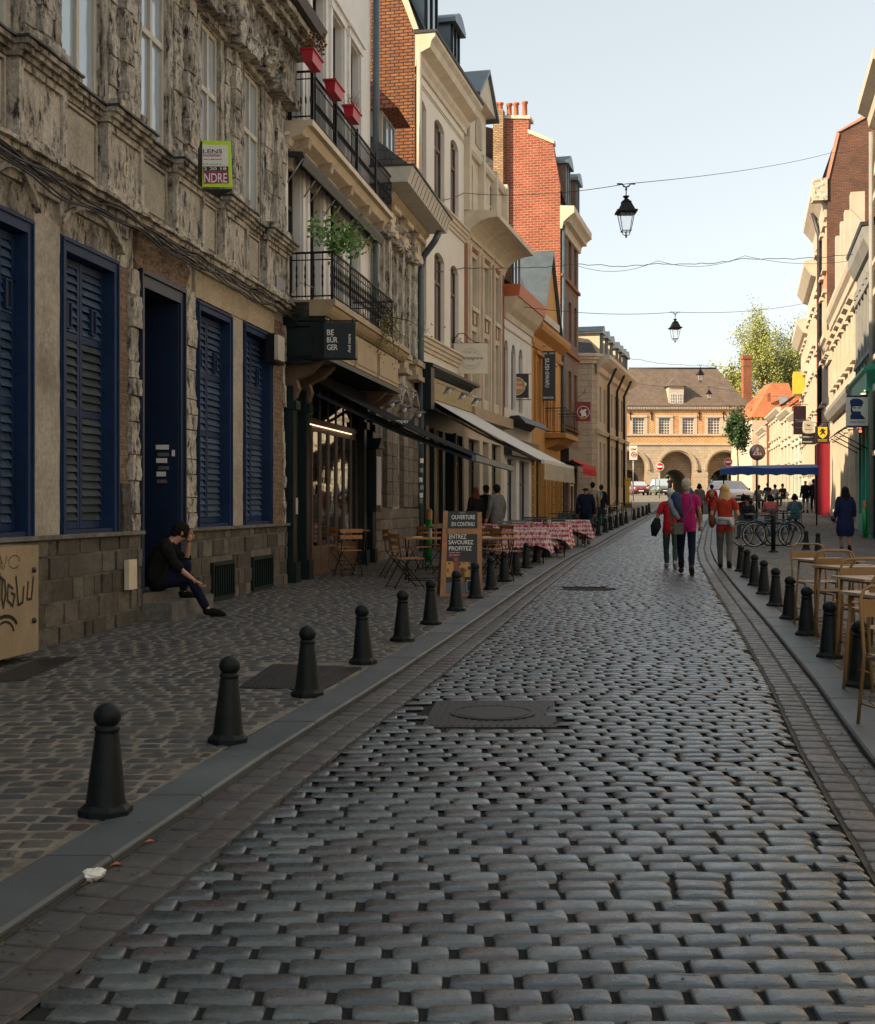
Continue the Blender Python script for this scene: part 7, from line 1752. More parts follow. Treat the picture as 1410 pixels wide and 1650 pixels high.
# mustard chairs and tables on the right
m_must = M('mustard_metal', (.25, .135, .045), .45, var=.15, vs=5, bmp=.03); m_top = M('pale_brown_table_top', (.42, .30, .20), .45, var=.2, vs=6, bmp=.03)
def tube_chair():
    t = empty('metal_chair', (0, 0, 0), 'x', 'chair', rz=1e-5); s = MB()   # faces +y, back towards -y
    s.tube([(-.2, -.30, 0), (-.2, -.22, .45), (-.2, -.27, .80), (-.17, -.28, .865), (-.12, -.285, .885), (.12, -.285, .885), (.17, -.28, .865), (.2, -.27, .80), (.2, -.22, .45), (.2, -.30, 0)], .012, 6)
    for sx in (-.19, .19): s.tube([(sx, .24, 0), (sx*.95, .18, .44), (sx, -.2, .44)], .012, 6)
    for sx in (-.2, .2): s.tube([(sx, -.27, .14), (sx*.97, .225, .14)], .007, 4)
    s.tube([(-.19, .225, .14), (.19, .225, .14)], .007, 4); mk('frame', s, m_must, t)
    for z, h in ((.745, .11),):
        s = MB(); m = 6; vs = []
        for i in range(m+1): x = -.2+.4*i/m; y = -.262-.02*math.sin(math.pi*i/m); vs += [(x, y, z-h/2), (x, y-.012, z+h/2), (x, y+.008, z-h/2), (x, y-.004, z+h/2)]
        fs = []
        for i in range(m): a = 4*i; b = a+4; fs += [(a, b, b+1, a+1), (a+2, a+3, b+3, b+2), (a+1, b+1, b+3, a+3), (a, a+2, b+2, b)]
        s.add(vs, fs); mk('back_panel', s, m_must, t)
    s = MB(); n = 6; vs = []
    for i in range(n+1):
        for j in range(n+1): x = -.2+.4*i/n; y = -.2+.4*j/n; vs.append((x, y, .455-.02*math.sin(math.pi*i/n)*math.sin(math.pi*j/n)+.012*(abs(x)/.2)**2))
    s.add(vs, [(i*(n+1)+j, (i+1)*(n+1)+j, (i+1)*(n+1)+j+1, i*(n+1)+j+1) for i in range(n) for j in range(n)], 0, True); mk('seat', s, m_must, t)
    return t
def small_table():
    t = empty('bistro_table', (0, 0, 0), 'x', 'table', rz=1e-5); s = MB()
    s.cbox((0, 0, .735), .6, .6, .022); mk('table_top', s, m_top, t)
    s = MB()
    for sx in (-.26, .26):
        for sy in (-.26, .26): s.tube([(sx*1.05, sy*1.05, 0), (sx*.9, sy*.9, .72)], .013, 5)
    for q in (-.23, .23): s.tube([(-.23, q, .71), (.23, q, .71)], .01, 4); s.tube([(q, -.23, .71), (q, .23, .71)], .01, 4)
    mk('frame', s, m_must, t); return t
MC0 = tube_chair(); MT0 = small_table()
def wp(px, ytop, h):       # floor point of a thing whose top (h above the pavement) shows at photo pixel px, ytop
    lo, hi = 4., 80.
    for _ in range(50):
        m = (lo+hi)/2; y = 814+(1.5-gz(m)-.03-h)/m*2000
        if y > ytop: lo = m
        else: hi = m
    Y = (lo+hi)/2; return Vector(((px-705)/2000*Y, Y, gz(Y)+.03))
mc = [(1310, 876, -.15, 'mustard metal chair farthest away in the right terrace row'), (1328, 884, 3.0, 'mustard metal chair second farthest in the right terrace, back towards camera'), (1355, 886, -.1, 'mustard metal chair third farthest in the right terrace'), (1384, 895, 3.0, 'mustard metal chair with a tall back in the middle of the right terrace'), (1405, 901, -.1, 'mustard metal chair fourth farthest, cut by the frame edge'), (1420, 918, 3.0, 'mustard metal chair near the right frame edge'), (1466, 946, .0, 'mustard metal chair mostly outside the right frame edge')]
for k, (px, y, a, lab) in enumerate(mc): put(MC0, 'm', wp(px+4, y, .897), a+math.pi+.17, lab, 'mustard metal chairs on the right terrace')
mt = [(1312, 899, 'pale topped table farthest away on the right terrace'), (1352, 910, 'pale topped table second farthest on the right terrace, with a menu sheet'), (1395, 928, 'pale topped table in the middle of the right terrace'), (1422, 953, 'pale topped table nearest the camera on the right terrace')]
for k, (px, y, lab) in enumerate(mt):
    p = wp(px+22, y, .757); put(MT0, 'mt', p, .17, lab, 'pale topped tables on the right terrace')
    s = MB(); s.cbox(p+Vector((.06, .0, .75)), .24, .18, .006, 0, .2); mk('menu_sheet', s, m_greyf if k % 2 else m_signw, label=['white menu sheet on the farthest right terrace table', 'grey menu sheet on the second farthest right terrace table', 'white menu sheet on the middle right terrace table', 'grey menu sheet on the nearest right terrace table'][k], cat='menu', org=p)
# ================================================================ the A-board
def aboard():
    p = G(742, 961, .03); Y = p.y; P = lambda x, y, e=0: PX(x, y, Y)-Vector((0, e, 0)); u = Y/2000
    t = empty('menu_board', p, 'wooden A-frame menu board reading Ouverture en continu, Entrez savourez profitez', 'menu board')
    s = MB(); lean = Vector((0, .16, 0))
    def LP(x, y, e=0): q = P(x, y, e); return q+lean*((q.z-p.z)/1.2)
    def bar(s, a, b, c, d, th=.035, mi=0): s.prism([a, b, c, d], Vector((0, th, 0)), mi)
    bar(s, LP(709, 961), LP(718, 961), LP(722, 823), LP(714.5, 823)); bar(s, LP(769, 961), LP(777, 961), LP(777, 825), LP(770, 825))
    bar(s, LP(718, 861), LP(770, 861), LP(770, 852), LP(718, 852)); bar(s, LP(717, 961), LP(770, 962), LP(770, 957), LP(717, 957)); mk('wooden_frame', s, m_wood, t)
    s = MB(); b = Vector((-.05, .62, 0)); s.prism([P(709, 961)+b, P(714, 961)+b, P(718, 826)+lean*1.1, P(714, 826)+lean*1.1], Vector((0, .03, 0))); s.prism([P(772, 961)+b, P(777, 961)+b, P(777, 826)+lean*1.1, P(772, 826)+lean*1.1], Vector((0, .03, 0))); s.prism([P(711, 961)+b, P(776, 961)+b, P(776, 830)+lean*1.1, P(716, 830)+lean*1.1], Vector((0, .015, 0))); mk('rear_leaf', s, m_doorwood, t)
    s = MB(); th = Vector((0, .01, 0)); f = lambda x, y, e=-.012: LP(x, y, e)
    s.prism([f(721, 852), f(770, 852), f(770, 824), f(722, 824)], th); s.prism([f(718, 957), f(769, 957), f(770, 861), f(719.5, 861)], th); mk('blackboard', s, m_ink, t)
    g = MB(); e = .004; upv = (LP(740, 850)-LP(740, 900)).normalized()
    def tx(w, x, y, w_, h_, mi=1): text(g, w, LP(x, y, e-.012), RT, upv, w_*u, h_*u, mi)
    tx('OUVERTURE', 728, 837, 38, 7.2); tx('EN CONTINU', 728, 848, 37, 6.8); tx('BELGE', 741, 827.5, 9, 2.4, 2)
    tx('-1974 1871-', 734, 858.8, 24, 3.2, 0)
    tx('ENTREZ', 724, 868.5, 28, 7.0); tx('SAVOUREZ', 723, 877.5, 40, 7.0); tx('PROFITEZ', 723.5, 887.5, 37, 7.0)
    for x0, x1, y0, y1, mi in ((723, 743, 892, 889.6, 3), (723, 742, 896, 893, 3), (723, 738, 899, 896.7, 3), (718.6, 769, 957, 939, 4), (719, 731, 930, 905, 5), (740, 758, 930, 906, 5), (731, 739, 940, 899, 6), (741, 749, 939, 915, 7), (752, 762, 953, 935, 1)):
        g.poly([f(x0, y0, e-.0135), f(x1, y0, e-.0135), f(x1, y1, e-.0135), f(x0, y1, e-.0135)], mi)
    g.poly([f(753, 952, e-.013), f(761, 952, e-.013), f(761, 936, e-.013), f(753, 936, e-.013)], 0)
    rq = random.Random(4)
    for k in range(26): x, y = rq.uniform(720, 764), rq.uniform(903, 940); w_, h_ = rq.uniform(1.2, 4), rq.uniform(2, 7); g.poly([f(x, y, e-.013+.0002*k), f(x+w_, y, e-.013+.0002*k), f(x+w_, y-h_, e-.013+.0002*k), f(x, y-h_, e-.013+.0002*k)], rq.choice([0, 5, 7, 7, 6, 8]))
    tx('Tous les jours', 724, 891.6, 17, 1.8); tx('dès 11 heures', 724, 895.4, 16, 1.8)
    mk('lettering', g, [m_ink, m_signw, m_metal, m_crimson, flat('poster_slate', (.10, .11, .16), .5), flat('poster_amber', (.55, .28, .06), .5), flat('poster_rust', (.25, .05, .03), .5), flat('poster_brown', (.22, .10, .03), .5), flat('poster_blue', (.05, .08, .15), .5)], t)
aboard()
# ================================================================ hanging shop signs, left side
def d_champ(g, P, u):
    c = P(758, 578); ring(g, c, 17*u, .6*u, RT, UP, 1); ring(g, c, 13.5*u, .4*u, RT, UP, 1)
    g.poly([P(736, 582, .004), P(782, 582, .004), P(782, 573, .004), P(736, 573, .004)], 0); text(g, 'Champagnerie', P(738, 581, .006), RT, UP, 40*u, 7.5*u, 2, .1); text(g, 'CHEZ LA', P(749, 569, .004), RT, UP, 18*u, 2.4*u, 1); text(g, 'DEPUIS', P(751, 590, .004), RT, UP, 14*u, 2*u, 1)
board('hanging_sign', 731, 786, 553, 602, 37.4, 'square beige champagne bar sign with a round emblem on a scrolled bracket', [flat('beige_sign', (.66, .59, .45), .6), m_greyf, flat('petrol_ink', (.02, .09, .13), .5)], d_champ, .06,
      [[(731, 553), (787, 553)], [(731, 553), (733, 545), (739, 538), (746, 537), (751, 540), (755, 545), (760, 548)], [(755, 545), (765, 551), (775, 553)], [(745, 552), (741, 550), (741, 546), (744, 546)], [(705, 571), (731, 572)], [(705, 585), (731, 585)]])
def d_welsh(g, P, u):
    ring(g, P(832, 622), 14.6*u, 1.4*u, RT, UP, 1); disc(g, P(832, 622), 13.6*u, RT, UP, 2, 28); disc(g, P(817.5, 623, .001), 2.2*u, RT, UP, 1, 12, 2.8*u); disc(g, P(846.5, 619, .001), 2.2*u, RT, UP, 1, 12, 2.8*u)
    text(g, 'Estaminet', P(823, 618, .006), RT, UP, 18*u, 4.5*u, 1); text(g, 'du Welsh', P(822, 627, .006), RT, UP, 21*u, 6.5*u, 1)
board('hanging_sign', 811.5, 852, 602, 641, 46.5, 'black square sign with an orange disc reading Estaminet du Welsh', [m_ink, m_signw, flat('orange_print', (.55, .22, .04), .5)], d_welsh, .06, [[(806, 602.5), (856, 602.5)], [(808, 644), (856, 644)], [(812, 644), (812, 640)], [(851, 644), (851, 640)]])
def d_sushi(g, P, u):
    def vert(w, x, y, L, hh):
        v, f = text_geo(w); x1 = max(p[0] for p in v); y1 = max(p[1] for p in v); o = P(x, y); g.add([o-UP*(p[0]/x1*L*u)+RT*(p[1]/y1*hh*u) for p in v], f, 1)
    vert('SUSHI', 878.5, 577, 26, 6.5); vert('WAFU', 878.5, 604, 20, 6.5); disc(g, P(882, 599.5), 1.2*u, RT, UP, 2, 10)
    text(g, 'RESTAURANT', P(871, 571), RT, UP, 11*u, 3*u, 1); text(g, 'JAPON', P(885, 571), RT, UP, 8*u, 3*u, 1); text(g, 'A EMPORTER', P(872, 642.5), RT, UP, 20*u, 3.2*u, 1)
board('hanging_sign', 869.5, 895, 566, 645, 51.5, 'tall narrow black sign with SUSHI WAFU written down it', [m_ink, m_signw, m_crimson], d_sushi, .06, [[(846, 558), (880, 558)], [(850, 566), (896, 566)], [(855, 645), (896, 645)], [(847, 556), (847, 562)]])
def d_red(g, P, u):
    c = P(940, 664); ring(g, c, 10*u, .8*u, RT, UP, 1); pts = [(936, 658), (939, 661), (943, 659), (946, 660), (943, 663), (945, 668), (945, 672), (942, 670), (938, 672), (937, 672), (937, 667), (934, 663), (937, 661)]
    g.add([P(x, y, .005) for x, y in pts], [list(range(len(pts)))], 1); g.poly([P(935, 675), P(945, 675), P(943, 673), (P(937, 673))], 2)
board('hanging_sign', 928.5, 951.5, 648.5, 679, 60.8, 'small crimson square sign with a white animal emblem in a ring', [flat('dark_red_sign', (.22, .01, .015), .5), m_signw, m_yel], d_red, .06, [[(927, 648), (953, 648)], [(930, 640), (937, 637), (940, 632), (943, 631)], [(943, 625), (943, 636)], [(939, 679), (939, 682)]])
# ---- right side signs
def d_raoul(g, P, u):
    g.poly([P(1364, 640), P(1399, 640), P(1399, 637), P(1364, 637)], 1); g.poly([P(1364, 689), P(1399, 689), P(1399, 686), P(1364, 686)], 1)
    L = [(1369.5, 649), (1370, 645), (1374, 642.5), (1380, 642), (1386, 643), (1390.5, 646), (1391, 650), (1389, 653), (1389, 656), (1386, 655), (1381, 654.5), (1375, 655), (1373, 657), (1373.5, 661), (1376, 663.5), (1379, 662), (1381.5, 663.5), (1384, 662), (1387, 664), (1387.5, 667), (1390, 670), (1393, 673), (1394, 675.5), (1370, 675.5), (1370, 670), (1372, 667), (1370.5, 662), (1371, 655)]
    g.add([P(x, y, .004) for x, y in L], [list(range(len(L)))], 1); disc(g, P(1381.5, 668, .003), 4*u, RT, UP, 0, 12, 2.0*u)
    g.poly([P(1374.5, 658, .006), P(1379.5, 658, .006), P(1379.5, 656.6, .006), P(1374.5, 656.6, .006)], 1); g.poly([P(1382, 658, .006), P(1387, 658, .006), P(1387, 656.6, .006), P(1382, 656.6, .006)], 1)
    text(g, 'CHEZ RAOUL', P(1369, 681.5), RT, UP, 25*u, 2.8*u, 1)
board('hanging_sign', 1364, 1399, 637, 689, 41.5, 'white CHEZ RAOUL sign with a navy drawing of a capped moustached man', [m_signw, m_navy], d_raoul, .07, [[(1399, 638), (1408, 638)], [(1399, 688), (1408, 688)]])
def d_lion(g, P, u):
    S = [(1318, 688), (1333, 688), (1333, 699), (1331, 703), (1325.5, 707), (1320, 703), (1318, 699)]; g.add([P(x, y) for x, y in S], [list(range(len(S)))], 1)
    L = [(1322, 690), (1325, 691), (1327, 690), (1327.5, 693), (1330, 691.5), (1330, 693.5), (1328, 695.5), (1329, 698), (1331, 700), (1328, 700), (1326, 698), (1323, 701), (1321, 700.5), (1323.5, 697.5), (1324, 695), (1321, 696), (1320.5, 694), (1323.5, 693)]
    g.add([P(x, y, .006) for x, y in L], [list(range(len(L)))], 0); text(g, 'BRASSERIE', P(1318, 709.6), RT, UP, 15*u, 1.8*u, 1); text(g, 'DE FLANDRE', P(1318, 711.6), RT, UP, 15*u, 1.4*u, 1)
board('hanging_sign', 1314, 1336, 687, 712, 55, 'small black sign with a yellow shield and black lion', [m_ink, flat('shield_yellow', (.7, .55, .03), .5)], d_lion, .06, [[(1310, 681), (1345, 681)], [(1316, 681), (1316, 687)], [(1334, 681), (1334, 687)]])
def rnd_sign():
    Y = 60; u = Y/2000; t = empty('hanging_sign', PX(1303, 690, Y), 'cream rounded lightbox sign above a black board by the lion sign', 'sign'); s = MB(); m = 20
    pts = [PX(1303+8.2*(abs(math.cos(a))**.5)*(1 if math.cos(a) > 0 else -1), 688+10.5*(abs(math.sin(a))**.5)*(1 if math.sin(a) > 0 else -1), Y) for a in [2*math.pi*i/m for i in range(m)]]
    s.prism(pts, Vector((0, .15, 0))); mk('lightbox', s, m_cream, t); g = MB(); P = lambda x, y, e=.004: PX(x, y, Y)-Vector((0, e, 0))
    g.poly([P(1299, 683), P(1303, 685), P(1306, 683.5), P(1305, 686.5), P(1301, 686.5)], 0); text(g, 'BISTROT', P(1298, 693), RT, UP, 10*u, 1.6*u, 0); mk('lettering', g, m_ink, t)
    s = MB(); a = PX(1293, 716, Y+.3); s.box(a, Vector((22*u, 0, 0)), Vector((0, .08, 0)), Vector((0, 0, 18*u))); mk('black_board', s, m_ink, t)
    g = MB(); text(g, 'RESTAURANT', PX(1294, 705, Y+.29), RT, UP, 17*u, 2.2*u, 0); text(g, 'ESTAMINET', PX(1294, 713, Y+.29), RT, UP, 15*u, 2.0*u, 0); mk('small_print', g, m_signw, t)
rnd_sign()
def d_thai(g, P, u): text(g, 'THAÏ', P(1281, 681), RT, UP, 15*u, 7*u, 1); text(g, 'RESTAURANT', P(1282, 690), RT, UP, 13*u, 1.5*u, 1)
board('hanging_sign', 1279, 1299, 654, 700, 70, 'tall mauve-brown sign reading THAI beside the yellow panel', [flat('mauve_sign', (.19, .10, .095), .6), m_signw], d_thai, .08, [[(1278, 652), (1303, 652)]])
# ================================================================ people
def skin(nodes_, edges, sub=2):
    """nodes_: {name:(x,y,z,r)}; root first -> list of verts, faces from a skin modifier"""
    ks = list(nodes_); me = bpy.data.meshes.new('s'); me.from_pydata([nodes_[k][:3] for k in ks], [(ks.index(a), ks.index(b)) for a, b in edges], [])
    o = bpy.data.objects.new('s', me); COL.objects.link(o); o.modifiers.new('k', 'SKIN').use_smooth_shade = True; sd = o.modifiers.new('u', 'SUBSURF'); sd.levels = sub
    for i, k in enumerate(ks):
        r = nodes_[k][3]; v = me.skin_vertices[0].data[i]; v.radius = r if isinstance(r, tuple) else (r, r); v.use_root = (i == 0)
    dg = bpy.context.evaluated_depsgraph_get(); dg.update(); m = bpy.data.meshes.new_from_object(o.evaluated_get(dg))
    V = [tuple(v.co) for v in m.vertices]; F = [tuple(p.vertices) for p in m.polygons]; bpy.data.objects.remove(o); bpy.data.meshes.remove(me); bpy.data.meshes.remove(m); return V, F
STAND = dict(pel=(0, 0, .95), wai=(0, 0, 1.10), che=(0, 0, 1.30), nec=(0, 0, 1.47), hd0=(0, .015, 1.56), hd1=(0, .02, 1.63), hd2=(0, .01, 1.69),
             shL=(-.17, 0, 1.42), elL=(-.235, -.03, 1.14), wrL=(-.24, .06, .90), shR=(.17, 0, 1.42), elR=(.235, -.03, 1.14), wrR=(.24, .06, .90),
             hiL=(-.09, 0, .90), knL=(-.10, .02, .50), anL=(-.10, -.01, .08), toL=(-.11, .13, .04), hiR=(.09, 0, .90), knR=(.10, .02, .50), anR=(.10, -.01, .08), toR=(.11, .13, .04))
RAD = dict(pel=(.15, .11), wai=(.13, .10), che=(.155, .11), nec=.052, hd0=(.066, .078), hd1=(.076, .092), hd2=(.060, .075), shL=.058, elL=.040, wrL=.027, shR=.058, elR=.040, wrR=.027,
           hiL=.085, knL=.056, anL=.036, toL=.032, hiR=.085, knR=.056, anR=.036, toR=.032)
BE = [('pel', 'wai'), ('wai', 'che'), ('che', 'nec'), ('nec', 'hd0'), ('hd0', 'hd1'), ('hd1', 'hd2'), ('che', 'shL'), ('shL', 'elL'), ('elL', 'wrL'), ('che', 'shR'), ('shR', 'elR'), ('elR', 'wrR'),
      ('pel', 'hiL'), ('hiL', 'knL'), ('knL', 'anL'), ('anL', 'toL'), ('pel', 'hiR'), ('hiR', 'knR'), ('knR', 'anR'), ('anR', 'toR')]
m_skin = flat('light_skin', (.45, .24, .15), .5); m_skinD = flat('tanned_skin', (.28, .14, .08), .5)
CL = {}
def cloth(c):
    k = 'cloth_%02d_%02d_%02d' % tuple(int(x*99) for x in c)
    if k not in CL: CL[k] = M(k, c, .9, var=.35, vs=9, bmp=.4, bs=14, spec=.15)
    return CL[k]
def hand(s, w, d, curl=.5, side=1):
    w = Vector(w); d = Vector(d).normalized(); n = d.cross(Vector((0, 0, 1))); n = n.normalized() if n.length > .1 else Vector((1, 0, 0)); pn = d.cross(n)
    s.tube([w-d*.01, w+d*.03, w+d*.075, w+d*.09], [.024, .030, .034, .02], 8)
    for i, L in enumerate((.062, .075, .070, .055)):
        b = w+d*.078+n*(-.03+.02*i); e1 = b+(d*.9-pn*curl*.4).normalized()*L*.5; e2 = e1+(d*(1-curl)-pn*curl).normalized()*L*.35; e3 = e2+(d*(.4-curl)-pn*curl).normalized()*L*.25
        s.tube([b, e1, e2, e3], [.009, .0085, .008, .005], 6)
    b = w+d*.02-n*.03*side; s.tube([b, b+d*.03-n*.022*side-pn*.01, b+d*.06-n*.022*side-pn*.02], [.011, .010, .006], 6)
def person(p, rz, label, H=1.72, pose=None, top=(.1, .1, .1), legs=(.05, .05, .06), shoe=(.03, .03, .03), hair=(.03, .02, .015), hairlen=0.0, bald=False, sleeve=1.0, skirt=None, shorts=False, skinm=None, stride=.18, hem=0, cat='person', wide=1.0, hairm=None, coat=0.0):
    J = dict(STAND)
    if stride and pose is None or (pose and 'knL' not in pose):
        st = stride; J['knL'] = (-.10, .12*st/.18, .50); J['anL'] = (-.09, .16*st/.18, .10); J['toL'] = (-.10, .30*st/.18, .07)
        J['knR'] = (.10, -.02, .51); J['anR'] = (.09, -.22*st/.18, .15); J['toR'] = (.10, -.12*st/.18, .05)
    if pose: J.update(pose)
    k = H/1.72; J = {a: tuple(x*k for x in b) for a, b in J.items()}; sk = skinm or m_skin
    t = empty('person', p, label, cat, rz=rz+1e-5)
    nd = {a: J[a]+(tuple(x*k*(wide if a in ('pel', 'wai', 'che') else 1) for x in (RAD[a] if isinstance(RAD[a], tuple) else (RAD[a], RAD[a]))),) for a in J}
    V, F = skin(nd, BE, 2); s = MB(); s.add(V, F, 0, True); v = lambda a: Vector(J[a])
    fw = Vector(J.get('face', (0, 1, 0))) if 'face' in J else Vector((0, 1, 0))
    up = (v('hd2')-v('hd0')).normalized(); fw = J_face(pose, up)
    s.tube([v('hd1')+fw*.08-up*.0, v('hd1')+fw*.118*k-up*.02, v('hd1')+fw*.10*k-up*.035], [.008, .014, .01], 6)
    sd = up.cross(fw)
    for e in (-1, 1): s.ell(v('hd1')+sd*e*.082*k, .012, .02, .03)
    for L, q in (('L', 1), ('R', -1)): hand(s, v('wr'+L), v('wr'+L)-v('el'+L), .55, q)
    mk('body', s, sk, t)
    s = MB()
    for e in (-1, 1): s.ell(v('hd1')+sd*e*.032+fw*.092*k+up*.0, .010, .010, .007)
    mk('eyes', s, m_ink, t)
    # clothes cut from the body's own surface and lifted off it with folds
    A = np.array(V); q = MB(); q.add(V, F); me = build_mesh('tmp', q, [sk], uv=False); nv = np.empty(len(V)*3); me.vertices.foreach_get('normal', nv); nv = nv.reshape(-1, 3); bpy.data.meshes.remove(me)
    P0 = np.array([J[a] for a, b in BE]); P1 = np.array([J[b] for a, b in BE]); D = P1-P0; T = np.clip(((A[:, None]-P0)*D).sum(2)/(D*D).sum(1), 0, 1); ds = np.linalg.norm(A[:, None]-(P0+T[..., None]*D), axis=2); bi = (ds/np.array([{'pel': .15, 'wai': .16, 'che': .15 if b[:2] == 'sh' else .08, 'nec': .08, 'hd0': .09, 'hd1': .09}.get(a, {'kn': .09, 'an': .065, 'to': .05, 'hi': .1, 'el': .065, 'wr': .05}.get(b[:2], .08)) for a, b in BE])).argmin(1); bt = T[np.arange(len(A)), bi]
    zp = J['pel'][2]
    def in_shirt(i):
        a, b = BE[bi[i]]; t_ = bt[i]
        if a in ('pel', 'wai') and b in ('wai', 'che'): return True
        if b == 'nec': return t_ < .88
        if b[:2] == 'sh': return True
        if b[:2] == 'el': return t_ < (.62 if sleeve < .6 else 1.1)
        if b[:2] == 'wr': return t_ < (sleeve-.6)*2.3
        return b[:2] == 'hi' or (b[:2] == 'kn' and t_ < .12)
    def in_leg(i):
        a, b = BE[bi[i]]; t_ = bt[i]
        if b == 'wai' or (b == 'che' and t_ < .3): return True
        if b[:2] == 'hi': return True
        if b[:2] == 'kn': return t_ < (.85 if shorts else 1.1)
        return b[:2] == 'an' and not shorts and t_ < .93
    def garment(nm_, fn, off, mat):
        keep = [fn(i) for i in range(len(A))]; g = MB(); mp = {}; vs = []; ok = [f for f in F if sum(keep[i] for i in f)*2 >= len(f)]
        for f in ok:
            if True:
                for i in f:
                    if i not in mp:
                        w = off*(1+.55*noise.noise(Vector(A[i])*9)+.35*noise.noise(Vector((A[i][0]*22, A[i][1]*22, A[i][2]*8)))); mp[i] = len(vs); vs.append(tuple(A[i]+nv[i]*w))
        g.add(vs, [[mp[i] for i in f] for f in ok], 0, True); mk(nm_, g, mat, t)
    garment('shirt', in_shirt, .024, cloth(top))
    if skirt is None: garment('shorts' if shorts else 'trousers', in_leg, .016, cloth(legs))
    else:
        s = MB(); c = v('pel'); s.lathe([(.165*k, c.z+.25), (.195*k, c.z), (.23*k, c.z-.2), (.24*k, c.z-.38), (.20*k, skirt)], (0, 0, 0), 18); s.v = [(x, y*.72+c.y, z) for x, y, z in s.v]; mk('skirt', s, cloth(top), t)
    for L in 'LR':
        s = MB(); a, b = v('an'+L), v('to'+L); d = (b-a); d.z = 0; d = d.normalized() if d.length > .01 else Vector((0, 1, 0)); c = (a+b)/2-Vector((0, 0, .0)); tilt = (b-a).normalized()
        Mx = Matrix((tilt.cross(Vector((0, 0, 1))).normalized(), tilt, tilt.cross(Vector((0, 0, 1))).normalized().cross(tilt))).transposed(); s.ell(c+tilt*.01-Vector((0, 0, .015)), .052, .145, .052, 0, 12, 8, Mx); s.ell(a-Vector((0, 0, .02)), .05, .055, .05, 0); mk('shoe', s, cloth(shoe), t)
    if not bald:
        s = MB(); s.ell(v('hd1')-fw*.024*k+up*.022*k, .094*k, .104*k, .104*k, 0, 16, 12); s.ell(v('hd0')-fw*.045*k+up*.03*k, .074*k, .06*k, .07*k, 0, 14, 8)
        if hairlen > 0:
            n = 16; V = []; c = v('hd1')-fw*.03*k
            for j in range(8):
                q = j/7; z = -up*(.0+hairlen*q); w = .098+.035*math.sin(q*2.6)
                for i in range(n): a = math.pi*2*i/n; V.append(c+z+sd*(math.cos(a)*w)*k+fw*(math.sin(a)*(.085-.025*q)-.04*q)*k+Vector((0, 0, .012*math.sin(i*2.3+j))))
            s.add(V, [(j*n+i, j*n+(i+1) % n, (j+1)*n+(i+1) % n, (j+1)*n+i) for j in range(7) for i in range(n)]+[tuple(7*n+i for i in range(n))], 0, True)
        r0 = random.Random(len(label)); s.v = [tuple(Vector(q)+Vector((r0.uniform(-1, 1), r0.uniform(-1, 1), r0.uniform(-1, 1)))*.007) for q in s.v]
        mk('hair', s, hairm or cloth(hair), t)
    return t, v
def J_face(pose, up):
    f = Vector((pose or {}).get('_f', (0, 1, 0))); f = (f-up*f.dot(up)).normalized(); return f
_p = person
def person(p, rz, label, pose=None, **kw):
    f = None
    if pose and '_f' in pose: f = pose['_f']; pose = dict(pose)
    global J_face
    if f is not None:
        pose.pop('_f'); old = J_face; J_face = lambda ps, up: (Vector(f)-up*Vector(f).dot(up)).normalized()
        r = _p(p, rz, label, pose=pose, **kw); J_face = old; return r
    return _p(p, rz, label, pose=pose, **kw)
def part(t, nm, s, mat): return mk(nm, s, mat, t)
dirf = -.2   # people walk up the street
# man in magenta polo with jacket over shoulder
t, v = person(G(1106, 926), dirf, 'grey-haired man in magenta polo walking away, jacket over his shoulder', H=1.78, top=(.36, .015, .13), legs=(.008, .012, .03), shoe=(.05, .02, .015), hair=(.42, .38, .32), sleeve=.5, skinm=m_skinD, wide=1.12,
              pose=dict(wrL=(-.25, .02, .86), elL=(-.27, -.03, 1.12)))
s = MB(); rough_pts = [(-.22, -.10, 1.48), (-.05, -.13, 1.50), (-.02, -.15, 1.30), (-.0, -.16, 1.12), (-.08, -.17, .98), (-.18, -.17, 1.02), (-.30, -.15, 1.22), (-.33, -.12, 1.34)]
s.tube([(-.20, .05, 1.50), (-.19, -.10, 1.46), (-.16, -.15, 1.28), (-.10, -.17, 1.12)], [.07, .10, .09, .05], 8); mk('shoulder_jacket', s, cloth((.03, .05, .10)), t); s = MB(); s.tube([(-.28, .0, 1.44), (-.29, -.12, 1.36), (-.2, -.17, 1.15), (-.14, -.18, 1.04)], [.05, .07, .07, .04], 8); mk('shoulder_pullover', s, cloth((.20, .23, .28)), t)
s = MB(); s.tube([(.08, -.08, 1.50), (.10, -.15, 1.3), (-.02, -.16, 1.1), (-.10, -.14, .95)], .012, 4); s.cbox((-.14, -.13, .87), .17, .07, .22); mk('shoulder_bag', s, cloth((.12, .12, .10)), t)
t, v = person(G(1084, 917)-Vector((.0, -.2, 0)), dirf, 'short grey-haired woman in red top and green trousers walking beside the magenta polo man', H=1.60, top=(.45, .02, .03), legs=(.035, .07, .05), shoe=(.35, .36, .38), hair=(.5, .47, .42), sleeve=.5, skinm=m_skinD, pose=dict(elL=(-.30, -.04, 1.10), wrL=(-.27, .08, .98)))
s = MB(); s.tube([(-.27, .0, 1.02), (-.30, -.05, .86), (-.34, -.06, .66)], [.06, .11, .05], 8); mk('carried_jacket', s, cloth((.012, .015, .02)), t)
blondm = M('blond_hair', (.50, .30, .12), .5, var=.35, vs=14, bmp=.4, bs=30)
t, v = person(G(1168, 917), dirf-.05, 'blond long-haired woman in rust T-shirt and grey chequered trousers walking away', H=1.68, top=(.32, .035, .02), legs=(.10, .10, .095), shoe=(.02, .025, .03), hairlen=.36, hairm=blondm, sleeve=.5, wide=.95, pose=dict(elL=(-.27, -.05, 1.12), wrL=(-.20, .12, 1.02), elR=(.27, -.05, 1.12), wrR=(.2, .14, 1.05)))
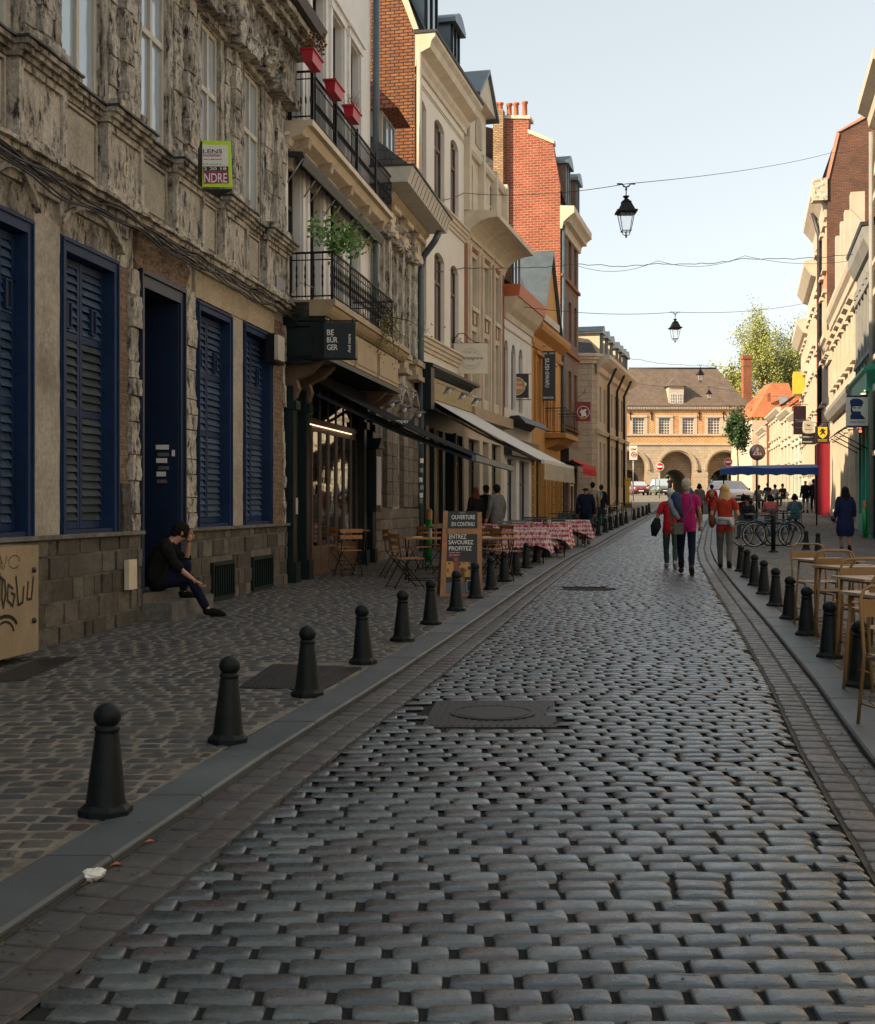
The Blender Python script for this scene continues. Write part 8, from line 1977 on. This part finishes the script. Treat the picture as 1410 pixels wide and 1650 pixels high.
s = MB(); s.lathe([(.165, .90), (.19, .92), (.195, 1.0), (.18, 1.04), (.155, 1.05)], (0, 0, 0), 16); s.v = [(x, y*.78-.005, z) for x, y, z in s.v]; s.tube([(-.12, -.13, 1.02), (.1, -.15, 1.0), (.15, -.13, .86)], [.04, .05, .05], 6); mk('tied_pullover', s, cloth((.42, .43, .45)), t)
s = MB(); s.tube([(-.12, .06, 1.45), (-.17, -.08, 1.3), (-.24, -.04, 1.05)], .012, 4); s.ell((-.25, -.02, .97), .07, .12, .14); mk('brown_handbag', s, cloth((.13, .05, .025)), t)
t, v = person(G(1362, 890), -.12, 'dark-haired woman in a navy dress walking away on the right pavement', H=1.68, top=(.010, .018, .06), skirt=.42, shoe=(.01, .01, .01), hair=(.006, .005, .006), hairlen=.38, sleeve=.9, skinm=m_skinD, wide=1.15, stride=.08, legs=(.02, .02, .02))
s = MB(); s.ell((-.30, .02, .88), .06, .10, .09); mk('small_bag', s, m_ink, t)
t, v = person(G(944, 878), dirf, 'balding man in navy sweater and jeans walking beside the checked tables', H=1.76, top=(.008, .012, .025), legs=(.015, .03, .06), shoe=(.15, .14, .12), bald=True, skinm=m_skinD, wide=1.15)
s = MB(); c = v('hd1'); s.ell(c-Vector((0, .02, .01)), .088, .1, .055); mk('hair', s, cloth((.05, .025, .015)), t)
person(G(955, 851), dirf, 'man in beige jacket ahead of the balding man', H=1.78, top=(.35, .28, .19), legs=(.05, .05, .05), hair=(.02, .015, .01), stride=.1)
t, v = person(G(983, 848)-Vector((.35, 0, 0)), dirf-.3, 'woman in dark jacket and teal jeans with a colourful backpack', H=1.66, top=(.015, .02, .03), legs=(.02, .09, .11), hair=(.06, .015, .01), stride=.06)
s = MB(); s.ell((0, -.17, 1.25), .13, .08, .19); mk('backpack', s, cloth((.12, .22, .3)), t); s = MB(); s.ell((.06, -.24, 1.16), .06, .04, .09); mk('backpack_pocket', s, cloth((.5, .25, .04)), t)
for px, py, lab, kw in ((800, 893, 'dark-haired woman in grey cardigan seen from behind by the terrace', dict(H=1.70, top=(.13, .13, .13), legs=(.02, .02, .02), hair=(.008, .007, .008), wide=1.15)),
                        (783, 880, 'person in black beside the grey cardigan woman under the awning', dict(H=1.72, top=(.01, .01, .01), hair=(.05, .025, .015))),
                        (766, 886, 'long auburn-haired woman in black under the grey awning', dict(H=1.64, top=(.01, .01, .01), hair=(.10, .035, .015), hairlen=.3))):
    person(G(px, py, .03), .6, lab, stride=.02, legs=kw.pop('legs', (.012, .012, .015)), **kw)
t, v = person(G(1127, 838), dirf, 'dark-haired woman in grey jacket walking ahead of the couple', H=1.66, top=(.15, .15, .13), legs=(.012, .012, .015), shoe=(.4, .38, .33), hair=(.01, .008, .008), hairlen=.12)
t, v = person(G(1147, 839), dirf, 'person in bright red hooded jacket with a small backpack', H=1.62, top=(.5, .015, .015), legs=(.03, .03, .03), hair=(.01, .01, .01)); s = MB(); s.ell((0, -.17, 1.2), .12, .07, .16); mk('backpack', s, cloth((.3, .25, .15)), t)
t, v = person(G(1110, 836), dirf, 'person with bright blue backpack almost hidden behind the grey-haired man', H=1.60, top=(.05, .08, .15), hair=(.05, .03, .02)); s = MB(); s.ell((0, -.2, 1.28), .19, .12, .24); mk('backpack', s, cloth((.02, .15, .42)), t)
person(PX(1079.5, 800, 112)*1, 2.8, 'man in black T-shirt standing before the middle arch of the gate', H=1.75, top=(.01, .01, .01), legs=(.015, .015, .02), sleeve=.5, hair=(.05, .03, .02), stride=.02)
for i in range(1): bpy.data.objects[t.name]
person(G(1298, 827), .1, 'man in black jacket and blue shorts under the right end of the canopy', H=1.74, top=(.012, .015, .02), legs=(.06, .09, .16), shorts=True, bald=True, stride=.04)
person(G(1311, 826), .3, 'person in dark clothes and trainers reaching both arms towards the crimson shopfront', H=1.76, top=(.015, .03, .06), legs=(.012, .015, .025), shoe=(.3, .3, .3), hair=(.02, .02, .02), stride=.04, pose=dict(elR=(.42, .1, 1.42), wrR=(.62, .15, 1.55), elL=(.15, .25, 1.18), wrL=(.5, .3, 1.12)))
# man sitting on the doorstep
uS = (ud0+ud1)/2-.12; ps = F1.pt(uS, -.05, 0); zf = gz(ps.y)+.03
ang = math.atan2(-F1.d.x, F1.d.y)-math.pi*.38
zs = .46-zf+.0
SIT = dict(pel=(0, -.02, zs+.12), wai=(.0, .04, zs+.26), che=(0, .12, zs+.47), nec=(0, .24, zs+.60), hd0=(.0, .31, zs+.65), hd1=(.0, .36, zs+.70), hd2=(.0, .39, zs+.765), shL=(-.17, .15, zs+.55), elL=(-.17, .42, zs+.35), wrL=(-.07, .45, zs+.60),
           shR=(.17, .15, zs+.55), elR=(.24, .30, zs+.30), wrR=(.20, .52, zs+.12), hiL=(-.09, .04, zs+.10), knL=(-.13, .44, zs+.34), anL=(-.13, .38, .27), toL=(-.14, .52, .225), hiR=(.09, .04, zs+.10), knR=(.17, .46, zs+.16), anR=(.20, .66, .08), toR=(.22, .81, .045))
SIT['_f'] = (0, .75, -.66)
t, v = person((ps.x, ps.y, zf), ang, 'man in black sitting hunched on the doorstep with his hand against his forehead', pose=SIT, H=1.72, top=(.006, .006, .008), legs=(.010, .020, .025), shoe=(.008, .008, .008), hair=(.015, .010, .008), sleeve=.68, skinm=m_skin, wide=1.25)
# ================================================================ blue canopy stall and seated guests
def canopy():
    Y = 50.; t = empty('canopy', PX(1240, 835, Y), 'wide royal blue canopy with scalloped edge over a packed terrace', 'canopy')
    n = 7; Yb = 53.; A = [PX(1160, 764, Y), PX(1319, 764, Y)]; top = [PX(1171, 752, Yb), PX(1180, 750, Yb), PX(1313, 746, Yb)]
    s = MB(); m = 60; T = []; B = []; Bk = []
    for i in range(m+1):
        q = i/m; x = 1160+159*q; yt = 757-6*min(1, q*6) if q < .5 else 751-3*min(1, (1-q)*12); sc = -4.0*abs(math.sin(math.pi*q*n))
        T.append(PX(x, 756-3.0*math.sin(math.pi*min(q*2.2, 1))-3*q, Y)); B.append(PX(x, 766+sc*.55, Y-.02)); Bk.append(PX(1172+143*q, 751-3*q, Yb))
    s.add(T+B, [(i, i+1, m+2+i, m+1+i) for i in range(m)]); s.add(T+Bk, [(i, i+1, m+2+i, m+1+i) for i in range(m)]); s.add([Bk[0], T[0], B[0], Bk[0]-Vector((0, 0, .3))], [(0, 1, 2, 3)]); s.add([Bk[-1], T[-1], B[-1], Bk[-1]-Vector((0, 0, .3))], [(0, 1, 2, 3)]); mk('canopy_cloth', s, m_canopy, t)
    s = MB(); s.tube([b-Vector((0, .01, 0)) for b in B], .018, 4); mk('piping', s, m_pet, t)
    for px in (1166, 1219, 1238, 1316):
        s = MB(); a = PX(px, 764, Y+.5); s.tube([a, Vector((a.x, a.y, gz(Y)))], .03, 6); mk('pole', s, m_crimson if px == 1238 else m_black, t)
m_canopy = flat('royal_blue_canvas', (.010, .06, .25), .65)
canopy()
def seat_pose(): return dict(pel=(0, 0, .55), wai=(0, .0, .72), che=(0, .03, .92), nec=(0, .06, 1.09), hd0=(0, .08, 1.18), hd1=(0, .09, 1.25), hd2=(0, .08, 1.31), shL=(-.17, .03, 1.03), elL=(-.24, .1, .80), wrL=(-.15, .3, .78), shR=(.17, .03, 1.03), elR=(.24, .1, .80), wrR=(.15, .3, .78),
                            hiL=(-.09, .02, .52), knL=(-.11, .42, .50), anL=(-.11, .42, .09), toL=(-.11, .55, .045), hiR=(.09, .02, .52), knR=(.11, .42, .50), anR=(.11, .42, .09), toR=(.11, .55, .045))
PC0 = slat_chair(m_pet); 
for k, (px, y, rz, lab, kw) in enumerate([(1197, 796, -.5, 'dark curly haired guest at the left end of the canopy terrace', dict(hair=(.006, .005, .005), top=(.01, .01, .01), hairlen=.1)),
    (1206, 799, 2.6, 'bearded guest in dark patterned shirt facing the camera', dict(top=(.02, .025, .03), hair=(.01, .008, .006), skinm=m_skinD)),
    (1242, 796, 0.1, 'guest with dark bob in a pink jacket seen from behind', dict(top=(.52, .14, .13), hair=(.02, .015, .012), hairlen=.12, wide=1.2)),
    (1281, 795, .1, 'dark frizzy haired guest in denim blue jacket seen from behind', dict(top=(.10, .15, .22), hair=(.008, .006, .006), hairlen=.1)),
    (1237, 778, 0, 'guest in black seated under the middle of the canopy', dict(top=(.01, .01, .012), hair=(.01, .01, .01))), (1250, 780, .6, 'guest in white shirt seated under the canopy', dict(top=(.4, .4, .42), hair=(.03, .02, .02))),
    (1222, 781, -.4, 'guest in beige shirt seated under the left part of the canopy', dict(top=(.35, .30, .2), hair=(.05, .03, .02))), (1262, 779, 2.5, 'guest in dark jacket under the canopy beside the white shirt', dict(top=(.03, .03, .03), hair=(.01, .01, .01)))]):
    p = wp(px, y, 1.38); person(p, rz+dirf, lab, pose=seat_pose(), sleeve=.9, **kw)
    put(PC0, 'pc', p, rz+dirf, 'petrol blue slatted chair under the ' + ['curly haired guest', 'bearded guest', 'pink jacket guest', 'denim jacket guest', 'guest in black', 'white shirt guest', 'beige shirt guest', 'dark jacket guest'][k], 'petrol blue chairs of the canopy terrace')
for k, (px, y) in enumerate(((1213, 826), (1262, 826), (1244, 803), (1228, 806))):
    p = wp(px, y, .745); put(BT, 'bt', p, .2, 'dark table of the canopy terrace, ' + ['beside the bearded guest', 'before the denim jacket guest', 'under the middle of the canopy', 'before the beige shirt guest'][k], 'tables of the canopy terrace')
# ================================================================ bicycles and stand
def bicycle(col, label, p, rz, rim):
    t = empty('bicycle', p, label, 'bicycle', 'bicycles at the stand', rz=rz+1e-5); Rw = .34
    for x, nm in ((-.53, 'wheel'), (.53, 'wheel')):
        s = MB(); c = Vector((x, 0, Rw)); s.tube([c+Vector((Rw*math.cos(a), 0, Rw*math.sin(a))) for a in [i*math.pi/14 for i in range(29)]], .018, 6); w = mk('wheel', s, m_rub, t)
        s = MB(); s.tube([c+Vector(((Rw-.025)*math.cos(a), 0, (Rw-.025)*math.sin(a))) for a in [i*math.pi/14 for i in range(29)]], .012, 5); mk('rim', s, rim, w)
        s = MB()
        for i in range(16): a = i*math.pi/8; s.tube([c+Vector((0, .02*(-1)**i, 0)), c+Vector((.31*math.cos(a), 0, .31*math.sin(a)))], .0022, 3)
        s.tube([c-Vector((0, .04, 0)), c+Vector((0, .04, 0))], .02, 6); mk('spokes', s, m_metal, w)
        s = MB(); s.tube([c+Vector(((Rw+.03)*math.cos(a), 0, (Rw+.03)*math.sin(a))) for a in [math.pi*(.15+.08*i) for i in range(11)]], .016, 4); mk('mudguard', s, col, t)
    s = MB(); bb, st, hd, ht = (-.05, 0, .30), (-.18, 0, .75), (.36, 0, .80), (.40, 0, .68)
    for a, b, r in ((bb, st, .016), (st, (.37, 0, .76), .015), (bb, ht, .018), (bb, (-.53, 0, .34), .010), (st, (-.53, 0, .34), .010), (hd, ht, .02), (ht, (.53, 0, .34), .014)): s.tube([a, b], r, 6)
    mk('frame', s, col, t)
    s = MB(); s.tube([hd, (.34, 0, .95), (.34, 0, 1.0)], .013, 5); s.tube([(.22, -.28, .98), (.32, -.24, 1.02), (.36, 0, 1.0), (.32, .24, 1.02), (.22, .28, .98)], .013, 5); mk('handlebar', s, m_black, t)
    s = MB(); s.tube([st, (-.21, 0, .88)], .013, 5); s.ell((-.24, 0, .90), .14, .075, .035); mk('saddle', s, m_doorwood, t)
    s = MB(); s.lathe([(.09, -.01), (.09, .01), (.02, .01)], (-.05, .0, .30), 14, axis=(0, 1, 0)); s.tube([(-.05, -.05, .30), (.05, -.05, .18), (.10, -.12, .18)], .01, 4); s.tube([(-.05, .05, .30), (-.15, .05, .42), (-.15, .12, .42)], .01, 4); mk('crankset', s, m_metal, t)
    s = MB(); s.tube([(-.78, -.06, .74), (-.3, -.06, .76), (-.3, .06, .76), (-.78, .06, .74), (-.78, -.06, .74)], .008, 4); s.tube([(-.6, 0, .74), (-.53, 0, .36)], .007, 4); mk('luggage_rack', s, m_black, t)
m_rub = flat('tyre_rubber', (.012, .012, .012), .8)
m_cream2 = flat('cream_rim', (.5, .46, .4), .4); m_bikeB = flat('blue_bike_paint', (.02, .10, .20), .35); m_bikeG = flat('grey_bike_paint', (.18, .22, .25), .35)
pb = G(1215, 880, .03); bicycle(m_bikeB, 'blue city bicycle with pale rims leaning at the stand, nearest one', pb+Vector((.42, -.35, 0)), .12, m_cream2)
bicycle(m_bikeG, 'grey bicycle behind the blue one, its pale rear wheel sticking out left', pb+Vector((.20, .15, 0)), .16, m_cream2)
bicycle(m_black, 'dark bicycle with black wheels on the far side of the stand', pb+Vector((.75, .5, 0)), .05, m_metal)
def bikestand():
    p = G(1246, 890, .03); t = empty('bicycle_stand', p, 'dark metal bicycle stand with a slanted rounded post in front of the bikes', 'bicycle stand'); s = MB()
    s.tube([p, p+Vector((0, 0, .9)), p+Vector((-.03, 0, .95))], .055, 10); s.lathe([(.12, 0), (.12, .03), (.06, .05)], p, 12); mk('post', s, m_bol, t)
    s = MB(); q = p+Vector((.1, .05, 0)); s.tube([q+Vector((-.55, 0, .55)), q+Vector((-.45, 0, .70)), q+Vector((-.3, 0, .74)), q+Vector((.35, 0, .72)), q+Vector((.48, 0, .66)), q+Vector((.35, 0, .25)), q+Vector((.2, 0, .18)), q+Vector((-.25, 0, .18)), q+Vector((-.4, 0, .3)), q+Vector((-.55, 0, .55))], .022, 6); mk('locking_hoop', s, m_bol, t)
bikestand()
# ================================================================ cars
def car(p, rz, body, label, w=1.78, L=4.1, h=1.5, dark=False):
    t = empty('parked_car', p, label, 'car', rz=rz+1e-5); s = MB()   # faces -y
    sec = [(-L/2, .45, .70, .86), (-L/2+.12, .30, .82, .93), (-L/2+.9, .25, 1.0, .98), (-L/2+1.0, .25, 1.02, 1.0), (0, .22, 1.0, 1.0), (L/2-.3, .25, 1.02, .98), (L/2, .4, .9, .86)]; V = []
    for y, z0, z1, ww in sec:
        hw = w/2*ww
        for x, z in ((-hw*.92, z0), (-hw, z0+.12), (-hw, (z0+z1)/2), (-hw*.95, z1-.05), (-hw*.7, z1), (hw*.7, z1), (hw*.95, z1-.05), (hw, (z0+z1)/2), (hw, z0+.12), (hw*.92, z0)): V.append((x, y, z))
    F = [(j*10+i, j*10+(i+1) % 10, (j+1)*10+(i+1) % 10, (j+1)*10+i) for j in range(len(sec)-1) for i in range(10)]+[tuple(range(9, -1, -1)), tuple(range(60, 70))]; s.add(V, F, 0, True); mk('body', s, body, t)
    s = MB(); a = [(-w*.46, -L/2+1.0, 1.0), (w*.46, -L/2+1.0, 1.0), (w*.46, L/2-.25, 1.02), (-w*.46, L/2-.25, 1.02)]; b = [(-w*.36, -L/2+1.7, h-.02), (w*.36, -L/2+1.7, h-.02), (w*.36, L/2-.7, h-.02), (-w*.36, L/2-.7, h-.02)]
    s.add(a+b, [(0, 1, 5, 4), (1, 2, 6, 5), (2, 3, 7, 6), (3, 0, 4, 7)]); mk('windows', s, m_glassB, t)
    s = MB(); c = [(x*1.03, y, z+.0) for x, y, z in b]; d = [(x*.9, y*.92, z+.06) for x, y, z in b]; s.add(c+d, [(0, 1, 5, 4), (1, 2, 6, 5), (2, 3, 7, 6), (3, 0, 4, 7), (4, 5, 6, 7)])
    for q in range(4): s.tube([a[q], b[q]], .035, 4)
    mk('roof', s, body, t)
    for x in (-1, 1):
        s = MB(); s.ell((x*w*.36, -L/2+.14, .72), .17, .12, .09); mk('headlight', s, m_signw, t)
        for y in (-L/2+.75, L/2-.75):
            s = MB(); s.lathe([(.19, -.1), (.31, -.09), (.32, 0), (.31, .09), (.19, .1)], (x*(w/2-.1), y, .32), 16, axis=(1, 0, 0)); wh = mk('wheel', s, m_rub, t); s = MB(); s.lathe([(0, .08), (.18, .10), (.19, .06)], (x*(w/2-.1), y, .32), 12, axis=(x, 0, 0)); mk('rim', s, m_metal, wh)
        s = MB(); s.ell((x*(w/2+.08), -L/2+1.25, 1.02), .1, .06, .07); mk('mirror', s, m_ink, t)
    s = MB(); s.cbox((0, -L/2+.015, .58), w*.5, .1, .1); s.cbox((0, -L/2+.03, .36), w*.7, .1, .12); mk('grille', s, m_ink, t)
    s = MB(); s.cbox((0, -L/2-.02, .46), .5, .03, .1); mk('number_plate', s, m_signw, t)
    s = MB(); c = Vector((0, -L/2-.01, .70)); s.add([c+Vector((0, 0, .1)), c+Vector((.05, 0, 0)), c+Vector((0, 0, -.1)), c+Vector((-.05, 0, 0)), c+Vector((0, -.02, 0))], [(0, 1, 4), (1, 2, 4), (2, 3, 4), (3, 0, 4)]); mk('emblem', s, m_metal, t)
m_carw = flat('white_car_paint', (.7, .72, .74), .25, coat=.8); m_carg = flat('grey_green_car_paint', (.10, .13, .13), .3, coat=.8); m_carr = flat('dark_red_car_paint', (.15, .03, .03), .3, coat=.8)
p = PX(1176, 800, 80); car(Vector((p.x, 80, gz(80)-.02)), .18, m_carw, 'white compact car driving down beside the blue canopy', h=1.52)
p = PX(1065, 800, 132); car(Vector((p.x, 132, gz(132))), .05, m_carg, 'grey-green off-road car parked before the middle arch', w=1.85, h=1.75)
p = PX(1028, 800, 128); car(Vector((p.x, 128, gz(128))), 0, m_carr, 'dark red car parked before the left arch', h=1.45)
# ================================================================ traffic signs, mailbox, posts
def post_sign(name, px, ytop, ybase_Y, label, build):
    Y = ybase_Y; u = Y/2000; t = empty(name, PX(px, 800, Y)*1, label, 'road sign'); P = lambda x, y, e=.0: PX(x, y, Y)-Vector((0, e, 0))
    s = MB(); a = P(px, ytop); s.tube([a, Vector((a.x, a.y, gz(Y)))], .04, 6); mk('pole', s, m_metal, t); build(t, P, u)
def noentry(cx, cy, r):
    def f(t, P, u):
        s = MB(); s.lathe([(r*u, -.02), (r*u, .02), (0, .02)], P(cx, cy, .08), 24, axis=(0, -1, 0)); mk('disc', s, m_rsign, t); g = MB(); a = P(cx-r*.68, cy+r*.2, .115); g.box(a, RT*(r*1.36*u), Vector((0, -.01, 0)), UP*(r*.42*u)); mk('white_bar', g, m_signw, t)
        s = MB(); ring(s, P(cx, cy, .103), r*u, .7*u, RT, UP, 0, off=0); mk('rim', s, m_signw, t)
    return f
m_rsign = flat('red_sign_enamel', (.50, .012, .02), .4)
post_sign('no_entry_sign', 1062.5, 752, 100, 'no entry sign on a thin pole left of the grey-haired man', noentry(1063, 752, 6.6)); post_sign('no_entry_sign', 1173, 750, 82, 'no entry sign just above the left end of the blue canopy', noentry(1173, 744.5, 6.8))
def f30(t, P, u):
    s = MB(); s.box(P(1014, 741, .05), RT*(12.6*u), Vector((0, -.03, 0)), UP*(23*u)); mk('plate', s, m_signw, t); g = MB(); text(g, 'ZONE', P(1016, 725.5, .09), RT, UP, 8.5*u, 3*u, 0); ring(g, P(1021, 732.5, .09), 4.6*u, 1.1*u, RT, UP, 1); text(g, '30', P(1018.6, 734.5, .09), RT, UP, 4.8*u, 4*u, 0); mk('lettering', g, [m_ink, m_rsign], t)
post_sign('zone_sign', 1020.5, 720, 88, 'white ZONE 30 sign on a pole before the left arch', f30)
def ftri(t, P, u):
    tri = lambda k, e: [P(1220+a*k, 729+b*k, e) for a, b in ((-10.5, 6), (10.5, 6), (0, -13))]
    s = MB(); s.lathe([(13*u, -.02), (13*u, .02), (0, .02)], P(1220, 729, .04), 20, axis=(0, -1, 0)); mk('back_plate', s, m_metal, t)
    s = MB(); s.prism(tri(1, .09), Vector((0, .03, 0))); mk('triangle', s, m_rsign, t); g = MB(); g.poly(tri(.74, .094), 0)
    for x, d in ((1217.5, 1), (1222.5, -1)):
        g.poly([P(x-.5, 726, .1), P(x+.5, 726, .1), P(x+.5, 732, .1), P(x-.5, 732, .1)], 1); yy = 732.5 if d > 0 else 725.5; g.poly([P(x-1.7, yy-2.2*d, .1), P(x+1.7, yy-2.2*d, .1), P(x, yy+.8*d, .1)], 1)
    mk('arrows', g, [m_signw, m_ink], t)
post_sign('warning_sign', 1220, 716, 62, 'red and white triangular two-way traffic sign above the canopy', ftri)
def mailbox():
    Y = 74.; P = lambda x, y: PX(x, y, Y); u = Y/2000; t = empty('mailbox', P(1012, 812), 'yellow mailbox on a yellow pedestal at the far left corner', 'mailbox')
    s = MB(); s.box(P(1008, 782), RT*(9*u), Vector((0, .35, 0)), UP*(12*u)); mk('box', s, m_yelb, t); s = MB(); a = P(1010, 782); s.box(Vector((a.x, a.y, gz(Y))), RT*(4.5*u), Vector((0, .2, 0)), UP*(a.z-gz(Y))); mk('pedestal', s, m_yelb, t); s = MB(); s.box(P(1009.5, 774)-Vector((0, .012, 0)), RT*(6*u), Vector((0, .01, 0)), UP*(.8*u)); mk('slot', s, m_ink, t)
m_yelb = flat('yellow_enamel', (.65, .42, .01), .4)
mailbox()
def gpost(px, ytop, yb, Y, label, dz=.05):
    p = G(px, yb, dz); t = empty('green_post', p, label, 'post'); h = (PX(px, ytop, p.y)).z-p.z; s = MB(); s.tube([p, p+Vector((0, 0, h*.8))], .075, 12); mk('post', s, m_gpost, t); s = MB(); s.lathe([(.078, h*.8), (.08, h*.95), (.05, h), (0, h)], p, 12); mk('cap', s, m_wood, t)
m_gpost = flat('bright_green_enamel', (.01, .22, .04), .4)
gpost(691, 820, 905, 30, 'bright green round post with brown cap before the cream house doors'); gpost(1394, 807, 866, 42, 'bright green round post with brown cap before the turquoise shopfront')
# small teal awning with flags and red lights over the turquoise shop
def teal_awn():
    t = empty('small_awning', FR.pt(uA0+2.5, .1, 4.2), 'small dark blue slatted awning and red lights at the turquoise shopfront', 'awning'); s = MB(); u0, u1 = uA0+1.5, uA1-.5
    s.prism([FR.pt(u0, .1, 4.6), FR.pt(u1, .1, 4.6), FR.pt(u1, 1.1, 3.95), FR.pt(u0, 1.1, 3.95)], Vector((0, 0, .03))); mk('canvas', s, m_bluesolid, t)
    for q in (u0+.1, (u0+u1)/2, u1-.1): s = MB(); s.tube([FR.pt(q, .1, 3.4), FR.pt(q, 1.05, 3.95)], .02, 5); mk('arm', s, m_green, t)
    rq = random.Random(3)
    for k in range(12): s = MB(); s.ell(FR.pt(rq.uniform(u0, u0+1.2), rq.uniform(.1, .4), rq.uniform(4.0, 4.5)), .05, .05, .05, 0, 6, 4); mk('red_lamp', s, m_redl, t)
m_redl = M_emit('red_lamp_glow', (1, .06, .03), 2.5)
teal_awn()
# bits on the road
s = MB(); p = G(149, 1418, .0); rq = random.Random(2); s.ell(p+Vector((0, 0, .02)), .045, .03, .022, 0, 9, 6); s.ell(p+Vector((.02, .015, .025)), .028, .03, .02, 0, 7, 5); s.v = [tuple(Vector(q)+Vector((rq.uniform(-1, 1), rq.uniform(-1, 1), rq.uniform(-1, 1)))*.006) for q in s.v]; s.sm = [False]*len(s.sm); mk('crumpled_paper', s, m_signw, label='crumpled white paper lying in the left gutter', cat='litter', org=p)
for k, (x, y, lab) in enumerate(((240, 1356, 'dry orange leaf in the gutter right of the crumpled paper'), (186, 1393, 'small dry orange leaf in the gutter near the crumpled paper'))):
    p = G(x, y, .004); s = MB(); s.poly([p+Vector((-.02, -.01, 0)), p+Vector((.005, -.018, .006)), p+Vector((.025, .004, .002)), p+Vector((0, .016, .008))]); mk('fallen_leaf', s, m_pot, label=lab, cat='leaf', org=p)
# grit, crumbs of leaf and cigarette ends blown into the gutters and joints
g = MB(); rq = random.Random(77)
for k in range(900):
    Y = 3.6+rq.random()**1.6*22; side = rq.random(); x = xl(Y)+abs(rq.gauss(0, .10)) if side < .45 else (xr(Y)-abs(rq.gauss(0, .1)) if side < .7 else rq.uniform(xl(Y)-3, xr(Y)))
    dz = .004 if xl(Y) < x < xr(Y) else .034; c = Vector((x, Y, gz(Y)+dz)); q = rq.uniform(.003, .009); a = rq.uniform(0, 6)
    g.add([c+Vector((math.cos(a+b)*q*rq.uniform(.6, 1.6), math.sin(a+b)*q*rq.uniform(.6, 1.6), 0)) for b in (0, 2, 4)]+[c+Vector((0, 0, q*.8))], [(0, 1, 3), (1, 2, 3), (2, 0, 3)], rq.choice([0, 0, 0, 1]))
mk('street_grit', g, [m_far, m_dry], label='fine grit, leaf crumbs and litter along the gutters', kind='stuff', org=(0, 0, 0))
